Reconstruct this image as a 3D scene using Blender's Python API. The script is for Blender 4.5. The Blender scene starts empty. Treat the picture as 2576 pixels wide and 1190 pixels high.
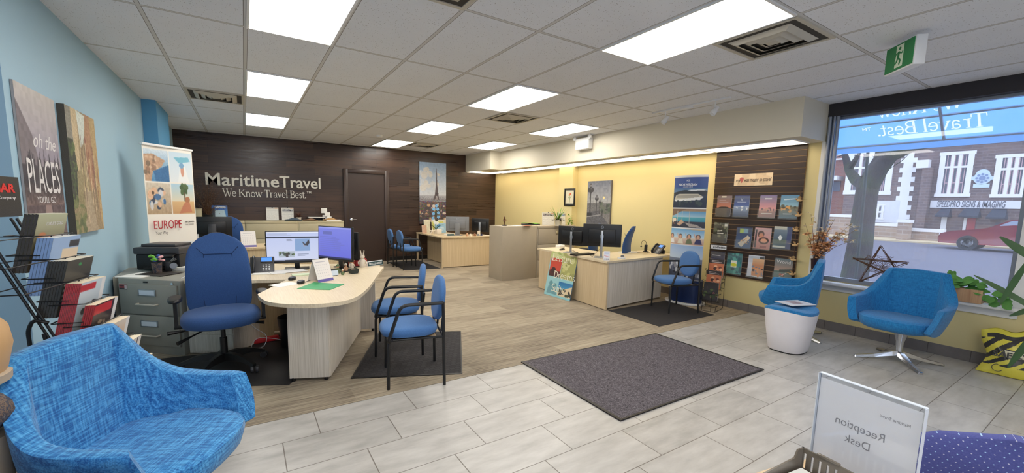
import bpy, bmesh, math, random
import numpy as np
from mathutils import Vector, Matrix, Euler
sc = bpy.context.scene
C = sc.collection
PI = math.pi
random.seed(7)
# ------------------------------------------------------------------ camera, world, exposure
CAM_Z = 1.45
F = 1044.26
R3 = np.array([[0.84177731, -0.53939479, 0.02154582], [-0.04627471, -0.11186678, -0.99264519], [0.53783791, 0.83458917, -0.11912726]])
cd = bpy.data.cameras.new('camera')
cd.sensor_width = 36.0
cd.lens = F / 2576 * 36
cd.shift_y = 45 / 2576
cd.clip_start = 0.05
cd.clip_end = 300
cam = bpy.data.objects.new('camera', cd)
C.objects.link(cam)
mw = Matrix(((R3[0][0], -R3[1][0], -R3[2][0]), (R3[0][1], -R3[1][1], -R3[2][1]), (R3[0][2], -R3[1][2], -R3[2][2])))
cam.matrix_world = Matrix.Translation((0, 0, CAM_Z)) @ mw.to_4x4()
sc.camera = cam
sc.view_settings.view_transform = 'Standard'
sc.view_settings.look = 'None'
sc.view_settings.gamma = 1
sc.view_settings.use_curve_mapping = False
sc.view_settings.exposure = 0.12
w = bpy.data.worlds.new('World')
sc.world = w
w.use_nodes = True
_b = w.node_tree.nodes['Background']
_b.inputs[0].default_value = (0.68, 0.80, 1.0, 1)      # even overcast sky
_b.inputs[1].default_value = 2.7
sd = bpy.data.lights.new('sun', 'SUN')
sd.energy = 0.8
sd.angle = 0.6
sd.color = (1, 0.95, 0.9)
so = bpy.data.objects.new('sun', sd)
C.objects.link(so)
so.rotation_euler = (0.5, -0.5, 0.3)
LAMP = 12.0        # radiance of the fluorescent diffusers

# ------------------------------------------------------------------ point on a real surface seen in direction (u, v)
def _ray(u, v): return R3.T @ np.array([(u - 1288) / F, (v - 640) / F, 1.0])
def at(u, v, z):
    d = _ray(u, v); p = d * ((z - CAM_Z) / d[2]); return (p[0], p[1], z)
def atx(u, v, x):
    d = _ray(u, v); p = d * (x / d[0]); return (x, p[1], p[2] + CAM_Z)
def aty(u, v, y):
    d = _ray(u, v); p = d * (y / d[1]); return (p[0], y, p[2] + CAM_Z)

# ------------------------------------------------------------------ materials
def s(r, g, b):
    return tuple(((c / 255) / 12.92 if c / 255 < 0.04045 else ((c / 255 + 0.055) / 1.055) ** 2.4) for c in (r, g, b)) + (1,)
MATS = {}
class N:
    def __init__(self, name):
        self.m = bpy.data.materials.new(name); self.m.use_nodes = True
        self.t = self.m.node_tree; self.b = self.t.nodes['Principled BSDF']; MATS[name] = self.m
    def n(self, typ, ins={}, **kw):
        x = self.t.nodes.new(typ)
        for k, v in kw.items(): setattr(x, k, v)
        for k, v in ins.items():
            if hasattr(v, 'is_linked') or isinstance(v, bpy.types.NodeSocket): self.t.links.new(v, x.inputs[k])
            else: x.inputs[k].default_value = v
        return x
    def math(self, op, a, b=0.0, c=0.0):
        return self.n('ShaderNodeMath', {0: a, 1: b, 2: c}, operation=op).outputs[0]
    def mix(self, f, a, b, bt='MIX'):
        x = self.t.nodes.new('ShaderNodeMix'); x.data_type = 'RGBA'; x.blend_type = bt
        for k, v in ((0, f), (6, a), (7, b)):
            if isinstance(v, bpy.types.NodeSocket): self.t.links.new(v, x.inputs[k])
            else: x.inputs[k].default_value = v
        return x.outputs[2]
    def co(self, which='Object', scale=(1, 1, 1), rot=(0, 0, 0), loc=(0, 0, 0)):
        tc = self.t.nodes.new('ShaderNodeTexCoord')
        mp = self.n('ShaderNodeMapping', {0: tc.outputs[which], 'Scale': scale, 'Rotation': rot, 'Location': loc})
        return mp.outputs[0]
    def noise(self, scale, detail=3, vec=None, rough=0.5):
        ins = {'Scale': scale, 'Detail': detail, 'Roughness': rough}
        if vec is not None: ins['Vector'] = vec
        return self.n('ShaderNodeTexNoise', ins).outputs[0]
    def ramp(self, f, stops):
        x = self.n('ShaderNodeValToRGB', {0: f}); e = x.color_ramp.elements
        e[0].position, e[0].color = stops[0]; e[1].position, e[1].color = stops[-1]
        for p, c in stops[1:-1]:
            k = e.new(p); k.color = c
        return x.outputs[0]
    def set(self, col=None, rough=None, metal=None, bump=None, bs=0.3, bd=0.01, **kw):
        for k, v in (('Base Color', col), ('Roughness', rough), ('Metallic', metal)):
            if v is None: continue
            if isinstance(v, bpy.types.NodeSocket): self.t.links.new(v, self.b.inputs[k])
            else: self.b.inputs[k].default_value = v
        for k, v in kw.items(): self.b.inputs[k.replace('_', ' ')].default_value = v
        if bump is not None:
            bn = self.n('ShaderNodeBump', {'Height': bump, 'Strength': bs, 'Distance': bd})
            self.t.links.new(bn.outputs[0], self.b.inputs['Normal'])
        return self.m
def plain(name, rgb, rough=0.5, metal=0.0, var=0.06, vs=6.0, bump=0.0, bsc=200.0, **kw):
    """a plain painted / moulded surface with a little unevenness of its own"""
    if name in MATS: return MATS[name]
    k = N(name)
    c = s(*rgb)
    f = k.noise(vs, 3, k.co())
    a = tuple(min(1, x * (1 - var)) for x in c[:3]) + (1,); b = tuple(min(1, x * (1 + var)) for x in c[:3]) + (1,)
    k.set(k.mix(f, a, b), rough, metal, **kw)
    if bump: k.set(bump=k.noise(bsc, 2, k.co()), bs=bump, bd=0.002)
    return k.m
def glow(name, rgb, st):
    if name in MATS: return MATS[name]
    k = N(name); f = k.noise(3, 2, k.co())
    c = s(*rgb)
    k.set(c, 0.4)
    k.t.links.new(k.mix(f, c, tuple(x * 0.97 for x in c[:3]) + (1,)), k.b.inputs['Emission Color'])
    k.b.inputs['Emission Strength'].default_value = st
    return k.m
def thin_glass(name, tint, refl=0.06, alpha=0.0, milk=(0.8, 0.85, 0.95, 1)):
    k = N(name)
    tr = k.n('ShaderNodeBsdfTransparent', {0: tint}); gl = k.n('ShaderNodeBsdfGlossy', {0: (1, 1, 1, 1), 'Roughness': 0.02})
    lw = k.n('ShaderNodeLayerWeight', {0: 0.5})
    fr = k.math('MULTIPLY_ADD', k.math('POWER', lw.outputs[1], 5.0), 0.8, 0.025)
    mx = k.n('ShaderNodeMixShader', {0: fr, 1: tr.outputs[0], 2: gl.outputs[0]})
    out = mx
    if alpha:
        d = k.n('ShaderNodeBsdfDiffuse', {0: milk})
        out = k.n('ShaderNodeMixShader', {0: alpha, 1: mx.outputs[0], 2: d.outputs[0]})
    k.t.links.new(out.outputs[0], k.t.nodes['Material Output'].inputs[0])
    return k.m

def wood_laminate(name, a, b):
    k = N(name)
    n1 = k.noise(1.0, 4, k.co(scale=(170, 170, 2.0)), 0.6)
    n2 = k.noise(1.0, 2, k.co(scale=(35, 35, 0.6)))
    f = k.math('MULTIPLY_ADD', n1, 0.75, k.math('MULTIPLY', n2, 0.25))
    return k.set(k.ramp(f, [(0.36, s(*a)), (0.64, s(*b))]), 0.45)
def wood_top(name, a, b):
    k = N(name)
    n1 = k.noise(1.0, 3, k.co(scale=(110, 4, 60), rot=(0, 0, 0.45)), 0.5)
    return k.set(k.ramp(n1, [(0.3, s(*a)), (0.7, s(*b))]), 0.38)
LAM = wood_laminate('oak_laminate', (196, 186, 170), (232, 224, 212))
LAMW = wood_laminate('warm_oak_laminate', (200, 176, 138), (222, 202, 166))
TOP = wood_top('oak_desk_top', (214, 196, 164), (228, 213, 184))
BLACKM = plain('black_powder_coat', (22, 22, 24), 0.42)
BLACKP = plain('black_plastic', (20, 20, 22), 0.38)
DGREY = plain('dark_grey_plastic', (58, 58, 62), 0.4)
GREY = plain('grey_plastic', (120, 122, 126), 0.4)
CHROME = plain('polished_aluminium', (215, 216, 220), 0.16, 1.0)
SILVER = plain('brushed_silver', (176, 178, 182), 0.3, 0.9)
WHITE = plain('white_plastic', (236, 236, 236), 0.4)
PAPER = plain('white_paper', (240, 238, 232), 0.7)
CREAM = plain('cream_metal', (196, 184, 150), 0.42, bump=0.1)
GREYM = plain('putty_grey_metal', (152, 150, 140), 0.42, bump=0.15, bsc=400)
BEIGEM = plain('beige_metal', (172, 160, 140), 0.42, bump=0.1)
NAVY = plain('navy_vinyl', (20, 44, 92), 0.35)
GREEN = plain('leaf_green', (84, 140, 60), 0.7, var=0.25, vs=20)
GREEN2 = plain('light_leaf_green', (120, 164, 62), 0.45, var=0.3, vs=30)
DKGREEN = plain('dark_leaf_green', (52, 84, 46), 0.6, var=0.25, vs=18)
BROWN = plain('brown_twig', (96, 66, 44), 0.8, var=0.25, vs=40)
def cloth(name, a, b, dark, sc_=1.0):
    k = N(name)
    v1 = k.noise(1.0, 2, k.co(scale=(7 * sc_, 110 * sc_, 110 * sc_)), 0.5)
    v2 = k.noise(1.0, 2, k.co(scale=(110 * sc_, 12 * sc_, 12 * sc_)), 0.5)
    v3 = k.noise(34 * sc_, 2, k.co())
    c = k.ramp(v1, [(0.40, s(*dark)), (0.5, s(*a)), (0.62, s(*b))])
    c2 = k.ramp(v2, [(0.38, s(*dark)), (0.5, s(*a)), (0.64, s(*b))])
    c = k.mix(k.ramp(v3, [(0.3, (.3, .3, .3, 1)), (0.7, (.7, .7, .7, 1))]), c, c2)
    return k.set(c, 0.9, bump=v1, bs=0.35, bd=0.002, Sheen_Weight=0.15)
TEAL = cloth('blue_crosshatch_fabric', (48, 128, 190), (92, 168, 218), (24, 88, 150), 1.5)
TEALD = cloth('blue_tweed_fabric', (24, 118, 178), (34, 130, 190), (18, 96, 156), 2.2)
def weave(name, a, b):
    k = N(name)
    v = k.noise(420, 2, k.co())
    return k.set(k.ramp(v, [(0.35, s(*a)), (0.65, s(*b))]), 0.92, bump=v, bs=0.3, bd=0.001, Sheen_Weight=0.1)
BLUEF = weave('royal_blue_upholstery', (56, 98, 154), (80, 124, 178))
DBLUEF = weave('dark_blue_upholstery', (34, 66, 118), (50, 86, 140))
# colour-attribute print material
def printed(name, rough):
    k = N(name)
    a = k.n('ShaderNodeAttribute', attribute_name='Col')
    g = k.noise(300, 1, k.co())
    return k.set(k.mix(k.math('MULTIPLY', g, 0.06), a.outputs[0], (1, 1, 1, 1)), rough)
PRINT = printed('printed_gloss', 0.3)
CANVAS = printed('printed_canvas', 0.75)

# ------------------------------------------------------------------ mesh builder
class MB:
    def __init__(self): self.v = []; self.f = []; self.sm = []; self.M = Matrix.Identity(4)
    def add(self, vs, fs, smooth=False):
        o = len(self.v)
        self.v += [tuple(self.M @ Vector(p)) for p in vs]
        self.f += [tuple(i + o for i in f) for f in fs]; self.sm += [smooth] * len(fs)
        return self
    def box(self, cx, cy, cz, sx, sy, sz, bev=0.0, rz=0.0, rx=0.0, ry=0.0, seg=2):
        bm = bmesh.new(); bmesh.ops.create_cube(bm, size=1)
        for q in bm.verts: q.co = Vector((q.co.x * sx, q.co.y * sy, q.co.z * sz))
        if bev:
            bmesh.ops.bevel(bm, geom=bm.edges[:], offset=min(bev, 0.49 * min(sx, sy, sz)), segments=seg, affect='EDGES', profile=0.5)
        m = Matrix.Translation((cx, cy, cz)) @ Euler((rx, ry, rz)).to_matrix().to_4x4()
        bm.verts.ensure_lookup_table(); bm.verts.index_update()
        self.add([m @ q.co for q in bm.verts], [[q.index for q in f.verts] for f in bm.faces], bool(bev))
        bm.free(); return self
    def span(self, x0, x1, y0, y1, z0, z1, bev=0.0):
        return self.box((x0 + x1) / 2, (y0 + y1) / 2, (z0 + z1) / 2, abs(x1 - x0), abs(y1 - y0), abs(z1 - z0), bev)
    def ring(self, rings, cap=True, closed=False, smooth=True):
        n = len(rings[0]); vs = [p for r in rings for p in r]; fs = []
        L = len(rings)
        for i in range(L if closed else L - 1):
            a, b = i * n, ((i + 1) % L) * n
            for j in range(n):
                k = (j + 1) % n; fs.append((a + j, a + k, b + k, b + j))
        if cap and not closed: fs.append(tuple(range(n))[::-1]); fs.append(tuple(range((L - 1) * n, L * n)))
        return self.add(vs, fs, smooth)
    def tube(self, pts, r, seg=8, closed=False, fil=0.0):
        P = [Vector(p) for p in pts]
        if fil: P = fillet(P, fil, closed)
        n = len(P); rr = r if isinstance(r, (list, tuple)) else [r] * n
        if len(rr) != n: rr = [rr[0] + (rr[-1] - rr[0]) * i / (n - 1) for i in range(n)]
        rings = []; up = None
        for i in range(n):
            a = P[i - 1] if (i or closed) else P[i]; b = P[(i + 1) % n] if (i < n - 1 or closed) else P[i]
            t = (b - a)
            t = t.normalized() if t.length > 1e-9 else Vector((0, 0, 1))
            if up is None: up = Vector((0, 0, 1)) if abs(t.z) < 0.9 else Vector((1, 0, 0))
            x = up.cross(t)
            if x.length < 1e-6: x = Vector((1, 0, 0)).cross(t)
            x.normalize(); y = t.cross(x).normalized(); up = y
            rings.append([P[i] + rr[i] * (math.cos(2 * PI * k / seg) * x + math.sin(2 * PI * k / seg) * y) for k in range(seg)])
        return self.ring(rings, closed=closed)
    def lathe(self, prof, seg=24, cx=0, cy=0, sx=1.0, sy=1.0):
        rings = [[(cx + sx * r * math.cos(2 * PI * k / seg), cy + sy * r * math.sin(2 * PI * k / seg), z) for k in range(seg)] for r, z in prof]
        return self.ring(rings)
    def sph(self, c, r, seg=12, rings=8):
        r = r if isinstance(r, (list, tuple)) else (r, r, r)
        rg = []
        for i in range(rings + 1):
            a = -PI / 2 + PI * i / rings; q = max(math.cos(a), 1e-3)
            rg.append([(c[0] + r[0] * q * math.cos(2 * PI * k / seg), c[1] + r[1] * q * math.sin(2 * PI * k / seg), c[2] + r[2] * math.sin(a)) for k in range(seg)])
        return self.ring(rg)
    def prism(self, poly, z0, z1, smooth=False):
        n = len(poly); vs = [(x, y, z0) for x, y in poly] + [(x, y, z1) for x, y in poly]
        fs = [tuple(range(n))[::-1], tuple(range(n, 2 * n))] + [(i, (i + 1) % n, n + (i + 1) % n, n + i) for i in range(n)]
        return self.add(vs, fs, smooth)
    def slab(self, a, b, th, z0, z1):
        """upright panel from plan point a to b, thickness th"""
        d = Vector((b[0] - a[0], b[1] - a[1])); n = Vector((-d.y, d.x)).normalized() * th / 2
        return self.prism([(a[0] - n.x, a[1] - n.y), (b[0] - n.x, b[1] - n.y), (b[0] + n.x, b[1] + n.y), (a[0] + n.x, a[1] + n.y)], z0, z1)
    def cushion(self, c, size, e=3.2, seg=28, dome=0.35, rz=0.0, taper=0.0):
        """rounded pad: squircle plan size[0] x size[1], thickness size[2]"""
        sx, sy, sz = size; rings = []
        prof = [(-1, 0.0), (-1, 0.55), (-0.95, 0.8), (-0.7, 0.95), (-0.2, 1.0), (0.3, 0.985), (0.65, 0.93), (0.85, 0.82), (0.96, 0.6), (1.0, 0.3), (1.0, 0.0)]
        for z, k in prof:
            rg = []
            for i in range(seg):
                a = 2 * PI * i / seg + rz; ca, sa = math.cos(a), math.sin(a); q = (abs(ca) ** e + abs(sa) ** e) ** (-1 / e)
                x, y = ca * q, sa * q; kk = max(k, 0.01)
                rg.append((c[0] + x * kk * sx / 2 * (1 + taper * y), c[1] + y * kk * sy / 2, c[2] + sz / 2 * (z if z < 0 else z * (1 - dome) + dome * (1 - (1 - z) ** 2)) ))
            rings.append(rg)
        return self.ring(rings)
    def leaf(self, base, d, up, L, W, curl=0.3, n=6, fold=0.15):
        """a blade with a midrib fold; base point, direction d, upward u"""
        d = Vector(d).normalized(); up = Vector(up); sd_ = d.cross(up)
        sd_ = sd_.normalized() if sd_.length > 1e-6 else Vector((1, 0, 0)); up = sd_.cross(d).normalized()
        vs = []; fs = []
        for i in range(n + 1):
            t = i / n; ww = W * math.sin(PI * min(1, (t * 0.9 + 0.06))) ** 0.8 * 0.5
            p = Vector(base) + d * (L * t) + up * (L * curl * (t - 1.6 * t * t)); f = up * ww * fold
            vs += [p - sd_ * ww + f, p, p + sd_ * ww + f]
        for i in range(n):
            a = 3 * i; fs += [(a, a + 1, a + 4, a + 3), (a + 1, a + 2, a + 5, a + 4)]
        return self.add(vs, fs, True)
    def build(self, name, mat, parent=None, loc=None, rz=0.0, sharp=0.7):
        me = bpy.data.meshes.new(name); me.from_pydata(self.v, [], self.f)
        me.polygons.foreach_set('use_smooth', self.sm)
        me.materials.append(mat)
        bm = bmesh.new(); bm.from_mesh(me); bmesh.ops.recalc_face_normals(bm, faces=bm.faces); bm.to_mesh(me); bm.free()
        if any(self.sm): me.set_sharp_from_angle(angle=sharp)
        me.update()
        o = bpy.data.objects.new(name, me); C.objects.link(o)
        if parent: o.parent = parent
        if loc: o.location = loc
        if rz: o.rotation_euler = (0, 0, rz)
        return o
def fillet(P, r, closed=False):
    out = []; n = len(P)
    for i in range(n):
        if not closed and i in (0, n - 1): out.append(P[i]); continue
        a, b, c = P[i - 1], P[i], P[(i + 1) % n]
        u, v = a - b, c - b; k = min(r, u.length * 0.45, v.length * 0.45)
        p, q = b + u.normalized() * k, b + v.normalized() * k
        for t in (0, 0.25, 0.5, 0.75, 1): out.append(p * (1 - t) ** 2 + b * 2 * t * (1 - t) + q * t * t)
    return out
def thing(name, label, cat, loc=(0, 0, 0), rz=0.0, group=None):
    o = bpy.data.objects.new(name, None); C.objects.link(o); o.empty_display_size = 0.1
    o.location = loc; o.rotation_euler = (0, 0, rz); o['label'] = label; o['category'] = cat
    if group: o['group'] = group
    return o
def tag(o, label, cat, group=None, kind=None):
    o['label'] = label; o['category'] = cat
    if group: o['group'] = group
    if kind: o['kind'] = kind
    return o
def struct(o): o['kind'] = 'structure'; return o
def kids(o): return [c for c in C.objects if c.parent is o]
def copy_tree(o, loc=None, rz=None, label=None, group=None):
    c = o.copy(); C.objects.link(c)
    if loc is not None: c.location = loc
    if rz is not None: c.rotation_euler = (0, 0, rz)
    if label: c['label'] = label
    if group: c['group'] = group
    for k in kids(o):
        d = k.copy(); C.objects.link(d); d.parent = c
        for g in kids(k):
            e = g.copy(); C.objects.link(e); e.parent = d
    return c
def cr(P, n):
    """Catmull-Rom through key tuples, n samples per span"""
    out = []; m = len(P); P = [np.array(p, float) for p in P]
    for i in range(m - 1):
        a, b, c, d = P[max(i - 1, 0)], P[i], P[i + 1], P[min(i + 2, m - 1)]
        for j in range(n):
            t = j / n
            out.append(0.5 * ((2 * b) + (c - a) * t + (2 * a - 5 * b + 4 * c - d) * t * t + (3 * b - a - 3 * c + d) * t ** 3))
    out.append(P[-1]); return out

# ------------------------------------------------------------------ lettering
def text(txt, size, mat, parent, loc, rot=(PI / 2, 0, 0), name='lettering', align='CENTER', bold=0.0, ex=0.001, sx=1.0, mirror=False, shear=0.0, width=None):
    cu = bpy.data.curves.new('t', 'FONT'); cu.body = txt; cu.size = size; cu.align_x = align; cu.offset = bold * size
    cu.extrude = ex; cu.resolution_u = 3; cu.shear = shear
    o = bpy.data.objects.new('t', cu); C.objects.link(o)
    me = bpy.data.meshes.new_from_object(o); bpy.data.objects.remove(o); bpy.data.curves.remove(cu)
    me.name = name; me.materials.clear(); me.materials.append(mat)
    xs = [q.co.x for q in me.vertices]
    if width and xs: sx = width / max(max(xs) - min(xs), 1e-4)
    for q in me.vertices: q.co.x *= sx * (-1 if mirror else 1)
    o = bpy.data.objects.new(name, me); C.objects.link(o); o.parent = parent; o.location = loc; o.rotation_euler = rot
    return o
def arc(cx, cy, rx, ry, a0, a1, n=14): return [(cx + rx * math.cos(math.radians(a0 + (a1 - a0) * i / n)), cy + ry * math.sin(math.radians(a0 + (a1 - a0) * i / n))) for i in range(n + 1)]
# serif glyphs: advance width, strokes [(points, width)], serifs [(x0, x1, y)]
TK, TN = 0.135, 0.055
GL = {
 'W': (1.25, [([(.1, 1), (.4, 0)], TK), ([(.4, 0), (.66, .95)], TN), ([(.55, 1), (.86, 0)], TK), ([(.86, 0), (1.14, 1)], TN)], [(0, .25, 1), (.48, .72, 1), (1.02, 1.25, 1)]),
 'K': (.95, [([(.17, 0), (.17, 1)], TK), ([(.2, .42), (.78, 1)], TN), ([(.38, .58), (.82, 0)], TK)], [(.02, .34, 0), (.02, .34, 1), (.64, .92, 1), (.66, .96, 0)]),
 'T': (.82, [([(.41, 0), (.41, 1)], TK), ([(.04, .97), (.78, .97)], TN), ([(.05, .97), (.04, .74)], TN), ([(.77, .97), (.78, .74)], TN)], [(.26, .56, 0)]),
 'B': (.78, [([(.17, 0), (.17, 1)], TK), ([(.17, .97)] + arc(.36, .75, .24, .22, 90, -90) + [(.17, .53)], .09), ([(.17, .53)] + arc(.38, .275, .28, .25, 90, -90) + [(.17, .03)], .1)], [(.02, .2, 0), (.02, .2, 1)]),
 'e': (.62, [([(.1, .37), (.53, .37)], TN), (arc(.31, .34, .22, .32, 0, 320, 20), .085)], []),
 'n': (.74, [([(.16, 0), (.16, .66)], .12), ([(.16, .48)] + arc(.36, .44, .2, .2, 140, 0, 10) + [(.56, 0)], .1)], [(.04, .28, 0), (.44, .7, 0), (.03, .18, .65)]),
 'o': (.66, [(arc(.33, .33, .24, .31, 0, 360, 24), .09)], []),
 'w': (.98, [([(.1, .66), (.3, 0)], .11), ([(.3, 0), (.48, .62)], TN), ([(.46, .66), (.66, 0)], .11), ([(.66, 0), (.87, .66)], TN)], [(0, .22, .65), (.38, .58, .65), (.78, .98, .65)]),
 'r': (.52, [([(.16, 0), (.16, .66)], .12), ([(.16, .45)] + arc(.34, .45, .16, .18, 150, 60, 6), .08)], [(.04, .3, 0), (.03, .18, .65)]),
 'a': (.6, [([(.12, .5)] + arc(.29, .47, .16, .17, 150, 0, 8) + [(.45, .06), (.56, .03)], .09), (arc(.28, .19, .18, .16, 60, 340, 16), .075)], []),
 'v': (.66, [([(.1, .66), (.34, 0)], .11), ([(.34, 0), (.56, .66)], TN)], [(0, .22, .65), (.46, .66, .65)]),
 'l': (.34, [([(.16, 0), (.16, 1.05)], .12)], [(.04, .3, 0), (.03, .18, 1.04)]),
 's': (.5, [(arc(.26, .49, .15, .15, 30, 250, 10) + arc(.25, .18, .17, .15, 80, -150, 10), .08)], []),
 't': (.42, [([(.17, .86), (.17, .16)] + arc(.29, .14, .12, .12, 180, 300, 6), .1), ([(.03, .63), (.38, .63)], TN)], []),
 'u': (.74, [([(.14, .66), (.14, .22)] + arc(.34, .22, .2, .2, 180, 350, 8), .1), ([(.56, .66), (.56, 0)], .12)], [(.02, .16, .65), (.44, .58, .65), (.56, .7, 0)]),
 'i': (.34, [([(.16, 0), (.16, .66)], .12), ([(.16, .84), (.16, .95)], .12)], [(.04, .3, 0), (.03, .18, .65)]),
 'm': (1.1, [([(.16, 0), (.16, .66)], .12), ([(.16, .48)] + arc(.35, .46, .17, .18, 140, 0, 8) + [(.52, 0)], .1), ([(.52, .48)] + arc(.71, .46, .17, .18, 140, 0, 8) + [(.88, 0)], .1)], [(.04, .28, 0), (.42, .64, 0), (.78, 1.02, 0), (.03, .18, .65)]),
 'S': (.66, [(arc(.34, .74, .22, .22, 30, 250, 12) + arc(.33, .27, .24, .24, 80, -150, 12), .11)], []),
 'L': (.74, [([(.17, 0), (.17, 1)], TK), ([(.17, .03), (.66, .03), (.68, .22)], TN)], [(.02, .34, 0), (.02, .34, 1)]),
 'D': (.86, [([(.17, 0), (.17, 1)], TK), ([(.17, .97)] + arc(.3, .5, .42, .47, 90, -90, 16) + [(.17, .03)], .1)], [(.02, .2, 0), (.02, .2, 1)]),
 'd': (.7, [([(.52, 0), (.52, 1.05)], .12), (arc(.29, .32, .2, .3, 40, 320, 16), .09)], [(.52, .66, 0), (.4, .54, 1.04)]),
 '.': (.26, [([(.12, 0), (.12, .14)], .14)], []),
 ' ': (.3, [], [])}
def serif(txt, size, mat, parent, loc, rot=(PI / 2, 0, 0), width=None, name='lettering', ex=0.002, mirror=False):
    mb = MB(); x = 0.0; tot = sum(GL[c][0] * 0.93 for c in txt)
    kx = (width / (tot * size)) if width else 1.0
    mi = -1 if mirror else 1
    def rib(pts, wd, lift):
        n = len(pts); L = []; Rr = []
        for i in range(n):
            a = Vector(pts[max(i - 1, 0)]); b = Vector(pts[min(i + 1, n - 1)]); t = (b - a).normalized(); nn = Vector((-t.y, t.x)) * wd / 2
            L.append((pts[i][0] + nn.x, pts[i][1] + nn.y)); Rr.append((pts[i][0] - nn.x, pts[i][1] - nn.y))
        for i in range(n - 1):
            q = [L[i], L[i + 1], Rr[i + 1], Rr[i]]
            mb.prism([(mi * (x + p[0] - tot / 2) * size * kx, p[1] * size) for p in q], -ex, ex + lift)
    for c in txt:
        aw, st, se = GL[c]
        for j, (pts, wd) in enumerate(st): rib(pts, wd, 0.00006 * j)
        for (a, b, y) in se: rib([(a, y), (b, y)], 0.045, 0.0003)
        x += aw * 0.93
    o = mb.build(name, mat, parent); o.location = loc; o.rotation_euler = rot
    return o

# ------------------------------------------------------------------ printed pictures: a small numpy painter
FONT5 = dict(zip('ABCDEFGHIJKLMNOPQRSTUVWXYZ&.-0123456789', (
 '0E11111F111111 1E11111E11111E 0E11101010110E 1E11111111111E 1F10101E10101F 1F10101E101010 0E11101713110F 1111111F111111 0E04040404040E 0702020202120C '
 '11121418141211 1010101010101F 111B1515111111 11191513111111 0E11111111110E 1E11111E101010 0E11111115120D 1E11111E141211 0F10100E01011E 1F040404040404 1111111111110E '
 '11111111110A04 11111115151B11 11110A040A1111 11110A04040404 1F01020408101F 0C12140814120D 00000000000C0C 0000001F000000 0E11131519110E 040C040404040E 0E11010204081F '
 '1F02040201110E 02060A121F0202 1F101E0101110E 0E10101E11110E 1F010204080808 0E11110E11110E 0E11110F01010E').split()))
class Cv:
    def __init__(self, w, h, col=(255, 255, 255)):
        w, h = 2 * w, 2 * h
        self.w, self.h = w, h; self.a = np.zeros((h, w, 3)); self.a[:] = col
        self.Y, self.X = np.mgrid[0:h, 0:w]; self.X = (self.X + .5) / w; self.Y = (self.Y + .5) / h
        self.rs = np.random.RandomState(w * 131 + h)
    def _m(self, m, col): self.a[m] = col
    def rect(self, x0, y0, x1, y1, col): self._m((self.X >= x0) & (self.X < x1) & (self.Y >= y0) & (self.Y < y1), col); return self
    def grad(self, x0, y0, x1, y1, c0, c1):
        m = (self.X >= x0) & (self.X < x1) & (self.Y >= y0) & (self.Y < y1); t = np.clip((self.Y - y0) / (y1 - y0), 0, 1)[..., None]
        self.a[m] = (np.array(c0) * (1 - t) + np.array(c1) * t)[m]; return self
    def ell(self, cx, cy, rx, ry, col): self._m(((self.X - cx) / rx) ** 2 + ((self.Y - cy) / ry) ** 2 < 1, col); return self
    def poly(self, pts, col):
        ins = np.zeros(self.X.shape, bool); n = len(pts)
        for i in range(n):
            x1, y1 = pts[i]; x2, y2 = pts[(i + 1) % n]
            if y1 == y2: continue
            c = ((y1 > self.Y) != (y2 > self.Y)) & (self.X < (x2 - x1) * (self.Y - y1) / (y2 - y1) + x1); ins ^= c
        self._m(ins, col); return self
    def line(self, x0, y0, x1, y1, wd, col):
        dx, dy = x1 - x0, (y1 - y0); asp = self.h / self.w; L = math.hypot(dx, dy * asp) or 1e-6
        t = np.clip(((self.X - x0) * dx + (self.Y - y0) * asp * dy * asp) / L ** 2, 0, 1)
        d = np.hypot(self.X - x0 - t * dx, (self.Y - y0 - t * dy) * asp); self._m(d < wd / 2, col); return self
    def noise(self, x0, y0, x1, y1, amp, cell=1, mono=True):
        cell = 2 * cell; h, w = self.h // cell + 2, self.w // cell + 2
        q = self.rs.rand(h, w, 1 if mono else 3) * 2 - 1; q = np.kron(q, np.ones((cell, cell, 1)))[:self.h, :self.w]
        m = (self.X >= x0) & (self.X < x1) & (self.Y >= y0) & (self.Y < y1); self.a[m] = (self.a + q * amp)[m]; return self
    def blobs(self, x0, y0, x1, y1, n, r, cols):
        for i in range(n):
            c = cols[self.rs.randint(len(cols))]; self.ell(x0 + (x1 - x0) * self.rs.rand(), y0 + (y1 - y0) * self.rs.rand(), r * (0.5 + self.rs.rand()), r * self.w / self.h * (0.5 + self.rs.rand()), c)
        return self
    def word(self, txt, x, y, px, col):
        """bitmap lettering; x,y = left/top fraction, px = cells per dot"""
        px = 2 * px; X0, Y0 = int(x * self.w), int(y * self.h)
        for ch in txt.upper():
            if ch != ' ':
                hx = FONT5.get(ch)
                if hx:
                    for r in range(7):
                        b = int(hx[2 * r:2 * r + 2], 16)
                        for k in range(5):
                            if b >> (4 - k) & 1: self.a[Y0 + r * px:Y0 + (r + 1) * px, max(0, X0 + k * px):max(0, X0 + (k + 1) * px)] = col
            X0 += 6 * px
        return self
    def lines(self, x0, y0, x1, n, gap, col):
        for i in range(n): self.rect(x0, y0 + i * gap, x0 + (x1 - x0) * (0.6 + 0.4 * self.rs.rand()), y0 + i * gap + gap * 0.45, col)
        return self
def lin(a):
    a = np.clip(a / 255.0, 0, 1); return np.where(a < 0.04045, a / 12.92, ((a + 0.055) / 1.055) ** 2.4)
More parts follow.
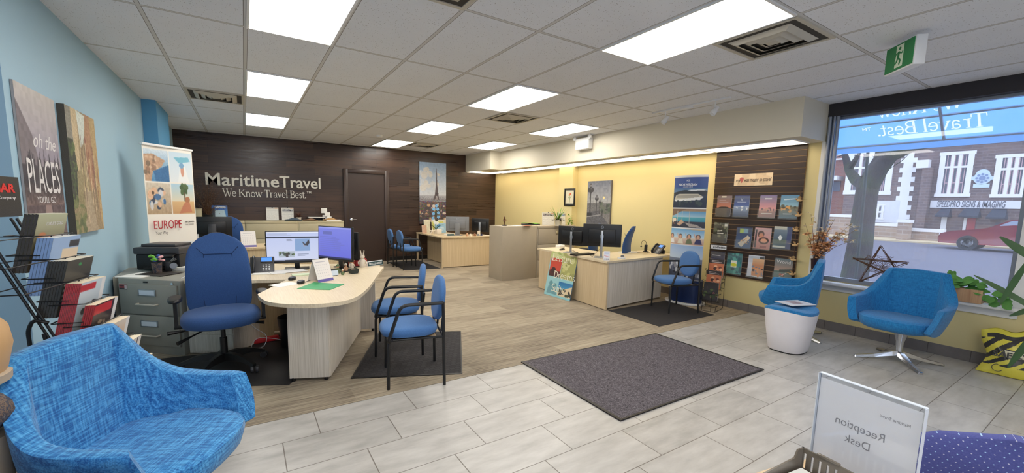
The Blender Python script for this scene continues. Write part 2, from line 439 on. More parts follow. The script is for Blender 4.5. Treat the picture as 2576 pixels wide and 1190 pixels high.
def picture(name, cv, w, h, d, mat, parent=None, side=(230, 228, 222), spine=None, top=None, bend=None):
    """a printed board / booklet: front is the cell grid facing -Y, base centre at the origin; bend(x)->y"""
    nx, ny = cv.w, cv.h; vs = []; fs = []; cols = []
    B = bend or (lambda x: 0.0)
    pa = np.pad(cv.a, ((1, 1), (1, 1), (0, 0)), mode='edge'); L = lin((pa[:-1, :-1] + pa[1:, :-1] + pa[:-1, 1:] + pa[1:, 1:]) / 4)
    for j in range(ny + 1):
        for i in range(nx + 1):
            x = (i / nx - 0.5) * w; vs.append((x, B(x), h * (1 - j / ny)))
    for j in range(ny):
        for i in range(nx):
            a = j * (nx + 1) + i; fs.append((a, a + nx + 1, a + nx + 2, a + 1)); cols += [L[j, i], L[j + 1, i], L[j + 1, i + 1], L[j, i + 1]]
    o = len(vs); nb = nx if bend else 1
    for k in (0, 1):
        for i in range(nb + 1):
            x = (i / nb - 0.5) * w; vs += [(x, B(x) + (0.0006 if k == 0 else d), 0), (x, B(x) + (0.0006 if k == 0 else d), h)]
    m = 2 * (nb + 1)
    sp = lin(np.array(spine or side, float)); sdc = lin(np.array(side, float)); tc = lin(np.array(top or side, float))
    for i in range(nb):
        f0, f1, b0, b1 = o + 2 * i, o + 2 * i + 2, o + m + 2 * i, o + m + 2 * i + 2
        fs += [(b0, b0 + 1, b1 + 1, b1), (f0 + 1, f1 + 1, b1 + 1, b0 + 1), (f0, b0, b1, f1)]; cols += [sdc] * 4 + [tc] * 4 + [sdc] * 4
    fs += [(o, o + 1, o + m + 1, o + m), (o + 2 * nb, o + m + 2 * nb, o + m + 2 * nb + 1, o + 2 * nb + 1)]; cols += [sp] * 4 + [sdc] * 4
    me = bpy.data.meshes.new(name); me.from_pydata(vs, [], fs); me.materials.append(mat)
    at_ = me.color_attributes.new('Col', 'FLOAT_COLOR', 'CORNER')
    arr = np.ones((len(me.loops), 4), np.float32); k = 0
    arr[:, :3] = np.array(cols)
    at_.data.foreach_set('color', arr.ravel()); me.update()
    ob = bpy.data.objects.new(name, me); C.objects.link(ob)
    if parent: ob.parent = parent
    return ob
# ================================================================== THE SETTING
H = 2.73
# ceiling: 2 x 4 ft lay-in tiles
k = N('ceiling_tile')
sp = k.n('ShaderNodeSeparateXYZ', {0: k.co()})
fx = k.math('FRACT', k.math('MULTIPLY_ADD', sp.outputs[0], 1 / 0.6096, 0.539 / 0.6096 + 20))
fy = k.math('FRACT', k.math('MULTIPLY_ADD', sp.outputs[1], 1 / 1.2192, -1.433 / 1.2192 + 20))
ex = k.math('ABSOLUTE', k.math('SUBTRACT', fx, 0.5)); ey = k.math('ABSOLUTE', k.math('SUBTRACT', fy, 0.5))
gx = k.math('GREATER_THAN', ex, 0.5 - 0.02); gy = k.math('GREATER_THAN', ey, 0.5 - 0.01)
grid = k.math('MAXIMUM', gx, gy)
gx2 = k.math('GREATER_THAN', ex, 0.5 - 0.026); gy2 = k.math('GREATER_THAN', ey, 0.5 - 0.013)
edge = k.math('SUBTRACT', k.math('MAXIMUM', gx2, gy2), grid)
pits = k.n('ShaderNodeTexVoronoi', {'Scale': 75.0, 'Vector': k.co(scale=(1, 0.7, 1))}).outputs[0]
pm = k.math('LESS_THAN', pits, k.math('MULTIPLY', k.noise(30, 2, k.co()), 0.28))
tile = k.mix(k.noise(3, 3, k.co()), s(228, 230, 236), s(236, 238, 243))
tile = k.mix(pm, tile, s(150, 145, 142))
c = k.mix(edge, tile, s(120, 116, 112)); c = k.mix(grid, c, s(208, 206, 204))
CEIL = k.set(c, 0.9, bump=k.noise(220, 2, k.co()), bs=0.25, bd=0.003)
struct(MB().span(-3.0, 6.3, -3.0, 10.4, H, H + 0.1).build('ceiling', CEIL))
# floor: grey porcelain plank tile laid in third bond
k = N('porcelain_tile')
sp = k.n('ShaderNodeSeparateXYZ', {0: k.co()})
ry = k.math('MULTIPLY_ADD', sp.outputs[1], -1 / 0.315, 3.01 / 0.315)
row = k.math('FLOOR', ry)
rx = k.math('MULTIPLY_ADD', row, 0.209 / 0.627, k.math('MULTIPLY_ADD', sp.outputs[0], 1 / 0.627, -0.338 / 0.627 + 40))
ex = k.math('ABSOLUTE', k.math('SUBTRACT', k.math('FRACT', rx), 0.5)); ey = k.math('ABSOLUTE', k.math('SUBTRACT', k.math('FRACT', k.math('ADD', ry, 40)), 0.5))
gr = k.math('MAXIMUM', k.math('GREATER_THAN', ex, 0.5 - 0.0045), k.math('GREATER_THAN', ey, 0.5 - 0.008))
cell = k.n('ShaderNodeTexWhiteNoise', {'Vector': k.n('ShaderNodeCombineXYZ', {0: k.math('FLOOR', rx), 1: row}).outputs[0]}, noise_dimensions='3D').outputs[0]
n1 = k.noise(1.0, 5, k.co(scale=(3.5, 11, 1), rot=(0, 0, 0.1)), 0.6)
f = k.math('MULTIPLY_ADD', cell, 0.16, k.math('SUBTRACT', n1, 0.08))
c = k.ramp(f, [(0.28, s(160, 157, 152)), (0.5, s(179, 176, 171)), (0.75, s(195, 192, 187))])
c = k.mix(gr, c, s(108, 100, 92))
TILE = k.set(c, 0.34, bump=k.math('SUBTRACT', 1.0, gr), bs=0.2, bd=0.003)
struct(MB().span(-3.0, 6.2, -3.0, 3.01, -0.12, 0).build('floor', TILE))
# carpet planks
k = N('carpet_plank')
v = k.co(scale=(1, 1, 1))
br = k.n('ShaderNodeTexBrick', {'Vector': v, 'Color1': (0.2, 0.2, 0.2, 1), 'Color2': (0.8, 0.8, 0.8, 1), 'Mortar': (0.5, 0.5, 0.5, 1), 'Scale': 1.0, 'Mortar Size': 0.0, 'Brick Width': 1.0, 'Row Height': 0.25, 'Bias': 0.0}, offset=0.37)
st = k.noise(1.0, 4, k.co(scale=(2.2, 75, 1)), 0.65)
f = k.math('MULTIPLY_ADD', br.outputs[0], 0.22, k.math('MULTIPLY_ADD', st, 0.9, -0.06))
c = k.ramp(f, [(0.32, s(112, 100, 86)), (0.5, s(152, 139, 120)), (0.7, s(184, 171, 148))])
CARPET = k.set(c, 0.95, bump=k.noise(320, 2, k.co(scale=(1, 2, 1))), bs=0.5, bd=0.003)
struct(MB().span(-3.0, 6.2, 3.01, 10.4, -0.12, 0.002).build('floor_carpet', CARPET))
# walls
def paint(name, rgb): return plain(name, rgb, 0.6, var=0.03, vs=1.5, bump=0.08, bsc=250)
BLUEW = paint('light_blue_wall_paint', (160, 194, 214)); YEL = paint('yellow_wall_paint', (224, 208, 152)); CRM = paint('cream_paint', (222, 214, 194))
WHT = paint('white_trim_paint', (228, 228, 226))
BLUEC = paint('mid_blue_paint', (92, 160, 206))
mb = MB(); mb.span(-1.28, -1.08, 3.5, 10.4, 0, H); mb.span(-3.0, -1.28, 3.5, 3.7, 0, H)
wl = struct(mb.build('wall_left', BLUEW))
struct(MB().span(-1.08, -0.93, 7.42, 8.5, 0, H).build('trim_1', BLUEC))
struct(MB().span(-3.2, -3.0, -3.0, 3.7, 0, H).build('wall_far_left', BLUEW))
k = N('dark_wood_plank')
br = k.n('ShaderNodeTexBrick', {'Vector': k.co(rot=(PI / 2, 0, 0)), 'Color1': (0, 0, 0, 1), 'Color2': (1, 1, 1, 1), 'Mortar': (0.35, 0.35, 0.35, 1), 'Scale': 1.0, 'Mortar Size': 0.002, 'Brick Width': 1.35, 'Row Height': 0.143, 'Bias': 0.0}, offset=0.41)
n1 = k.noise(1.0, 5, k.co(scale=(1.6, 1, 26)), 0.6)
f = k.math('MULTIPLY_ADD', br.outputs[0], 0.35, k.math('MULTIPLY', n1, 0.75))
c = k.ramp(f, [(0.25, s(40, 27, 23)), (0.52, s(60, 43, 35)), (0.85, s(86, 64, 50))])
c = k.mix(br.outputs[1], c, s(26, 18, 16))
PLANK = k.set(c, k.ramp(n1, [(0.3, (0.24, .24, .24, 1)), (0.7, (0.42, .42, .42, 1))]), bump=n1, bs=0.15, bd=0.004)
struct(MB().span(-1.28, 6.2, 10.25, 10.45, 0, H).build('wall_back', PLANK))
mb = MB()
W0, W1, WZ0, WZ1 = 0.68, 2.30, 0.60, 2.60
mb.span(6.0, 6.2, W1, 10.25, 0, H); mb.span(6.0, 6.2, W0, W1, 0, WZ0); mb.span(6.0, 6.2, W0, W1, WZ1, H)
mb.span(6.0, 6.2, -0.3, W0, 0, H); mb.span(6.0, 6.2, -2.1, -0.3, 0, WZ0); mb.span(6.0, 6.2, -2.1, -0.3, WZ1, H); mb.span(6.0, 6.2, -3.0, -2.1, 0, H)
struct(mb.build('wall_right', YEL))
mb = MB(); mb.span(-3.2, -2.6, -3.2, -3.0, 0, H); mb.span(2.2, 6.2, -3.2, -3.0, 0, H); mb.span(-2.6, 2.2, -3.2, -3.0, 0, 0.6); mb.span(-2.6, 2.2, -3.2, -3.0, 2.6, H)
struct(mb.build('wall_front', CRM))
struct(MB().span(5.86, 6.0, 6.79, 7.25, 0, 2.29).build('trim_2', YEL))
# dropped bulkhead along the right wall, deeper at the back
struct(MB().prism([(5.35, 2.31), (6.0, 2.31), (6.0, 10.25), (5.06, 10.25), (5.06, 8.9), (5.35, 8.9)], 2.29, H).build('trim_3', CRM))
# baseboard tiles
k = N('slate_baseboard')
sp = k.n('ShaderNodeSeparateXYZ', {0: k.co()})
j = k.math('GREATER_THAN', k.math('ABSOLUTE', k.math('SUBTRACT', k.math('FRACT', k.math('MULTIPLY_ADD', sp.outputs[1], 1 / 0.31, 20.2)), 0.5)), 0.49)
c = k.mix(k.noise(9, 4, k.co()), s(106, 100, 98), s(134, 128, 126))
SLATE = k.set(k.mix(j, c, s(80, 76, 74)), 0.45)
struct(MB().span(5.985, 6.0, -3.0, 10.25, 0, 0.11).build('baseboard_right', SLATE))
struct(MB().span(-1.08, -1.068, 3.5, 7.42, 0, 0.1).build('baseboard_left', BLACKP))
mb = MB(); mb.span(-0.93, 1.95, 10.24, 10.25, 0, 0.1); mb.span(2.99, 5.9, 10.24, 10.25, 0, 0.1); struct(mb.build('baseboard_back', BLACKP))
# door in the back wall
DOORM = plain('dark_brown_door_paint', (58, 44, 38), 0.35)
d = thing('door_1', 'dark brown flush door in the plank wall with silver lever handle', 'door', (2.46, 10.25, 0)); d['kind'] = 'structure'
MB().span(-0.42, 0.42, -0.012, 0.0, 0.0, 2.1).build('panel', DOORM, d)
mb = MB(); mb.span(-0.52, -0.42, -0.05, 0, 0, 2.19, 0.008); mb.span(0.42, 0.52, -0.05, 0, 0, 2.19, 0.008); mb.span(-0.42, 0.42, -0.05, 0, 2.1, 2.19, 0.008)
mb.build('frame', DOORM, d)
mb = MB(); mb.M = Matrix.Translation((-0.355, -0.012, 1.02)) @ Matrix.Rotation(PI / 2, 4, 'X'); mb.lathe([(0, 0), (0.034, 0), (0.034, 0.012), (0.012, 0.016), (0.012, 0.05), (0, 0.05)], 20)
mb.M = Matrix.Identity(4); mb.tube([(-0.355, -0.055, 1.02), (-0.29, -0.058, 1.025), (-0.245, -0.055, 1.018)], 0.0095)
mb.build('handle', CHROME, d)
# windows
GLASS = thin_glass('hazed_window_glass', (0.93, 0.95, 0.98, 1), alpha=0.13, milk=(0.85, 0.88, 1.0, 1))  # milky diffuse share paints glare haze into the pane
ALU = plain('anodised_aluminium_frame', (150, 156, 168), 0.35, 0.5); DARKF = plain('dark_window_header', (44, 40, 44), 0.5)
def window(name, y0, y1, mull, label):
    wd = thing(name, label, 'window', (6.0, 0, 0)); wd['kind'] = 'structure'
    mb = MB(); mb.span(0.08, 0.14, y0, y0 + 0.04, WZ0, WZ1); mb.span(0.08, 0.14, y1 - 0.04, y1, WZ0, WZ1); mb.span(0.08, 0.14, y0, y1, WZ0, WZ0 + 0.05); mb.span(0.08, 0.14, y0, y1, WZ1 - 0.05, WZ1)
    mb.build('frame', ALU, wd)
    MB().span(-0.015, 0.12, y0 - 0.02, y1 + 0.02, WZ1 - 0.02, H).build('header', DARKF, wd)
    MB().span(0.103, 0.109, y0 + 0.04, y1 - 0.04, WZ0 + 0.05, WZ1 - 0.05).build('pane', GLASS, wd)
    mb = MB(); mb.span(-0.10, 0.08, y0 - 0.08, y1 + 0.08, WZ0 - 0.035, WZ0, 0.012); mb.span(-0.02, 0, y0 - 0.06, y1 + 0.06, WZ0 - 0.11, WZ0 - 0.035, 0.006)
    mb.build('sill', WHT, wd)
    mb = MB(); mb.span(-0.012, 0.08, y0 - 0.09, y0, WZ0, WZ1); mb.span(-0.012, 0.08, y1, y1 + 0.045, WZ0, 2.29); mb.build('casing', WHT, wd)
    return wd
wd = window('window_1', W0, W1, 1.89, 'large shop window with white sill and dark header, street beyond')
mb = MB()
for yy, r in ((2.285, 0.018), (2.245, 0.014), (2.21, 0.02)): mb.tube([(-0.01 + 0.03 * (2.285 - yy) * 10, yy, WZ0), (-0.01 + 0.03 * (2.285 - yy) * 10, yy, 2.58)], r, 10)
mb.build('jamb_moulding', ALU, wd)
t = thing('added_window_3', 'added unseen front window letting daylight onto the waiting chairs', 'window', (0, -3.1, 0)); t['kind'] = 'structure'  # unseen opening added to bring daylight onto the left foreground
mb = MB(); mb.span(-2.6, -2.55, -.03, .03, .6, 2.6); mb.span(2.15, 2.2, -.03, .03, .6, 2.6); mb.span(-2.55, 2.15, -.03, .03, .6, .65); mb.span(-2.55, 2.15, -.03, .03, 2.55, 2.6); mb.span(-.22, -.17, -.03, .03, .65, 2.55); mb.build('frame', ALU, t)
MB().span(-2.55, 2.15, -.003, .003, .65, 2.55).build('pane', GLASS, t)
window('added_window_2', -2.1, -0.3, -1.2, 'added unseen window further along the right wall, for daylight')  # out-of-view window, added to let in more sky light

# ------------------------------------------------------------------ ceiling lights and vents
DIFF = glow('fluorescent_diffuser', (255, 250, 241), LAMP)
DIFF2 = glow('soffit_diffuser', (255, 236, 205), LAMP * 0.32)
GX = lambda i: -0.539 + 0.6096 * i
GY = lambda j: 1.433 + 1.2192 * j
def troffer():
    t = thing('ceiling_light', '', 'ceiling light', (0, 0, H), 0, 'fluorescent ceiling lights')
    mb = MB()
    for a in ((-0.3, -0.283, -0.605, 0.605), (0.283, 0.3, -0.605, 0.605), (-0.283, 0.283, -0.605, -0.588), (-0.283, 0.283, 0.588, 0.605)): mb.span(a[0], a[1], a[2], a[3], -0.012, 0.0)
    mb.build('frame', WHITE, t)
    MB().span(-0.283, 0.283, -0.588, 0.588, -0.008, -0.001).build('diffuser', DIFF, t)
    return t
LN = [(1, 1, 'nearest of the three lit ceiling lights in the left row'), (1, 3, 'middle of the three lit ceiling lights in the left row'), (1, 5, 'farthest of the three lit ceiling lights in the left row, small in view'),
      (5, 0, 'largest lit ceiling light, at the top right beside the near vent'), (5, 2, 'square looking lit ceiling light in mid ceiling with a vent just behind it'), (5, 4, 'lit ceiling light between the mid ceiling vent and the smoke detector'),
      (5, 6, 'small lit ceiling light nearest the plank wall beside the farthest vent'), (8, 3, 'lit ceiling light close to the beige soffit above the emergency lamp'), (8, 5, 'small lit ceiling light near the far end of the beige soffit'),
      (1, -1, 'ceiling light above the waiting armchairs, out of view behind'), (5, -2, 'ceiling light above the reception desk, out of view behind'), (1, -3, 'ceiling light at the front left, out of view behind')]
T0 = troffer()
for n, (i, j, lb) in enumerate(LN):
    o = T0 if n == 0 else copy_tree(T0)
    o.location = (GX(i) + 0.3048, GY(j) + 0.6096, H); o['label'] = lb
def soffit_light(y0, y1, lb):
    t = thing('soffit_light', lb, 'ceiling light', (5.7, (y0 + y1) / 2, 2.29), 0, 'lights under the soffit'); hl = (y1 - y0) / 2
    mb = MB(); mb.span(-0.21, -0.195, -hl, hl, -0.014, 0); mb.span(0.195, 0.21, -hl, hl, -0.014, 0); mb.span(-0.195, 0.195, -hl, -hl + 0.015, -0.014, 0); mb.span(-0.195, 0.195, hl - 0.015, hl, -0.014, 0)
    mb.build('frame', WHITE, t); MB().span(-0.195, 0.195, -hl + 0.015, hl - 0.015, -0.009, -0.001).build('diffuser', DIFF2, t)
nm = ['nearest the shop window, above the slatwall', 'second from the shop window', 'third from the shop window', 'fourth from the shop window', 'fifth from the shop window', 'sixth from the shop window']
for q in range(6): soffit_light(2.44 + 1.22 * q + 0.005, 3.66 + 1.22 * q - 0.005 if q < 5 else 9.7, 'lit soffit light panel ' + nm[q])
t = thing('soffit_light', 'lit soffit light panel in the wider far end beside the plank wall', 'ceiling light', (5.35, 9.98, 2.29), 0, 'lights under the soffit')
MB().span(-0.28, 0.5, -0.22, 0.22, -0.009, -0.001).build('diffuser', DIFF2, t)
VENTD = plain('vent_shadow_metal', (120, 114, 96), 0.6); VENTM = plain('vent_louvre_metal', (196, 190, 176), 0.5)
VENTK = plain('vent_throat', (60, 56, 50), 0.7)
def vent():
    t = thing('ceiling_vent', '', 'air vent', (0, 0, H), 0, 'square ceiling vents')
    mb = MB()
    for r in (0.3,): 
        for a in ((-r, -r + .03, -r, r), (r - .03, r, -r, r), (-r + .03, r - .03, -r, -r + .03), (-r + .03, r - .03, r - .03, r)): mb.span(a[0], a[1], a[2], a[3], -0.012, 0)
    mb.build('frame', VENTM, t)
    MB().span(-0.27, 0.27, -0.27, 0.27, -0.006, -0.001).build('throat', VENTK, t)
    for q, r in enumerate((0.22, 0.155, 0.095)):
        a, b = r, r - 0.045; z0, z1 = -0.03, -0.008; vs = []
        for (rr, zz) in ((a, z1), (b, z0), (b - 0.004, z0), (a - 0.008, z1)): vs += [(-rr, -rr, zz), (rr, -rr, zz), (rr, rr, zz), (-rr, rr, zz)]
        fs = [(i * 4 + j, i * 4 + (j + 1) % 4, ((i + 1) % 4) * 4 + (j + 1) % 4, ((i + 1) % 4) * 4 + j) for i in range(4) for j in range(4)]
        MB().add(vs, fs).build('louvre', VENTM, t)
    MB().box(0, 0, -0.02, 0.08, 0.08, 0.012, 0.003).build('centre_plate', VENTM, t)
    return t
V0 = vent()
for n, (i, y, lb) in enumerate([(6, 1.74, 'large square ceiling vent beside the biggest ceiling light, partly open'), (2, 2.35, 'ceiling vent cut by the top edge of the view'), (6, 5.39, 'ceiling vent in mid ceiling behind the square looking light'), (6, 9.06, 'small far ceiling vent next to the light by the plank wall'), (0, 6.62, 'dusty ceiling vent above the left wall, left of the row of lights')]):
    o = V0 if n == 0 else copy_tree(V0)
    o.location = (GX(i) + 0.3048, y, H); o['label'] = lb
sd_ = MB().lathe([(0, -0.045), (0.045, -0.045), (0.055, -0.03), (0.06, 0), (0, 0)], 24).build('smoke_detector', WHITE, loc=(2.27, 8.35, H)); tag(sd_, 'small round white smoke detector on the ceiling', 'smoke detector')
# track light
t = thing('track_light', 'white ceiling track with two small spot heads before the soffit', 'track light', (4.73, 3.35, H))
MB().span(-0.018, 0.018, -0.54, 0.54, -0.022, 0, 0.003).build('track', WHITE, t)
MB().box(0, 0.02, -0.03, 0.05, 0.16, 0.03, 0.012).build('feed_box', WHITE, t)
for yy in (0.33, -0.36):
    hd = MB(); hd.tube([(0, yy, -0.02), (0, yy, -0.09)], 0.008); hd.M = Matrix.Translation((0.01, yy, -0.12)) @ Euler((0.3, 0.55, 0)).to_matrix().to_4x4()
    hd.lathe([(0, 0.05), (0.024, 0.045), (0.026, 0.0), (0.034, -0.01), (0.034, -0.06), (0.028, -0.062), (0.02, -0.04), (0, -0.04)], 18)
    hd.build('spot_head', WHITE, t)
# emergency light on the soffit face
t = thing('emergency_light', 'white emergency lamp box with two round heads on the soffit face', 'emergency light', (5.35, 5.86, 2.5))
MB().box(-0.06, 0, 0.08, 0.11, 0.36, 0.2, 0.012).build('housing', WHITE, t)
for yy in (-0.2, 0.2):
    hd = MB(); hd.M = Matrix.Translation((-0.08, yy, 0.19)) @ Matrix.Rotation(-PI / 2, 4, 'Y'); hd.lathe([(0, 0), (0.03, 0), (0.042, 0.04), (0.034, 0.042), (0, 0.03)], 18); hd.build('lamp_head', WHITE, t)
# exit sign
EXG = plain('exit_sign_green', (30, 132, 70), 0.4); EXP = plain('exit_pictogram_white', (226, 240, 214), 0.4)
t = thing('exit_sign', 'green and white running figure exit sign hanging from the ceiling', 'exit sign', (4.10, 1.17, 2.47), math.atan2(0.21, 0.2) + PI)
MB().box(0, 0.035, 0.12, 0.30, 0.07, 0.20, 0.004).build('housing', WHITE, t)
MB().span(-0.14, 0.14, -0.006, 0, 0.03, 0.21).build('green_face', EXG, t)
mb = MB(); mb.M = Matrix.Translation((0.0, -0.006, 0.12)) @ Matrix.Rotation(PI / 2, 4, 'X')
mb.prism([(-0.035, -0.075), (0.045, -0.075), (0.045, 0.08), (-0.03, 0.08), (-0.03, 0.0), (-0.035, -0.02)], 0, 0.001)
mb.build('doorway_mark', EXP, t)
mb = MB(); mb.M = Matrix.Translation((0.0, -0.0075, 0.12)) @ Matrix.Rotation(PI / 2, 4, 'X')
for pts, wd_ in (([(0.0, 0.035), (-0.005, -0.01)], .022), ([(-0.005, -0.01), (0.022, -0.03), (0.012, -0.06)], .013), ([(-0.005, -0.01), (-0.02, -0.04), (-0.045, -0.05)], .013), ([(0.0, 0.03), (0.03, 0.015), (0.04, 0.03)], .009), ([(0.0, 0.03), (-0.03, 0.02), (-0.035, -0.005)], .009)):
    for a, b in zip(pts, pts[1:]):
        d_ = Vector((b[0] - a[0], b[1] - a[1])); nn = Vector((-d_.y, d_.x)).normalized() * wd_ / 2
        mb.prism([(a[0] - nn.x, a[1] - nn.y), (b[0] - nn.x, b[1] - nn.y), (b[0] + nn.x, b[1] + nn.y), (a[0] + nn.x, a[1] + nn.y)], 0, 0.001)
mb.lathe([(0, 0), (0.011, 0), (0.011, 0.001), (0, 0.001)], 14, 0.008, 0.055)
mb.build('running_figure', EXG, t)
# ================================================================== OUTSIDE THE WINDOW
ASPH = plain('wet_asphalt', (96, 94, 108), 0.85, var=0.08, vs=0.6); PAVE = plain('concrete_pavement', (118, 114, 120), 0.8, var=0.05, vs=1.0)
GZ = -0.15
struct(MB().span(9.6, 60, -50, 60, GZ - 0.3, GZ - 0.02).build('ground_street', ASPH))
struct(MB().span(6.2, 9.6, -50, 60, GZ - 0.3, GZ).build('ground_sidewalk', PAVE))
VERGE = plain('dry_grass_verge', (196, 176, 140), 0.9, var=0.12, vs=3)
struct(MB().span(31.0, 60, -50, 60, GZ - 0.02, GZ + 0.06).build('ground_verge', VERGE))
def stone(name, a, b, m, bw=0.62, rh=0.24):
    k = N(name); v = k.co(rot=(PI / 2, 0, PI / 2))
    tc = k.t.nodes.new('ShaderNodeTexCoord'); sp = k.n('ShaderNodeSeparateXYZ', {0: tc.outputs['Object']})
    cb = k.n('ShaderNodeCombineXYZ', {0: sp.outputs[1], 1: sp.outputs[2]})
    br = k.n('ShaderNodeTexBrick', {'Vector': cb.outputs[0], 'Color1': s(*a), 'Color2': s(*b), 'Mortar': s(*m), 'Scale': 1.0, 'Mortar Size': 0.018, 'Brick Width': bw, 'Row Height': rh}, offset=0.43)
    return k.set(k.mix(k.math('MULTIPLY', k.noise(3, 3, k.co()), 0.5), br.outputs[0], s(*m)), 0.9)
STONE = stone('brown_rubble_stone', (122, 98, 92), (94, 76, 80), (130, 118, 118), 0.46, 0.17)
BRICK = stone('red_brick', (158, 84, 66), (138, 72, 60), (150, 120, 108), 0.24, 0.09)
TANST = stone('tan_rubble_stone', (168, 140, 116), (140, 112, 96), (176, 162, 150))
QUO = plain('white_dressed_stone', (232, 230, 232), 0.7, var=0.04, vs=2); DPANE = plain('dark_window_pane', (86, 88, 102), 0.2)
SASH = plain('window_sash_paint', (190, 160, 164), 0.6); REDP = plain('red_painted_wood', (160, 40, 50), 0.5); AWNB = plain('dark_blue_awning_cloth', (44, 50, 66), 0.7); PLAST = plain('white_render_wall', (216, 216, 222), 0.8)
X = 36.0
def R(u0, v0, u1, v1, x=X):
    a = atx(u0, v0, x); b = atx(u1, v1, x); c = atx(u0, v1, x); d = atx(u1, v0, x)
    return ((a[1] + c[1]) / 2, (b[1] + d[1]) / 2, (c[2] + b[2]) / 2, (a[2] + d[2]) / 2)      # y0>y1, z0<z1
t = thing('stone_building', 'brown stone building across the street with white framed windows and a sign band', 'building', (X, 0, 0))
Y0, Y1 = atx(2246, 450, X)[1] + 0.0, -9.0
ztop = atx(2450, 360, X)[2]
MB().span(0, 9, Y1, atx(2128, 450, X)[1], GZ, ztop).build('wall', STONE, t)
# gable of white quoins and dressed bands
mb = MB()
for kq in range(17):
    z0 = GZ + 0.9 + kq * 0.3
    if z0 + 0.3 > ztop - 0.05: break
    c = atx(2280, 450, X)[1]; e = 0.42 if kq % 2 else 0.24
    mb.span(-0.05, 0.02, c - e, c + e * 0.9, z0, z0 + 0.3)
mb.build('quoin_strip', QUO, t)
a = R(2195, 505, 2262, 560); MB().span(-0.06, 0.02, a[1], a[0], a[2], a[3]).build('white_panel', PLAST, t)
MB().span(-0.12, 0.02, -9, atx(2128, 380, X)[1], ztop - 0.02, ztop + 0.14).build('coping', QUO, t)
a = R(2314, 424, 2338, 600); MB().span(-0.45, 0, a[1], a[0], GZ, a[3]).build('buttress', STONE, t)
a = R(2311, 404, 2342, 424); MB().span(-0.5, 0, a[1], a[0], a[2], a[3]).build('buttress_cap', QUO, t)
def bwin(u0, v0, u1, v1, nc, tr, sur=0.24):
    a = R(u0, v0, u1, v1); y1, y0, z0, z1 = a[1], a[0], a[2], a[3]
    f = MB(); f.span(-0.1, 0.02, y1, y1 + sur, z0, z1); f.span(-0.1, 0.02, y0 - sur, y0, z0, z1); f.span(-0.104, 0.02, y1 - .05, y0 + .05, z0, z0 + sur * 0.8); f.span(-0.104, 0.02, y1 - .05, y0 + .05, z1 - sur * 0.8, z1)
    iw = (y0 - y1 - 2 * sur)
    for c_ in range(1, nc): f.span(-0.09, 0.02, y1 + sur + iw * c_ / nc - 0.07, y1 + sur + iw * c_ / nc + 0.07, z0, z1)
    if tr: f.span(-0.094, 0.02, y1, y0, z0 + (z1 - z0) * tr - 0.06, z0 + (z1 - z0) * tr + 0.06)
    w_ = f.build('window', QUO, t)
    p = MB(); p.span(-0.03, 0.0, y1 + sur * 0.7, y0 - sur * 0.7, z0 + 0.1, z1 - 0.1); p.build('pane', DPANE, w_)
    p = MB()
    for c_ in range(nc):
        ya = y1 + sur + iw * c_ / nc + 0.07; yb = y1 + sur + iw * (c_ + 1) / nc - 0.07
        p.span(-0.06, -0.03, ya, ya + 0.035, z0 + 0.15, z1 - 0.15); p.span(-0.06, -0.03, yb - 0.035, yb, z0 + 0.15, z1 - 0.15); p.span(-0.055, -0.03, ya, yb, z0 + (z1 - z0) * 0.3, z0 + (z1 - z0) * 0.3 + 0.06)
    p.build('sash', SASH, w_)
bwin(2361, 382, 2446, 495, 3, 0.66); bwin(2501, 388, 2590, 497, 3, 0.66)
bwin(2202, 381, 2246, 490, 1, 0.0, 0.32); bwin(2130, 378, 2200, 489, 2, 0.6, 0.36); bwin(2193, 514, 2224, 552, 2, 0.5, 0.1)
a = R(2341, 505, 2576, 524); MB().span(-0.1, 0, a[1] - 1.2, a[0], a[2], a[3]).build('sign_band', PLAST, t)
SGT = plain('sign_grey_lettering', (92, 92, 104), 0.6)
a = R(2357, 511, 2530, 524); text('SPEEDPRO SIGNS & IMAGING', 0.52, SGT, t, (-0.11, (a[0] + a[1]) / 2, a[2] + 0.06), (PI / 2, 0, -PI / 2), 'sign_lettering', width=a[0] - a[1], bold=0.012, ex=0.005, shear=0.2)
BDG = plain('badge_pale_blue', (196, 214, 232), 0.5); BDD = plain('badge_blue_grey', (120, 140, 176), 0.5)
a = R(2452, 424, 2492, 472); cy, cz = (a[0] + a[1]) / 2, (a[2] + a[3]) / 2; hh = a[3] - a[2]
bd = MB(); bd.span(-0.06, 0, cy - 0.32, cy + 0.32, cz - hh * 0.5, cz - hh * 0.3)
bd.span(-0.064, 0, cy - 0.43, cy + 0.43, cz - 0.1, cz + 0.1)
bd.M = Matrix.Translation((-0.06, cy, cz)) @ Matrix.Rotation(PI / 2, 4, 'Y'); bd.lathe([(0, 0), (0.36, 0), (0.36, 0.05), (0, 0.05)], 24)
bd.lathe([(0, -.003), (0.28, -.003), (0.28, 0.05), (0, 0.05)], 20, -0.22, 0)
ob = bd.build('badge', BDG, t)
bd = MB(); bd.M = Matrix.Translation((-0.09, cy, cz)) @ Matrix.Rotation(PI / 2, 4, 'Y')
for q in range(8): bd.lathe([(0, 0), (0.06, 0), (0.06, 0.02), (0, 0.02)], 8, 0.22 * math.cos(q * PI / 4), 0.22 * math.sin(q * PI / 4))
bd.lathe([(0, 0), (0.13, 0), (0.13, 0.02), (0, 0.02)], 12); bd.build('badge_ring', BDD, ob)
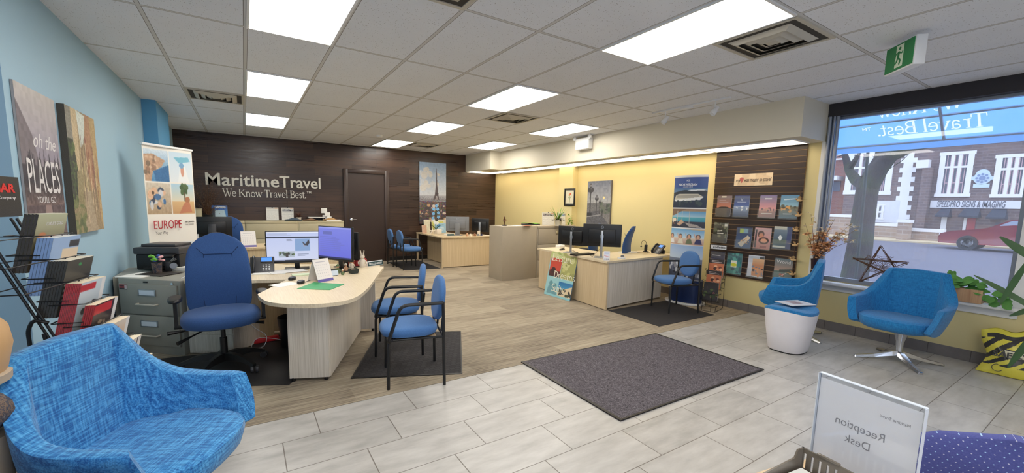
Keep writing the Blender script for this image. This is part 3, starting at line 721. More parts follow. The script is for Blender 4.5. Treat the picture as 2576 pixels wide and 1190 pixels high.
for (u0, v0, u1, v1) in ((2363, 523, 2397, 546), (2421, 523, 2471, 547), (2490, 525, 2538, 551)):
    a = R(u0, v0, u1, v1); p = MB(); y1, y0, z0, z1 = a[1], a[0], a[2], a[3]
    p.add([(0, y0 - .1, z1), (0, y1 + .1, z1), (-0.9, y1, z0 + 0.1), (-0.9, y0, z0 + 0.1), (-0.9, y1, z0), (-0.9, y0, z0), (0, y1, z0), (0, y0, z0)], [(0, 1, 2, 3), (3, 2, 4, 5), (0, 3, 5, 7), (1, 6, 4, 2)])
    p.build('door_awning', AWNB, t)
a = R(2430, 549, 2452, 596); MB().span(-0.05, 0, a[1], a[0], GZ, a[3]).build('red_door', REDP, t)
a = R(2422, 548, 2431, 596); MB().span(-0.05, 0, a[1], a[0], GZ, a[3]).build('door_side_panel', QUO, t)
a = R(2500, 560, 2522, 600); MB().span(-0.05, 0, a[1], a[0], GZ, a[3]).build('dark_door', DPANE, t)
a = R(2366, 546, 2380, 592); MB().span(-0.05, 0, a[1], a[0], a[2], a[3]).build('narrow_window', QUO, t)
# red brick building at the left
t = thing('brick_building', 'red brick building with small white canopy beside the stone building', 'building', (X + 1, 0, 0))
y0 = atx(2040, 450, X)[1] + 9; y1 = atx(2128, 450, X)[1] + 0.06
MB().span(0, 8, y1, y0, GZ, atx(2100, 388, X)[2]).build('wall', BRICK, t)
a = R(2071, 443, 2108, 453); MB().span(-1.2, 0, a[1], a[0], a[2], a[3]).build('canopy', QUO, t)
a = R(2075, 455, 2100, 480); MB().span(-0.05, 0, a[1], a[0], a[2], a[3]).build('window', DPANE, t)
MB().span(-0.15, 0.1, y1, y0, atx(2100, 400, X)[2], atx(2100, 396, X)[2]).build('band', QUO, t)
# low stone walls with white coping
def lowwall(u0, u1, vt, x, lb):
    t = thing('garden_wall', lb, 'low wall', (x, 0, 0), 0, 'low stone walls across the street')
    p = atx(u0, vt, x); q = atx(u1, vt, x)
    MB().span(0, 0.4, q[1], p[1], GZ, p[2] - 0.1).build('stonework', TANST, t)
    MB().span(-0.06, 0.46, q[1] - 0.05, p[1] + 0.05, p[2] - 0.1, p[2] + 0.08).build('coping', QUO, t)
lowwall(2040, 2145, 540, 34, 'low stone wall with white coping left of the tree trunk')
lowwall(2182, 2266, 563, 34, 'low stone wall with white coping right of the tree trunk')
lowwall(2286, 2372, 577, 33, 'lowest stone wall with white coping nearer the red car')
t = thing('gate_pier', 'short stone pier with white cap between the low walls', 'pier', (33.8, 0, 0))
p = atx(2276, 560, 32.4); t.location.x = 32.4; MB().span(-0.2, 0.4, p[1] - 0.25, p[1] + 0.25, GZ, p[2]).build('shaft', TANST, t); MB().span(-0.25, 0.45, p[1] - 0.3, p[1] + 0.3, p[2], p[2] + 0.16).build('cap', QUO, t)
# red car
CARP = plain('car_red_paint', (130, 16, 34), 0.2, var=0.02, Coat_Weight=0.8); TYRE = plain('tyre_rubber', (30, 30, 32), 0.8); RIM = plain('alloy_rim', (190, 192, 198), 0.3, 0.7); CGL = plain('car_glass', (150, 160, 180), 0.1)
p0 = at(2412, 618, GZ); t = thing('car', 'red hatchback parked across the street, cut by the window edge', 'car', (28.6, at(2448, 623, GZ)[1] if False else atx(2448, 600, 28.6)[1], GZ - 0.02), -PI / 2)
# local x runs along the car (towards -Y of the world), y across; front at x = -0.85
prof = [(-0.95, .28), (-1.0, .5), (-0.93, .72), (-0.55, .86), (0.1, .95), (0.55, 1.05), (1.15, 1.42), (1.9, 1.52), (2.7, 1.46), (3.2, 1.1), (3.45, .95), (3.5, .5), (3.4, .28)]
bod = MB(); rings = []
for yy, ins, dz in ((-0.88, 0.1, 0.1), (-0.92, 0.0, 0.0), (-0.7, 0.0, 0.0), (0.7, 0, 0), (0.92, 0, 0), (0.88, 0.1, 0.1)):
    rings.append([(x * (1 - ins * .1), yy * (0.80 if z > 1.1 else 1.0), z - (dz if z > 0.6 else -dz * .3)) for x, z in prof])
bod.ring(rings); bod.build('body', CARP, t)
g = MB(); g.prism([(0.68, 1.06), (1.2, 1.38), (1.85, 1.45), (2.6, 1.4), (3.0, 1.08)], -0.80, 0.80); g.v = [(x, z * 0.985, y) for x, y, z in g.v]
g.build('side_glass', CGL, t)
for xx in (-0.02, 2.55):
    for yy in (-0.86, 0.86):
        wv = MB(); wv.M = Matrix.Translation((xx, yy, 0.33)) @ Matrix.Rotation(PI / 2, 4, 'X'); wv.lathe([(0.2, -0.1), (0.33, -0.1), (0.34, -0.06), (0.34, 0.06), (0.33, 0.1), (0.2, 0.1)], 28); w_ = wv.build('wheel', TYRE, t)
        rm = MB(); rm.M = wv.M; rm.lathe([(0, -0.09), (0.06, -0.09), (0.06, 0.09), (0, 0.09)], 12); rm.lathe([(0.19, -0.1), (0.22, -0.1), (0.22, 0.1), (0.19, 0.1)], 24)
        for q in range(5):
            for d_ in (-0.12, 0.12):
                an = q * 2 * PI / 5; rm.box(0.125 * math.cos(an + d_), 0.125 * math.sin(an + d_), 0, 0.17, 0.025, 0.18, rz=an)
        rm.build('rim', RIM, w_)
for yy in (-0.6, 0.6): MB().box(-0.93, yy, 0.66, 0.14, 0.36, 0.12, 0.03).build('headlamp', QUO, t)
# street tree
k = N('mossy_bark'); n1 = k.noise(1.0, 5, k.co(scale=(9, 9, 2.5)), 0.7); n2 = k.noise(3.0, 3, k.co())
BARK = k.set(k.mix(k.ramp(n2, [(0.45, (0, 0, 0, 1)), (0.65, (1, 1, 1, 1))]), k.ramp(n1, [(0.3, s(38, 34, 36)), (0.7, s(70, 62, 62))]), s(62, 70, 40)), 0.95, bump=n1, bs=0.9, bd=0.05)
t = thing('street_tree', 'mossy grey street tree trunk forking outside the window', 'tree', (10.0, 0, 0))
TX = 10.0
def tp(u, v, dx=0): p = atx(u, v, TX + dx); return (dx, p[1], p[2])
mb = MB(); mb.tube([tp(2144, 760), tp(2150, 690), tp(2163, 620), tp(2170, 560), tp(2178, 500), tp(2186, 450)], [0.27, 0.215, 0.2, 0.185, 0.175, 0.17], 14)
mb.tube([tp(2184, 470), tp(2210, 425, -.1), tp(2240, 390, -.2), tp(2300, 368, -.3), tp(2400, 352, -.5), tp(2490, 344, -.7)], [0.17, 0.15, 0.13, 0.08, 0.05, 0.02], 12)
mb.tube([tp(2182, 470), tp(2153, 453, .2), tp(2137, 430, .3), tp(2124, 385, .5), tp(2118, 340, .7)], [0.13, 0.1, 0.075, 0.05, 0.04], 10)
mb.tube([tp(2137, 425, .3), tp(2150, 405, .2), tp(2165, 380, .3)], [0.06, 0.045, 0.02], 8)
mb.tube([tp(2186, 450), tp(2215, 400, .3), tp(2235, 330, .6), tp(2240, 250, .8)], [0.13, 0.11, 0.1, 0.08], 10)
mb.build('trunk', BARK, t)
random.seed(3); mb = MB()
for q in range(26):
    u = random.uniform(2085, 2280); v = random.uniform(335, 400); a = tp(u, v, random.uniform(-.2, .6)); p = [a]
    for _ in range(4): a = (a[0] + random.uniform(-.1, .1), a[1] + random.uniform(-.22, .22), a[2] + random.uniform(-.16, .14)); p.append(a)
    mb.tube(p, [0.012, 0.004], 5)
mb.build('twigs', BARK, t)
t = MB().tube([(8.6, atx(2154, 700, 8.6)[1], GZ), (8.6, atx(2167, 560, 8.6)[1], 1.3), (8.6, atx(2180, 380, 8.6)[1], 3.2)], 0.022, 10).build('street_post', plain('dark_green_post_paint', (34, 48, 48), 0.5)); tag(t, 'thin dark post standing in front of the tree trunk outside', 'post')
# our own shop awning seen from behind
k = N('blue_awning_cloth'); cc = k.mix(k.noise(5, 4, k.co()), s(124, 182, 244), s(136, 190, 248))
df = k.n('ShaderNodeBsdfDiffuse', {0: cc}); tl = k.n('ShaderNodeBsdfTranslucent', {0: cc}); mx = k.n('ShaderNodeMixShader', {0: 0.75, 1: df.outputs[0], 2: tl.outputs[0]}); k.t.links.new(mx.outputs[0], k.t.nodes['Material Output'].inputs[0]); AWN = k.m
k = N('white_awning_print'); df = k.n('ShaderNodeBsdfDiffuse', {0: (.9, .9, .9, 1)}); tl = k.n('ShaderNodeBsdfTranslucent', {0: (.95, .95, .95, 1)}); mx = k.n('ShaderNodeMixShader', {0: 0.7, 1: df.outputs[0], 2: tl.outputs[0]}); k.t.links.new(mx.outputs[0], k.t.nodes['Material Output'].inputs[0]); AWT = k.m
AX, AZ = 7.2, 2.36
AL = 1.45; AN = math.radians(44)      # cloth rises from the outer bar back to the wall
t = thing('shop_awning', 'blue shop awning outside, its white lettering seen reversed from behind', 'awning', (AX, 1.4, AZ), 0)
dx, dz = -math.cos(AN), math.sin(AN)
def ap(y, l, o=0.0): return (dx * l + dz * o, y, dz * l - dx * o)
MB().add([(0, -3.2, -.10), (0, 2.1, -.10), (0, 2.1, 0), (0, -3.2, 0)], [(0, 1, 2, 3)]).build('valance', AWN, t)
mb = MB(); mb.tube([ap(-3.2, 0, -.02), ap(2.1, 0, -.02)], 0.014); mb.tube([ap(-3.2, .36, -.02), ap(2.1, .36, -.02)], 0.014); mb.tube([ap(-3.2, AL, -.02), ap(2.1, AL, -.02)], 0.014)
for yy in (0.13, -1.3, 2.05): mb.tube([ap(yy, 0, -.03), ap(yy, AL, -.03)], 0.016)
mb.build('frame', SILVER, t)
# lettering: white cloth let into openings cut in the blue cloth; reads correctly from the street
m = Matrix(((0, dx, dz, 0), (1, 0, 0, 0), (0, dz, -dx, 0), (0, 0, 0, 1)))
def vol(o, h):
    b = bmesh.new(); b.from_mesh(o.data); b.to_mesh(o.data); b.free(); return o
cutters = []
for txt_, l0, sz, y_ in (('Travel Best.', 0.13, 0.19, 0.26), ('We Know', 0.42, 0.19, .325)):
    for ex_ in (0.02, 0.001):
        o = serif(txt_, sz, AWT, t, (0, 0, 0), (0, 0, 0), width=.98 if 'B' in txt_ else .76, ex=ex_, name='awning_lettering')
        o.data.transform(m); o.location = Vector(ap(y_, l0, 0.0))
        if ex_ > .01: cutters.append(o)
for ex_ in (0.02, 0.001):
    o = text('TM', 0.07, AWT, t, (0, 0, 0), (0, 0, 0), 'awning_lettering', ex=ex_, bold=0.01); o.data.transform(m); o.location = Vector(ap(0.85, 0.24, 0.0))
    if ex_ > .01: cutters.append(o)
cl = MB().add([ap(-3.2, 0, -.001), ap(2.1, 0, -.001), ap(2.1, AL, -.001), ap(-3.2, AL, -.001), ap(-3.2, 0, .001), ap(2.1, 0, .001), ap(2.1, AL, .001), ap(-3.2, AL, .001)], [(0, 3, 2, 1), (4, 5, 6, 7), (0, 1, 5, 4), (0, 4, 7, 3), (1, 2, 6, 5), (2, 3, 7, 6)]).build('cloth', AWN, t)
bpy.context.view_layer.update()
for cu_ in cutters:
    md = cl.modifiers.new('cut', 'BOOLEAN'); md.operation = 'DIFFERENCE'; md.object = cu_; md.solver = 'EXACT'; md.use_self = True
dg = bpy.context.evaluated_depsgraph_get(); me_ = bpy.data.meshes.new_from_object(cl.evaluated_get(dg)); cl.modifiers.clear(); cl.data = me_
for cu_ in cutters: bpy.data.objects.remove(cu_)
for q in [q for q in kids(t) if q.name.startswith('awning_lettering')]:
    b = bmesh.new(); b.from_mesh(q.data); bmesh.ops.delete(b, geom=[f for f in b.faces if f.normal.dot(Vector((dz, 0, -dx))) < .5], context='FACES'); b.to_mesh(q.data); b.free()
b = bmesh.new(); b.from_mesh(cl.data); bmesh.ops.delete(b, geom=[f for f in b.faces if f.normal.dot(Vector((dz, 0, -dx))) < .5], context='FACES'); b.to_mesh(cl.data); b.free()
# ================================================================== SEATING
def guest_chair(label, loc, rz, group):
    t = thing('guest_chair', label, 'chair', loc, rz, group)
    MB().cushion((0, -0.02, 0.435), (0.47, 0.46, 0.085), 3.0).build('seat', BLUEF, t)
    MB().box(0, -0.01, 0.388, 0.40, 0.38, 0.014, 0.004).build('seat_pan', plain('plywood', (150, 128, 100), 0.6), t)
    mb = MB(); mb.M = Matrix.Translation((0, 0.225, 0.665)) @ Euler((PI / 2 - 0.12, 0, 0)).to_matrix().to_4x4(); mb.cushion((0, 0, 0), (0.43, 0.37, 0.06), 2.3, taper=0.04)
    mb.build('backrest', BLUEF, t)
    for sx in (-1, 1):
        MB().tube([(sx * .255, .235, 0), (sx * .25, .225, .66), (sx * .25, .225, .68)], 0.0125).build('leg', BLACKM, t)
        MB().tube([(sx * .225, -.195, 0), (sx * .225, -.19, .385), (sx * .15, -.1, .392)], 0.0125, fil=0.03).build('leg', BLACKM, t)
        MB().tube([(sx * .25, .225, .672), (sx * .262, -.1, .672), (sx * .25, -.19, .40), (sx * .235, -.185, .385)], 0.0135, fil=0.06).build('arm', BLACKM, t)
    MB().tube([(-.25, .225, .40), (-.2, .1, .385), (-.2, -.18, .385)], 0.01).tube([(.25, .225, .40), (.2, .1, .385), (.2, -.18, .385)], 0.01).tube([(-.25, .228, .40), (.25, .228, .40)], 0.01).tube([(-.1, .235, .40), (-.1, .255, .58)], 0.009).tube([(.1, .235, .40), (.1, .255, .58)], 0.009).build('frame', BLACKM, t)
    return t
def face(front, rear): return math.atan2(front[0] - rear[0], -(front[1] - rear[1]))
G1 = 'blue guest chairs with black tube arms'
g0 = guest_chair('blue guest chair on the grey mat in mid floor, nearest of the pair', (1.12, 3.265, 0), 0, G1)
g0.rotation_euler.z = face((.91, 3.32), (1.33, 3.22))
copy_tree(g0, (1.235, 3.975, 0), face((1.06, 4.07), (1.45, 3.93)), 'blue guest chair behind the nearest one, at the curved desk')
copy_tree(g0, (3.04, 8.86, 0), face((3.24, 8.86), (2.82, 8.87)), 'blue guest chair on the small black mat at the far desk, nearer one')
copy_tree(g0, (3.0, 9.42, 0), face((3.2, 9.42), (2.8, 9.44)), 'blue guest chair against the plank wall beside the brown door')
copy_tree(g0, (5.12, 3.66, 0), face((4.84, 3.78), (5.26, 3.62)), 'blue guest chair on the dark mat by the cruise banner')

def shell(keys, n, thick=0.075, rows=7):
    """swept upholstered shell: keys (tx,ty,tz,bx,by,bz) top and bottom outer line around the seat"""
    P = cr(keys, n); rings = []
    for q in P:
        top = Vector(q[:3]); bot = Vector(q[3:]); inn = Vector((-(top.x), -(top.y) + 0.02, 0)); inn = inn.normalized() * thick
        outer = []; inner = []
        for r in range(rows + 1):
            t_ = r / rows; p = bot.lerp(top, t_); out = -inn.normalized() * 0.012 * math.sin(PI * t_)
            outer.append(p + out); inner.append(p + inn * (1 - 0.1 * t_) + out)
        d = (top - bot).normalized() * 0.005
        rings.append(outer + [outer[-1] + d + inn * 0.08, inner[-1] + d - inn * 0.08] + inner[::-1] + [inner[0].lerp(outer[0], .5) - d])
    return rings
def lounge(label, loc, rz, fab, group):
    t = thing('lounge_armchair', label, 'armchair', loc, rz, group)
    half = [(.350, -.285, .600, .300, -.345, .395), (.358, -.24, .605, .298, -.30, .37), (.362, -.10, .61, .288, -.16, .345), (.352, .02, .632, .270, .0, .335), (.318, .105, .70, .25, .09, .33), (.270, .155, .80, .238, .13, .33), (.238, .190, .873, .222, .15, .33), (.215, .205, .888, .20, .165, .33), (.10, .218, .896, .10, .176, .33), (0, .222, .90, 0, .18, .33)]
    keys = half + [(-a, b, c, -d, e, f) for a, b, c, d, e, f in half[-2::-1]]
    mb = MB(); mb.ring(shell(keys, 5)); mb.build('shell', fab, t, sharp=0.9)
    mb = MB(); rings = []
    for z, k_, dy in ((.33, .6, 0), (.335, .9, 0), (.36, 1.0, 0), (.41, 1.04, 0), (.44, 1.03, 0), (.452, .97, 0), (.458, .8, 0), (.455, .4, 0)):
        rg = []
        for i in range(32):
            a = 2 * PI * i / 32; ca, sa = math.cos(a), math.sin(a); q = (abs(ca) ** 3.4 + abs(sa) ** 3.4) ** (-1 / 3.4); x, y = ca * q, sa * q
            wd = 0.262 if y > 0 else 0.275; ln = 0.16 if y > 0 else 0.36 + 0.02 * (1 - x * x)
            rg.append((x * k_ * wd, y * k_ * ln + 0.0, z + (0.012 if y < 0 else -0.005) * (k_)))
        rings.append(rg)
    mb.ring(rings); mb.build('seat', fab, t)
    mb = MB(); mb.lathe([(0, .335), (.16, .335), (.17, .325), (.075, .31), (.05, .27), (.032, .2), (.027, .12), (.033, .085), (0, .085)], 24); mb.build('pedestal', CHROME, t)
    for q in range(4):
        a = PI / 4 + q * PI / 2; ca, sa = math.cos(a), math.sin(a)
        mb = MB(); vs = []
        for r, w_, zt, zb in ((0.0, .034, .105, .07), (.06, .03, .095, .055), (.2, .024, .05, .025), (.35, .02, .022, .004), (.36, .018, .018, 0.0)):
            vs.append([(r * ca - w_ * sa, r * sa + w_ * ca, zb), (r * ca + w_ * sa, r * sa - w_ * ca, zb), (r * ca + w_ * .6 * sa, r * sa - w_ * .6 * ca, zt), (r * ca - w_ * .6 * sa, r * sa + w_ * .6 * ca, zt)])
        mb.ring(vs, smooth=False).build('leg', CHROME, t)
    return t
l0 = lounge('bright blue lounge armchair in the left foreground with crosshatch fabric', (-0.445, 2.17, 0), math.atan2(.90, .46), TEAL, 'blue lounge armchairs')
copy_tree(l0, (-0.73, 1.40, 0), math.atan2(.93, .37), 'second lounge armchair at the bottom left edge, only an arm in view')
lR = lounge('blue lounge armchair on chrome star base under the shop window', (5.36, 1.25, 0), math.atan2(-.99, -.08), TEALD, 'blue lounge armchairs')
copy_tree(lR, (5.42, 2.20, 0), math.atan2(-.36, -.93), 'blue lounge armchair seen side on behind the white stool')
for o in C.objects:
    if o.name.startswith('lounge_armchair') and o.get('label'): pass
# white tub stool with a blue saddle top, magazine on it
t = thing('tub_stool', 'white tapered tub stool with blue saddle cushion', 'stool', (4.74, 1.97, 0))
ST = plain('white_moulded_shell', (232, 228, 232), 0.35)
def trap(k, z, dz=0.0):
    rg = []
    for i in range(40):
        a = 2 * PI * i / 40; ca, sa = math.cos(a), math.sin(a); q = (abs(ca) ** 2.8 + abs(sa) ** 2.8) ** (-1 / 2.8); rg.append((ca * q * k, sa * q * k * 0.92, z + dz * (ca * q) ** 2 * 1.0))
    return rg
MB().ring([trap(.17, .012), trap(.178, .02), trap(.215, .25), trap(.235, .40, .03), trap(.236, .41, .035), trap(.225, .41, .035)]).build('shell', ST, t)
MB().ring([trap(.1, .0), trap(.168, .0), trap(.168, .014), trap(.1, .014)]).build('base_ring', BLACKP, t)
MB().ring([trap(.22, .40, .035), trap(.237, .41, .035), trap(.232, .435, .035), trap(.2, .447, .03), trap(.1, .45, .02), trap(.02, .45, 0)]).build('cushion', TEALD, t)
cv = Cv(30, 22, (232, 232, 236)); cv.rect(.1, .1, .9, .85, (214, 220, 230)); cv.rect(.3, .2, .7, .7, (176, 150, 150)); cv.rect(.5, .2, .55, .8, (120, 110, 120))
m_ = picture('magazine', cv, 0.30, 0.22, 0.006, PRINT); m_.rotation_euler = (-PI / 2, 0, -0.35); m_.location = (4.80, 1.88, 0.488); tag(m_, 'open white magazine lying on the tub stool cushion', 'magazine')

def office_chair(label, loc, rz, fab, group, tall=1.15, arms=True, armz=.635, swivel=0.0):
    t = thing('office_chair', label, 'office chair', loc, rz, group)
    for q in range(5):
        a = swivel + q * 2 * PI / 5; ca, sa = math.cos(a), math.sin(a); mb = MB(); vs = []
        for r, w_, zt, zb in ((.02, .03, .135, .07), (.1, .028, .14, .08), (.2, .024, .125, .085), (.32, .02, .075, .05)): vs.append([(r * ca - w_ * sa, r * sa + w_ * ca, zb), (r * ca + w_ * sa, r * sa - w_ * ca, zb), (r * ca + w_ * .7 * sa, r * sa - w_ * .7 * ca, zt), (r * ca - w_ * .7 * sa, r * sa + w_ * .7 * ca, zt)])
        lg = mb.ring(vs).build('leg', BLACKP, t)
        mb = MB()
        for d_ in (-.018, .018): mb.M = Matrix.Translation((.32 * ca, .32 * sa, 0.028)) @ Matrix.Rotation(a + 0.8, 4, 'Z') @ Matrix.Translation((d_, 0, 0)) @ Matrix.Rotation(PI / 2, 4, 'Y'); mb.lathe([(0, -.012), (.024, -.012), (.028, -.006), (.028, .006), (.024, .012), (0, .012)], 16)
        mb.build('caster', DGREY, lg)
    MB().tube([(0, 0, .09), (0, 0, .27)], .027, 14).tube([(0, 0, .27), (0, 0, .40)], .018, 12).build('column', BLACKM, t)
    mb = MB(); mb.box(0, .02, .385, .20, .26, .05, .012); mb.box(0, .0, .405, .34, .3, .012, .003); mb.build('mechanism', BLACKP, t)
    for p, q in (((-.08, 0, .375), (-.36, -.06, .375)), ((-.08, .04, .365), (-.3, -.12, .30)), ((.1, .05, .38), (.3, -.02, .36))):
        MB().tube([p, q], .007).tube([Vector(p).lerp(Vector(q), .65), q], [.009, .016], 8).build('lever', BLACKP, t)
    MB().cushion((0, -0.02, .455), (.56, .53, .125), 2.7, dome=0.5).build('seat', fab, t)
    hb = tall - .46; mb = MB(); rings = []
    for t_ in [i / 16 for i in range(17)]:
        z = .46 + hb * t_; wd = .245 * (1 - 0.05 * (1 - t_) ** 2) * (1 - max(0, t_ - .25) ** 2 * .42)
        if t_ > .72: wd *= math.sqrt(max(0.0, 1 - ((t_ - .72) / .285) ** 2.2))
        if t_ < .08: wd *= .86 + t_ * 1.75
        y = .21 + .10 * t_ ** 1.5 + .03 * math.cos(t_ * PI * 1.6); th = (.05 - .012 * t_) * (0.35 + .65 * math.sin(PI * min(1, max(.03, t_ * 0.96 + .02))) ** .4)
        rg = []
        for i in range(24):
            a = 2 * PI * i / 24; ca, sa = math.cos(a), math.sin(a); rg.append((abs(ca) ** .75 * math.copysign(1, ca) * wd, y + sa * th - 0.035 * (abs(ca) ** 2) * (1 - t_ * .4), z))
        rings.append(rg)
    bk = mb.ring(rings).build('backrest', fab, t)
    mb = MB(); zs = .46 + hb * .74
    f0 = .21 + .10 * .74 ** 1.5 + .03 * math.cos(.74 * PI * 1.6) - .046
    seam = plain('seam_' + fab.name, (14, 34, 74), .9)
    mb.tube([(-.15, f0 - .006, zs + .06), (-.10, f0 + .002, zs), (.10, f0 + .002, zs), (.15, f0 - .006, zs + .06)], .0025, 6)
    for sx in (-1, 1): mb.tube([(sx * .10, f0 - .002, zs), (sx * .125, .205, .46 + hb * .3), (sx * .11, .185, .46 + hb * .05)], .002, 6)
    mb.build('seam', seam, bk)
    MB().box(0, .27, .50, .08, .035, .34, .01, rx=-.06).box(0, .17, .385, .08, .22, .03, .008).build('back_bracket', BLACKP, t)
    if arms:
        for sx in (-1, 1):
            a_ = MB(); a_.box(sx * .27, .03, .395, .10, .07, .018, .004); a_.ring([[(sx * .305 + dx, .03 + dy, z) for dx, dy in ((-.012, -wd_), (.012, -wd_), (.012, wd_), (-.012, wd_))] for z, wd_ in ((.39, .03), (.50, .028), (.60, .03), (armz - .02, .05))], smooth=False)
            ar = a_.build('arm', BLACKP, t); MB().cushion((sx * .30, -.01, armz), (.095, .26, .032), 2.6).build('arm_pad', BLACKP, ar)
    return t
oc = office_chair('large dark blue office chair at the curved desk', (-0.20, 4.20, 0.006), 0.06, DBLUEF, 'blue office chairs', tall=1.14, swivel=0.35)
copy_tree(oc, (-0.30, 8.42, 0), -0.25, 'blue office chair behind the black monitor near the plank wall')
copy_tree(oc, (5.22, 4.93, 0), -2.6, 'blue office chair behind the two dark monitors by the yellow wall')
copy_tree(oc, (5.25, 5.75, 0), -2.6, 'small blue chair back showing between the two dark monitors')
# dotted chair at the reception desk
k = N('dotted_purple_upholstery'); v = k.co(scale=(1, 1, 1), rot=(0, 0, 0))
tc = k.t.nodes.new('ShaderNodeTexCoord'); sp = k.n('ShaderNodeSeparateXYZ', {0: tc.outputs['Object']})
def dots(rowoff):
    a = k.math('MULTIPLY', sp.outputs[0], 1 / 0.0165); b_ = k.math('MULTIPLY', sp.outputs[2], 1 / 0.0125)
    rr_ = k.math('FLOOR', b_); aa = k.math('ADD', k.math('MULTIPLY_ADD', rr_, 0.5, a), 40)
    u_ = k.math('SUBTRACT', k.math('FRACT', aa), 0.5); v_ = k.math('SUBTRACT', k.math('FRACT', k.math('ADD', b_, 40)), 0.5)
    d = k.math('ADD', k.math('ABSOLUTE', u_), k.math('ABSOLUTE', v_)); return k.math('LESS_THAN', d, 0.13), k.math('FLOOR', aa)
dm, fl = dots(0); alt = k.math('FRACT', k.math('MULTIPLY', fl, 0.5))
base = k.mix(k.noise(250, 2, k.co()), s(66, 72, 134), s(90, 96, 160)); dc = k.mix(alt, s(170, 200, 232), s(206, 178, 190))
DOT = k.set(k.mix(dm, base, dc), .9, bump=k.noise(300, 2, k.co()), bs=.3, bd=.001)
t = thing('reception_chair', 'purple dotted upholstered chair behind the reception sign', 'chair', (1.94, 0.21, 0), math.atan2(.95, -.30))
mb = MB(); rings = []
for i in range(13):
    t_ = i / 12; z = .45 + .42 * t_; wd = .28 * (1 if t_ < .45 else math.sqrt(max(0, 1 - ((t_ - .45) / .552) ** 2.2))) ; rg = []
    for j in range(24):
        a = 2 * PI * j / 24; rg.append((math.copysign(abs(math.cos(a)) ** .7, math.cos(a)) * max(wd, .01), .22 + .05 * t_ + math.sin(a) * .04 * (1 if t_ < .9 else .6), z))
    rings.append(rg)
mb.ring(rings).build('backrest', DOT, t); MB().cushion((0, 0, .44), (.52, .5, .09)).build('seat', DOT, t)
for sx in (-1, 1):
    for sy in (-1, 1): MB().tube([(sx * .22, sy * .2, 0), (sx * .2, sy * .18, .41)], .014).build('leg', BLACKM, t)
# ================================================================== DESKS, CABINETS, MATS
DZ = 0.70
RIB = plain('ribbed_black_rubber_mat', (40, 38, 40), 0.9, var=0.15, vs=30, bump=0.8, bsc=60)
k = N('woven_charcoal_mat'); vb = k.n('ShaderNodeTexBrick', {'Vector': k.co(scale=(1, 1, 1)), 'Color1': s(36, 34, 36), 'Color2': s(54, 52, 54), 'Mortar': s(26, 25, 27), 'Scale': 1.0, 'Mortar Size': 0.004, 'Brick Width': 0.05, 'Row Height': 0.045}); cc = k.mix(k.math('MULTIPLY', k.noise(300, 3, k.co()), .5), vb.outputs[0], s(70, 68, 70)); MATG = k.set(cc, .95, bump=vb.outputs[0], bs=.8, bd=.004)
def mat_q(name, pts, m, label, h=.008, edge=None):
    t = thing(name, label, 'mat')
    MB().prism(pts, 0.002, h).build('carpet', m, t)
    if edge:
        c = Vector((sum(p[0] for p in pts) / 4, sum(p[1] for p in pts) / 4)); mb = MB()
        for i in range(4):
            a, b = Vector(pts[i]), Vector(pts[(i + 1) % 4]); a2, b2 = a.lerp(c, .025), b.lerp(c, .025)
            mb.prism([tuple(a), tuple(b), tuple(b2), tuple(a2)], 0.0025, h + .001)
        mb.build('border', edge, t)
    return t
k = N('flecked_grey_entry_carpet'); n1 = k.noise(55, 4, k.co(), .8); n2 = k.noise(160, 2, k.co(), .8)
ENT = k.set(k.mix(k.ramp(n2, [(.56, (0, 0, 0, 1)), (.66, (1, 1, 1, 1))]), k.ramp(n1, [(.35, s(46, 42, 46)), (.65, s(104, 98, 104))]), s(150, 142, 150)), .97, bump=n2, bs=.8, bd=.006)
mat_q('entry_mat', [(2.09, 3.05), (2.085, 1.83), (3.92, 1.80), (3.94, 3.01)], ENT, 'large grey flecked entry mat with dark rubber border on the tile', .009, BLACKP)
mat_q('floor_mat', [(.67, 3.44), (1.505, 3.075), (2.01, 4.155), (1.19, 4.56)], MATG, 'charcoal woven mat under the two guest chairs in mid floor', .007, BLACKP)
mat_q('floor_mat', [(4.23, 4.045), (4.22, 3.18), (5.37, 3.175), (5.50, 4.05)], RIB, 'dark floor mat under the guest chair by the cruise banner', .007)
mat_q('floor_mat', [(2.86, 10.0), (2.84, 8.62), (3.62, 8.54), (3.64, 10.0)], RIB, 'small black mat under the chairs at the far desk', .007)
t = MB().prism([(-.45, 3.9), (-.02, 3.68), (.235, 3.56), (.86, 4.72), (.20, 5.0), (-.30, 4.66), (-.9, 4.75)], .002, .006).build('chair_mat', plain('dark_chair_mat', (38, 36, 38), .6, bump=.3, bsc=90)); tag(t, 'dark thin chair mat under the large office chair', 'mat')

# curved desk in the left middle, its return desk and pedestal
t = thing('curved_desk', 'pale oak desk with round ended peninsula top in the left middle', 'desk')
tip = cr([(.058, 3.81), (.072, 3.66), (.125, 3.47), (.255, 3.325), (.40, 3.255), (.556, 3.245), (.67, 3.31), (.752, 3.42), (.83, 3.57), (.91, 3.743)], 4)
MB().prism([tuple(p) for p in tip] + [(1.346, 4.85), (1.10, 4.99), (.43, 4.47), (.31, 4.40)], DZ - .028, DZ).build('desk_top', TOP, t)
MB().slab((.248, 3.628), (.524, 3.512), .026, .03, DZ - .028).build('end_panel', LAM, t)
MB().slab((.522, 3.52), (1.04, 4.715), .026, .03, DZ - .028).build('modesty_panel', LAM, t)
MB().slab((1.045, 4.72), (1.19, 4.655), .026, .03, DZ - .028).build('corner_panel', LAM, t)
for p in ((.27, 3.62), (.5, 3.53), (1.16, 4.665)): MB().lathe([(0, 0.004), (.016, 0.004), (.016, .032), (0, .032)], 12, *p).build('levelling_foot', BLACKP, t)
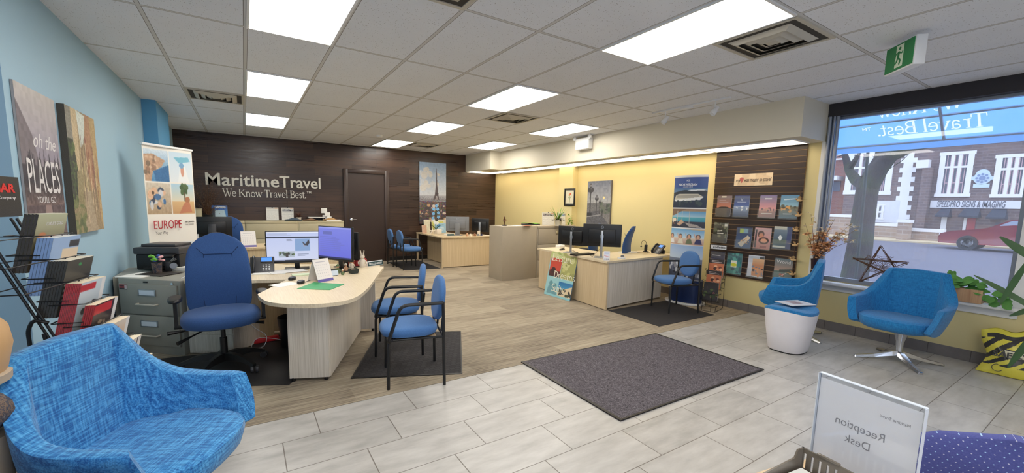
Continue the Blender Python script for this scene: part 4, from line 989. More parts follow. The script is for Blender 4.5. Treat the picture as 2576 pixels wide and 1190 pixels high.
MB().prism([(-.495, 4.735), (-.12, 4.49), (.065, 4.50), (.31, 4.405), (.43, 4.475), (1.10, 4.995), (1.30, 4.87), (1.34, 5.0), (.92, 5.28), (.38, 5.46), (.10, 5.75), (-.02, 5.50), (-.10, 5.21)], DZ - .030, DZ - .001).build('return_top', TOP, t)
MB().slab((-.12, 4.62), (.20, 4.98), .022, 0, DZ - .03).build('side_panel', LAMW, t)
MB().slab((.20, 5.1), (1.28, 5.1), .022, 0.02, DZ - .03).build('back_panel', LAMW, t)
mb = MB(); mb.prism([(-.485, 4.73), (-.135, 4.51), (.1, 4.86), (-.25, 5.09)], .02, DZ - .032); mb.build('pedestal', LAM, t)
for z0, z1 in ((.04, .20), (.21, .44), (.45, .66)): MB().slab((-.478, 4.722), (-.14, 4.51), .014, z0, z1).build('drawer', LAM, t)
# grey two drawer filing cabinet
fa, fb = Vector((-1.015, 5.13)), Vector((-.525, 4.715)); ang = math.atan2((fb - fa).y, (fb - fa).x)
t = thing('filing_cabinet', 'grey two drawer filing cabinet beside the brochure rack', 'filing cabinet', ((fa.x + fb.x) / 2, (fa.y + fb.y) / 2, 0), ang)
W = (fb - fa).length
MB().span(-W / 2, W / 2, .004, .62, 0, DZ, .006).build('body', GREYM, t)
lbl = plain('card_label', (214, 222, 232), .5)
for z0, z1 in ((.375, .655), (.085, .365)):
    dr = MB().span(-W / 2 + .022, W / 2 - .022, -.014, .004, z0, z1, .004).build('drawer', GREYM, t)
    MB().tube([(-.10, -.014, z0 + .10), (-.10, -.05, z0 + .10), (.10, -.05, z0 + .10), (.10, -.014, z0 + .10)], .007, fil=.015).build('handle', plain('pale_grey_handle', (190, 184, 170), .4), dr)
    MB().span(-.09, .09, -.022, -.014, z1 - .105, z1 - .045, .002).build('label_holder', SILVER, dr)
    MB().span(-.078, .078, -.0235, -.022, z1 - .096, z1 - .054).build('label', lbl, dr)
MB().lathe([(0, 0), (.012, 0), (.012, .006), (0, .006)], 14).build('lock', CHROME, t, loc=(W / 2 - .07, -.002, .672)).rotation_euler = (PI / 2, 0, 0)
MB().span(-.05, -.01, -.004, .004, .668, .68).build('latch', BLACKP, t)
cv = Cv(20, 10, (150, 30, 40)); cv.rect(0, .7, 1, 1, (20, 20, 24)); cv.rect(.65, .1, .95, .9, (200, 190, 190)); cv.rect(.06, .2, .55, .35, (30, 20, 20))
st = picture('sticker', cv, .085, .045, .001, PRINT, t); st.location = (-W / 2 + .075, -.0165, .60)

t = thing('side_cabinet', 'low putty cabinet behind the grey filing cabinet, carrying the printer', 'cabinet'); MB().prism([(-1.06, 5.20), (-.64, 5.65), (-.36, 5.43), (-.16, 5.66), (-.42, 5.84), (-1.06, 5.84)], .02, DZ - .002).build('body', GREYM, t); MB().prism([(-1.05, 5.24), (-.64, 5.68), (-.36, 5.46), (-.2, 5.65), (-.44, 5.82), (-1.05, 5.82)], 0, .02).build('plinth', BLACKP, t)
# far left work place in front of the plank wall
t = thing('far_left_desk', 'beige desk behind the lit screens, before the long row of filing cabinets', 'desk')
t.name = 'office_desk'
MB().span(-.80, 1.5, 7.55, 8.25, DZ - .03, DZ).build('desk_top', LAMW, t); MB().span(-.78, 1.48, 7.58, 7.6, .05, DZ - .03).build('modesty_panel', LAMW, t)
MB().span(1.46, 1.48, 7.6, 8.22, 0, DZ - .03).span(-.78, -.76, 7.6, 8.22, 0, DZ - .03).build('side_panel', LAMW, t)
# row of lateral cabinets at the back wall
def lateral(name_label, x0, x1, y0, y1, h, nd, m, hx=None):
    t = thing('lateral_cabinet', name_label, 'filing cabinet', ((x0 + x1) / 2, y0, 0), 0, 'beige lateral filing cabinets'); w = x1 - x0
    MB().span(-w / 2, w / 2, .01, y1 - y0, 0, h, .004).build('body', m, t); MB().span(-w / 2, w / 2, -.004, .01, h - .045, h, .003).build('top_rail', m, t)
    dh = (h - .09) / nd
    for q in range(nd):
        dr = MB().span(-w / 2 + .022, w / 2 - .022, -.006, .012, .04 + q * dh + .006, .04 + (q + 1) * dh - .006, .004).build('drawer', m, t)
        if hx is not None:
            zt = .04 + (q + 1) * dh - .075
            MB().span(hx - .055, hx + .02, -.03, -.006, zt - .03, zt + .025, .004).build('handle', CREAM, dr); MB().span(hx + .02, hx + .16, -.012, -.006, zt + .012, zt + .022).build('label_holder', DGREY, dr)
    return t
lateral('beige lateral cabinet at the left end of the back wall row', -.93, -.005, 9.78, 10.22, 1.01, 3, CREAM)
lateral('beige lateral cabinet in the middle of the back wall row, under the two wall calendars', .0, .935, 9.78, 10.22, 1.01, 3, CREAM)
lateral('beige lateral cabinet at the right end of the back wall row beside the brown door', .94, 1.85, 9.78, 10.22, 1.01, 3, CREAM)
# far desk at the plank wall
t = thing('far_desk', 'warm oak corner desk by the plank wall under the city tower picture', 'desk'); t.name = 'corner_desk'
MB().prism([(3.655, 8.53), (4.98, 8.53), (4.98, 9.2), (4.5, 9.2), (4.4, 10.2), (3.655, 10.2)], DZ - .028, DZ).build('desk_top', LAMW, t)
MB().span(3.67, 4.9, 8.56, 8.58, .02, DZ - .028).build('modesty_panel', LAMW, t)
MB().span(3.665, 3.685, 8.56, 8.62, 0, DZ - .028).span(3.665, 3.685, 10.12, 10.2, 0, DZ - .028).build('side_panel', LAMW, t)
MB().span(3.95, 3.97, 8.62, 10.18, .02, DZ - .06).build('inner_panel', LAMW, t)
# mid-room cabinets
t = thing('file_cabinet', 'tall plain putty cabinet standing alone in mid room, its back to the viewer', 'filing cabinet', (4.45, 6.63, 0)); t.name = 'lateral_cabinet'; t['group'] = 'beige lateral filing cabinets'
MB().span(-.395, .395, 0, .5, 0, 1.04, .004).build('body', BEIGEM, t); MB().span(-.39, .39, .5, .51, .05, 1.0).build('drawer', BEIGEM, t)
lateral('putty lateral cabinet with handles under the pot plant by the yellow pilaster', 4.86, 5.84, 6.63, 7.1, 1.04, 3, BEIGEM, hx=.02)
# desk by the yellow wall
t = thing('corner_desk', 'pale oak corner desk by the yellow wall carrying two black monitors', 'desk')
MB().prism([(4.17, 4.05), (5.81, 4.195), (5.93, 4.30), (5.93, 4.85), (5.0, 4.85), (4.95, 5.87), (4.31, 5.87)], DZ - .028, DZ).build('desk_top', TOP, t)
MB().slab((4.225, 4.085), (5.56, 4.215), .022, .03, DZ - .028).build('modesty_panel', LAM, t)
MB().slab((4.205, 4.06), (4.258, 4.80), .024, .012, DZ - .028).build('side_panel', LAMW, t)
MB().slab((4.258, 4.80), (4.315, 5.79), .024, .012, DZ - .028).build('side_panel', LAMW, t)
MB().slab((5.56, 4.215), (5.60, 4.80), .022, .012, DZ - .028).build('end_panel', LAMW, t)
MB().slab((5.0, 4.85), (4.95, 5.8), .022, .012, DZ - .028).build('inner_panel', LAMW, t)

# ================================================================== MONITORS, PHONES, PRINTER
def monitor(label, loc, rz, w, h, zc, scr=None, back=BLACKP, stand=BLACKP, tilt=0.0, group='desk monitors', cyl=False, logo=None, sw=.05, basew=.24, prot=0.0):
    t = thing('monitor', label, 'monitor', loc, rz, group)
    M0 = Matrix.Translation((0, 0, zc)) @ Euler((tilt, 0, prot)).to_matrix().to_4x4()
    mb = MB(); mb.M = M0; mb.box(0, .0, 0, w, .028, h, .006); mb.box(0, .022, -.01, w * .7, .03, h * .6, .012); pn = mb.build('panel', back, t)
    if scr is not None:
        sc_ = picture('screen', scr, w - .02, h - .03, .001, None or PRINTS, pn); sc_.matrix_basis = M0 @ Matrix.Translation((0, -.0155, -(h - .03) / 2 + .006))
    if logo:
        mb = MB(); mb.M = M0 @ Matrix.Translation((0, .0142, h * .36)) @ Matrix.Rotation(PI / 2, 4, 'X')
        rg = [[((.021 if q_ in (0, 1) else .0165) * math.cos(a_ * PI / 14), (.021 if q_ in (0, 1) else .0165) * math.sin(a_ * PI / 14), (-.002 if q_ in (1, 2) else 0.0)) for a_ in range(28)] for q_ in (0, 1, 2, 3)]
        for r_ in (rg,): mb.ring(r_, closed=True)
        mb.box(0, 0, -.001, .034, .009, .002)
        lg = mb.build('emblem', SILVER, pn)
        o = text('DELL', .0095, BLACKP, lg, (0, 0, 0), (0, 0, 0), 'emblem_lettering', width=.03, bold=.02, ex=.0003); o.matrix_basis = M0 @ Matrix.Translation((0, .0176, h * .36 - .0035)) @ Matrix.Rotation(PI, 4, 'Z') @ Matrix.Rotation(PI / 2, 4, 'X')
    zt = zc + .02
    mb = MB()
    if cyl: mb.span(-sw / 2, sw / 2, .05, .062, 0, zc + h * .22, .003)
    else: mb.span(-sw / 2, sw / 2, .05, .075, 0, zt, .004)
    
    if not cyl: mb.box(0, .038, zc, .09, .03, .09, .004)
    else: mb.box(0, .04, zc - .02, .05, .025, .05, .004)
    mb.build('stand', stand, t); MB().box(0, .05, .005, basew, .17, .01, .004).build('base', stand, t)
    return t
k = N('lit_screen'); a = k.n('ShaderNodeAttribute', attribute_name='Col'); k.set((0.02, 0.02, 0.02, 1), .25); k.t.links.new(a.outputs[0], k.b.inputs['Emission Color']); k.b.inputs['Emission Strength'].default_value = 0.9; PRINTS = k.m
c1 = Cv(96, 54, (196, 204, 232)); c1.grad(0, 0, 1, 1, (186, 196, 232), (206, 212, 236)); c1.rect(0, 0, 1, .03, (236, 238, 248)); c1.lines(.02, .06, .5, 2, .05, (170, 178, 205)); c1.rect(0, .17, 1, .215, (18, 24, 44)); c1.rect(.93, .185, .95, .2, (230, 230, 240))
c1.rect(.48, .24, .74, .66, (128, 158, 200)); c1.poly([(.6, .33), (.66, .42), (.72, .27), (.735, .38), (.70, .48), (.64, .46)], (44, 36, 40)); c1.line(.63, .44, .65, .5, .01, (196, 150, 130))
c1.rect(.2, .66, .47, .86, (170, 180, 190)); c1.blobs(.21, .68, .46, .8, 34, .012, [(54, 70, 44), (90, 110, 60), (40, 44, 34)]); c1.rect(.32, .72, .36, .86, (60, 50, 40)); c1.lines(.34, .25, .44, 2, .04, (120, 128, 150)); c1.lines(.52, .76, .72, 2, .045, (110, 120, 145)); c1.rect(0, .95, 1, 1, (20, 24, 40)); c1.rect(0.1, .965, .3, .985, (160, 170, 200))
monitor('lit monitor showing a web page with a bird photo', (.455, 5.02, DZ), math.atan2(-.12, .99), .575, .345, .245, c1, tilt=-.05)
c2 = Cv(80, 50, (120, 124, 226)); c2.grad(0, 0, 1, 1, (126, 132, 224), (106, 110, 216)); c2.rect(0, 0, 1, .05, (150, 156, 232)); c2.rect(.14, .14, .42, .24, (104, 108, 180)); c2.lines(.05, .3, .8, 9, .06, (112, 116, 204)); c2.rect(0, .95, 1, 1, (40, 44, 90))
monitor('lit monitor with a plain violet blue page, turned to the left', (.80, 4.70, DZ), -1.02, .50, .36, .30, c2, tilt=-.03)
monitor('dark monitor seen edge on behind the violet blue screen', (1.0, 5.0, DZ), 2.2, .26, .32, .24, None)
monitor('black monitor seen from behind, large, on the yellow wall desk', (4.46, 4.46, DZ), math.atan2(.72, -.69), .56, .335, .325, None, stand=SILVER, logo=True, cyl=True, sw=.036, basew=.2)
monitor('black monitor seen from behind, angled, left of the larger one', (4.46, 5.12, DZ), math.atan2(.90, -.43), .50, .31, .27, None, stand=SILVER, logo=True, cyl=True, sw=.036, basew=.2)
monitor('grey backed monitor with wide stand on the far desk', (4.22, 8.95, DZ), math.atan2(.43, -.9), .54, .34, .27, None, back=GREY, stand=GREY, sw=.11, logo=True)
monitor('black monitor with pale stand at the right end of the far desk', (4.78, 8.85, DZ), math.atan2(.75, -.65), .44, .32, .24, None, stand=SILVER, cyl=True, sw=.05)
monitor('black monitor seen from behind on the desk before the plank wall', (-.42, 7.75, DZ), PI, .50, .31, .315, None, stand=DGREY, sw=.10)
def phone(label, loc, rz, tilt=.9):
    t = thing('desk_phone', label, 'telephone', loc, rz, 'desk phones')
    Mp = Matrix.Translation((0, 0, .07)) @ Matrix.Rotation(tilt, 4, 'X')
    mb = MB(); mb.M = Mp; mb.box(0, 0, 0, .22, .19, .028, .008); mb.M = Matrix.Identity(4); mb.box(0, .06, .03, .16, .03, .06, .004, rx=-.3); mb.build('body', DGREY, t)
    mb = MB(); mb.M = Mp; mb.box(.04, .055, .0165, .11, .06, .006, .002); mb.build('bezel', BLACKP, t)
    mb = MB(); mb.M = Mp; mb.box(.04, .055, .0205, .095, .046, .002); mb.build('display', glow('phone_display_blue', (70, 130, 220), .7), t)
    mb = MB(); mb.M = Mp
    for i in range(3):
        for j in range(4): mb.box(.01 + i * .026, -.01 - j * .02, .0165, .017, .011, .006, .002)
    mb.build('keypad', SILVER, t)
    mb = MB(); mb.M = Mp; mb.tube([(-.075, .085, .025), (-.075, .06, .045), (-.075, -.05, .045), (-.075, -.085, .025)], .016, 10, fil=.03); mb.build('handset', BLACKP, t)
    return t
ph = phone('grey desk phone with lit blue display left of the web page screen', (.13, 4.98, DZ), -.1)
copy_tree(ph, (5.72, 4.42, DZ), -1.9, 'black desk phone at the right end of the yellow wall desk', 'desk phones')
t = thing('headset', 'black wireless headset on its charging cradle near the yellow wall', 'headset', (5.70, 4.66, DZ), -1.0)
MB().box(0, 0, .008, .09, .08, .016, .004).build('cradle', BLACKP, t); MB().box(0, 0, .07, .05, .035, .11, .008).build('charger', BLACKP, t)
MB().tube([(0, 0, .12), (.0, 0, .165), (-.02, 0, .19), (-.05, 0, .195), (-.075, 0, .17), (-.082, 0, .12), (-.08, 0, .09)], .0035, fil=.02).build('headband', BLACKP, t); MB().box(-.078, 0, .088, .03, .03, .012, .004).build('earpiece', BLACKP, t)
# printer
t = thing('printer', 'black multifunction printer below the travel banner', 'printer', (-.70, 5.62, DZ), -.42)
MB().box(0, .02, .09, .40, .36, .16, .012).build('body', BLACKP, t); MB().box(0, .01, .205, .42, .38, .07, .012).build('scanner_unit', DGREY, t); MB().box(-.02, .03, .253, .32, .28, .03, .01).build('document_feeder', DGREY, t)
MB().box(.09, -.20, .165, .17, .07, .018, .005, rx=.45).build('control_panel', BLACKP, t); MB().box(.05, -.22, .045, .24, .1, .012, .004).build('output_tray', BLACKP, t)
# ================================================================== PICTURES AND SIGNS ON THE WALLS
# wall sign on the planks
SIGNW = plain('satin_white_sign_letters', (226, 222, 210), .4)
t = thing('wall_sign', 'large white MaritimeTravel wall lettering with serif slogan on dark planks', 'sign', (.42, 10.235, 0))
xa, xb, xc, xd = [aty(u_, 460, 10.23)[0] - .42 for u_ in (516, 701, 704, 807)]
for w_, x0_, x1_ in (('Maritime', xa, xb), ('Travel', xc, xd)): text(w_, .34, SIGNW, t, ((x0_ + x1_) / 2, -.004, 1.712), bold=.013, ex=.012, width=x1_ - x0_, name='company_lettering')
serif('We Know Travel Best.', .155, SIGNW, t, (-.015, -.004, 1.49), width=1.52, ex=.006, name='slogan_lettering')
text('TM', .07, SIGNW, t, (.80, -.004, 1.595), bold=.01, ex=.004, name='trademark_lettering')
cv = Cv(66, 140, (170, 190, 212)); cv.grad(0, 0, 1, .55, (150, 176, 208), (206, 208, 212)); cv.blobs(0, .1, .7, .42, 30, .09, [(196, 200, 206), (208, 204, 198), (176, 190, 208)]); cv.noise(0, 0, 1, .55, 6, 3)
cv.grad(0, .53, 1, .62, (176, 176, 184), (120, 116, 120)); cv.noise(0, .55, 1, .64, 30, 1); cv.grad(0, .63, 1, 1, (92, 76, 72), (52, 40, 42)); cv.noise(0, .62, 1, 1, 34, 2, False)
cv.blobs(0, .64, 1, 1, 46, .05, [(206, 190, 176), (150, 120, 100), (60, 50, 52), (190, 150, 110), (110, 84, 76)])
cv.poly([(.625, .12), (.645, .12), (.66, .35), (.70, .52), (.735, .60), (.69, .60), (.66, .54), (.62, .54), (.59, .60), (.50, .60), (.57, .52), (.61, .35)], (84, 72, 76)); cv.poly([(.62, .56), (.66, .56), (.68, .6), (.58, .6)], (150, 140, 140)); cv.rect(.60, .40, .68, .412, (50, 42, 48)); cv.rect(.575, .50, .71, .512, (50, 42, 48)); cv.line(.635, .09, .635, .13, .012, (84, 72, 76))
o = picture('tower_picture', cv, .725, 1.56, .035, CANVAS, side=(30, 28, 28)); o.location = (4.118, 10.214, .91); tag(o, 'tall canvas of an iron lattice tower above a city on the plank wall', 'picture')
cv = Cv(64, 96, (150, 140, 150)); cv.grad(0, 0, 1, .45, (196, 190, 186), (150, 142, 158)); cv.poly([(0, .1), (.3, .3), (.45, .55), (0, .62)], (120, 110, 116)); cv.grad(0, .5, 1, .62, (60, 52, 62), (44, 36, 46)); cv.noise(0, 0, 1, .5, 7, 4)
for q in range(26): x = cv.rs.rand(); cv.poly([(x - .05, .62), (x, .38 + .12 * cv.rs.rand()), (x + .05, .62)], (48, 40, 50))
cv.grad(0, .62, 1, .76, (52, 42, 48), (110, 88, 84)); cv.noise(0, .6, 1, .76, 22, 2); cv.grad(0, .76, 1, 1, (84, 66, 70), (120, 98, 96)); cv.noise(0, .76, 1, 1, 14, 2); cv.poly([(.45, .76), (.6, .76), (.7, 1), (.4, 1)], (150, 126, 122)); cv.line(.04, .84, .22, .84, .008, (196, 190, 188)); cv.line(.78, .84, .96, .84, .008, (196, 190, 188))
t = picture('quote_canvas', cv, .61, .93, .012, CANVAS, side=(160, 156, 156)); t.location = (-1.066, 3.885, 1.16); t.rotation_euler = (0, 0, PI / 2); tag(t, 'grey and mauve canvas with big PLACES lettering on the blue wall', 'picture')
LW = plain('print_white_ink', (226, 222, 222), .6)
text('PLACES', .22, LW, t, (0, -.001, .36), width=.50, ex=.0004); text('oh the', .13, LW, t, (.05, -.001, .58), width=.36, ex=.0004, shear=.35); text("YOU'LL GO", .06, LW, t, (0, -.001, .235), width=.30, ex=.0004)
for q in C.objects:
    if q.parent is t and q.data.name.startswith('lettering') and abs(q.location.z - .36) < 1e-4:
        q.scale = (1, 1.35, 1); q.location.z = .30
cv = Cv(64, 96, (150, 130, 100)); cv.rect(0, 0, .22, .55, (136, 132, 120)); cv.poly([(.16, 0), (.36, 0), (.32, .5), (.2, .6)], (196, 176, 140)); cv.poly([(.34, 0), (.66, .02), (.5, .26), (.4, .30)], (206, 214, 206)); cv.poly([(.62, 0), (.8, 0), (.78, .6), (.64, .66), (.56, .3)], (168, 128, 96)); cv.poly([(.78, 0), (1, 0), (1, 1), (.9, .9), (.84, .5)], (176, 150, 104))
cv.poly([(0, .25), (.16, .25), (.24, .5), (.2, .72), (0, .75)], (52, 56, 40)); cv.blobs(0, .3, .2, .75, 50, .04, [(84, 100, 52), (44, 50, 34), (60, 78, 40), (28, 30, 26)]); cv.poly([(.2, .5), (.5, .45), (.62, .7), (.5, 1), (.1, 1)], (150, 136, 100)); cv.poly([(.4, .62), (.6, .66), (.78, 1), (.3, 1)], (168, 150, 124)); cv.blobs(.0, .7, .35, 1, 40, .05, [(110, 116, 70), (90, 100, 60), (140, 128, 90)])
for q in range(30): x = .3 + .65 * cv.rs.rand(); y = .15 + .5 * cv.rs.rand(); cv.line(x, y, x + .03 * cv.rs.rand(), y + .3, .012, [(206, 186, 140), (110, 84, 66), (226, 206, 170), (128, 66, 60)][cv.rs.randint(4)])
cv.noise(0, 0, 1, 1, 16, 1)
o = picture('street_canvas', cv, .70, .925, .04, CANVAS, side=(60, 54, 44)); o.location = (-1.039, 4.625, 1.165); o.rotation_euler = (0, 0, PI / 2); tag(o, 'painted canvas of a narrow old town street on the blue wall', 'picture')
# pull-up banner
cv = Cv(80, 148, (238, 234, 226))
cv.grad(.02, .02, .50, .24, (206, 220, 232), (60, 130, 180)); cv.poly([(.02, .06), (.2, .05), (.44, .09), (.36, .14), (.2, .16), (.14, .24), (.02, .24)], (186, 150, 124)); cv.blobs(.02, .07, .3, .2, 24, .03, [(206, 176, 150), (150, 116, 96), (120, 100, 84)]); cv.poly([(.2, .17), (.5, .12), (.5, .24), (.24, .24)], (36, 104, 158)); cv.noise(.02, .02, .5, .24, 10, 1)
cv.grad(.52, .02, .98, .24, (196, 218, 234), (226, 232, 236)); cv.poly([(.6, .06), (.9, .05), (.94, .08), (.7, .1)], (110, 180, 204)); cv.poly([(.66, .24), (.72, .12), (.82, .12), (.9, .24)], (232, 236, 238)); cv.ell(.76, .15, .035, .045, (206, 150, 130)); cv.ell(.75, .115, .05, .02, (110, 160, 200))
cv.grad(.02, .25, .50, .47, (206, 196, 180), (176, 150, 120)); cv.blobs(.1, .3, .42, .44, 16, .045, [(60, 110, 160), (220, 180, 150), (84, 64, 56), (206, 206, 210), (40, 60, 90)]); cv.noise(.02, .25, .5, .47, 10, 2)
cv.grad(.52, .25, .98, .38, (170, 206, 226), (226, 216, 190)); cv.grad(.52, .38, .98, .47, (216, 180, 130), (196, 150, 104)); cv.blobs(.7, .26, .84, .32, 16, .03, [(70, 100, 60), (50, 84, 50)]); cv.rect(.765, .31, .785, .38, (90, 74, 50)); cv.poly([(.64, .47), (.74, .40), (.84, .36), (.88, .40), (.92, .46), (.8, .46)], (190, 120, 90)); cv.ell(.83, .365, .05, .022, (170, 110, 76))
cv.ell(.62, .535, .022, .012, (196, 40, 50))
cv.grad(0, .68, 1, .76, (222, 226, 230), (170, 196, 214)); cv.grad(0, .76, 1, .80, (80, 150, 200), (90, 160, 200)); cv.grad(0, .80, 1, 1, (206, 190, 160), (150, 136, 110)); cv.blobs(0, .8, 1, 1, 90, .03, [(110, 116, 80), (226, 206, 180), (170, 120, 90), (84, 90, 70)])
cv.a = np.vstack([cv.a, np.tile(cv.a[-12:], (6, 1, 1))[:64]]); cv.h = 360
t = thing('pull_up_banner', 'white EUROPE travel pull up banner with four holiday photos by the blue wall', 'banner', (-.70, 6.17, 0), math.atan2(.78, .63))
p = picture('banner_print', cv, .60, 1.92, .002, PRINT, t, bend=lambda x: .012 * math.sin((x + .3) * 9)); p.location = (0, 0, .08)
RED = plain('print_red_ink', (176, 40, 52), .6); text('EUROPE', .135, RED, p, (-.085, -.021, 1.015), width=.34, ex=.0004); GI = plain('print_mid_grey_ink', (96, 92, 92), .6); text('Your Way', .05, GI, p, (-.16, -.016, .955), width=.15, ex=.0004); text('AIR CANADA', .022, GI, p, (.20, -.016, 1.075), width=.13, ex=.0004, bold=.02); text('VACATIONS', .018, GI, p, (.20, -.016, 1.045), width=.11, ex=.0004)
MB().span(-.31, .31, -.02, .02, 2.0, 2.025, .006).build('top_rail', WHITE, t); MB().box(0, .02, .045, .66, .11, .075, .02).build('base', SILVER, t); MB().tube([(0, .03, .08), (0, .03, 2.0)], .009).build('pole', SILVER, t)
# right wall pictures
cv = Cv(50, 74, (120, 124, 136)); cv.grad(0, 0, 1, .5, (96, 104, 124), (160, 160, 160)); cv.noise(0, 0, 1, .5, 10, 3); cv.grad(0, .5, 1, 1, (96, 96, 98), (130, 126, 124)); cv.poly([(0, .72), (.5, .66), (1, 1), (0, 1)], (84, 84, 90)); cv.noise(0, .5, 1, 1, 18, 1); cv.blobs(.55, .5, 1, .72, 20, .06, [(70, 84, 70), (96, 100, 90), (60, 66, 62)])
for x, y, s_ in ((.14, .1, 1.0), (.42, .34, .6), (.56, .44, .4)):
    cv.rect(x - .02 * s_, y, x + .02 * s_, .8, (34, 34, 40)); [cv.ell(x + dx * s_, y + dy * s_, .055 * s_, .05 * s_, (44, 44, 52)) for dx, dy in ((0, 0), (-.08, .1), (.08, .1), (0, .14))]
    cv.ell(x, y, .025 * s_, .025 * s_, (150, 150, 156))
cv.rect(0, .72, .22, .8, (40, 40, 46)); cv.ell(.72, .38, .04, .03, (226, 206, 140)); cv.rect(.66, .66, .69, .78, (30, 30, 34)); cv.line(0, .82, .6, .76, .03, (150, 150, 150))
o = picture('lantern_canvas', cv, .65, .88, .035, CANVAS, side=(90, 84, 84)); o.location = (5.962, 6.105, 1.075); o.rotation_euler = (0, 0, -PI / 2); tag(o, 'grey canvas of ornate street lanterns on a bridge, yellow wall', 'picture')
t = thing('framed_picture', 'small black framed flower print on the yellow pilaster', 'picture', (5.86, 6.86, 1.45), -PI / 2)
mb = MB()
for a in ((-.17, -.14, 0, .37), (.14, .17, 0, .37)): mb.span(a[0], a[1], -.022, -.002, a[2], a[3], .003)
mb.span(-.14, .14, -.022, -.002, 0, .03, .003); mb.span(-.14, .14, -.022, -.002, .34, .37, .003); mb.build('frame', BLACKP, t)
cv = Cv(28, 32, (224, 216, 190)); cv.rect(0, 0, 1, .08, (170, 166, 150)); cv.rect(0, .9, 1, 1, (170, 166, 150)); cv.line(.5, .85, .5, .35, .04, (96, 120, 60)); cv.line(.5, .7, .35, .5, .04, (96, 120, 60)); cv.line(.5, .6, .68, .42, .04, (110, 130, 70)); cv.ell(.56, .3, .1, .08, (206, 96, 60)); cv.ell(.42, .36, .07, .06, (222, 150, 90))
p = picture('print', cv, .28, .31, .002, PRINT, t); p.location = (0, -.006, .03)
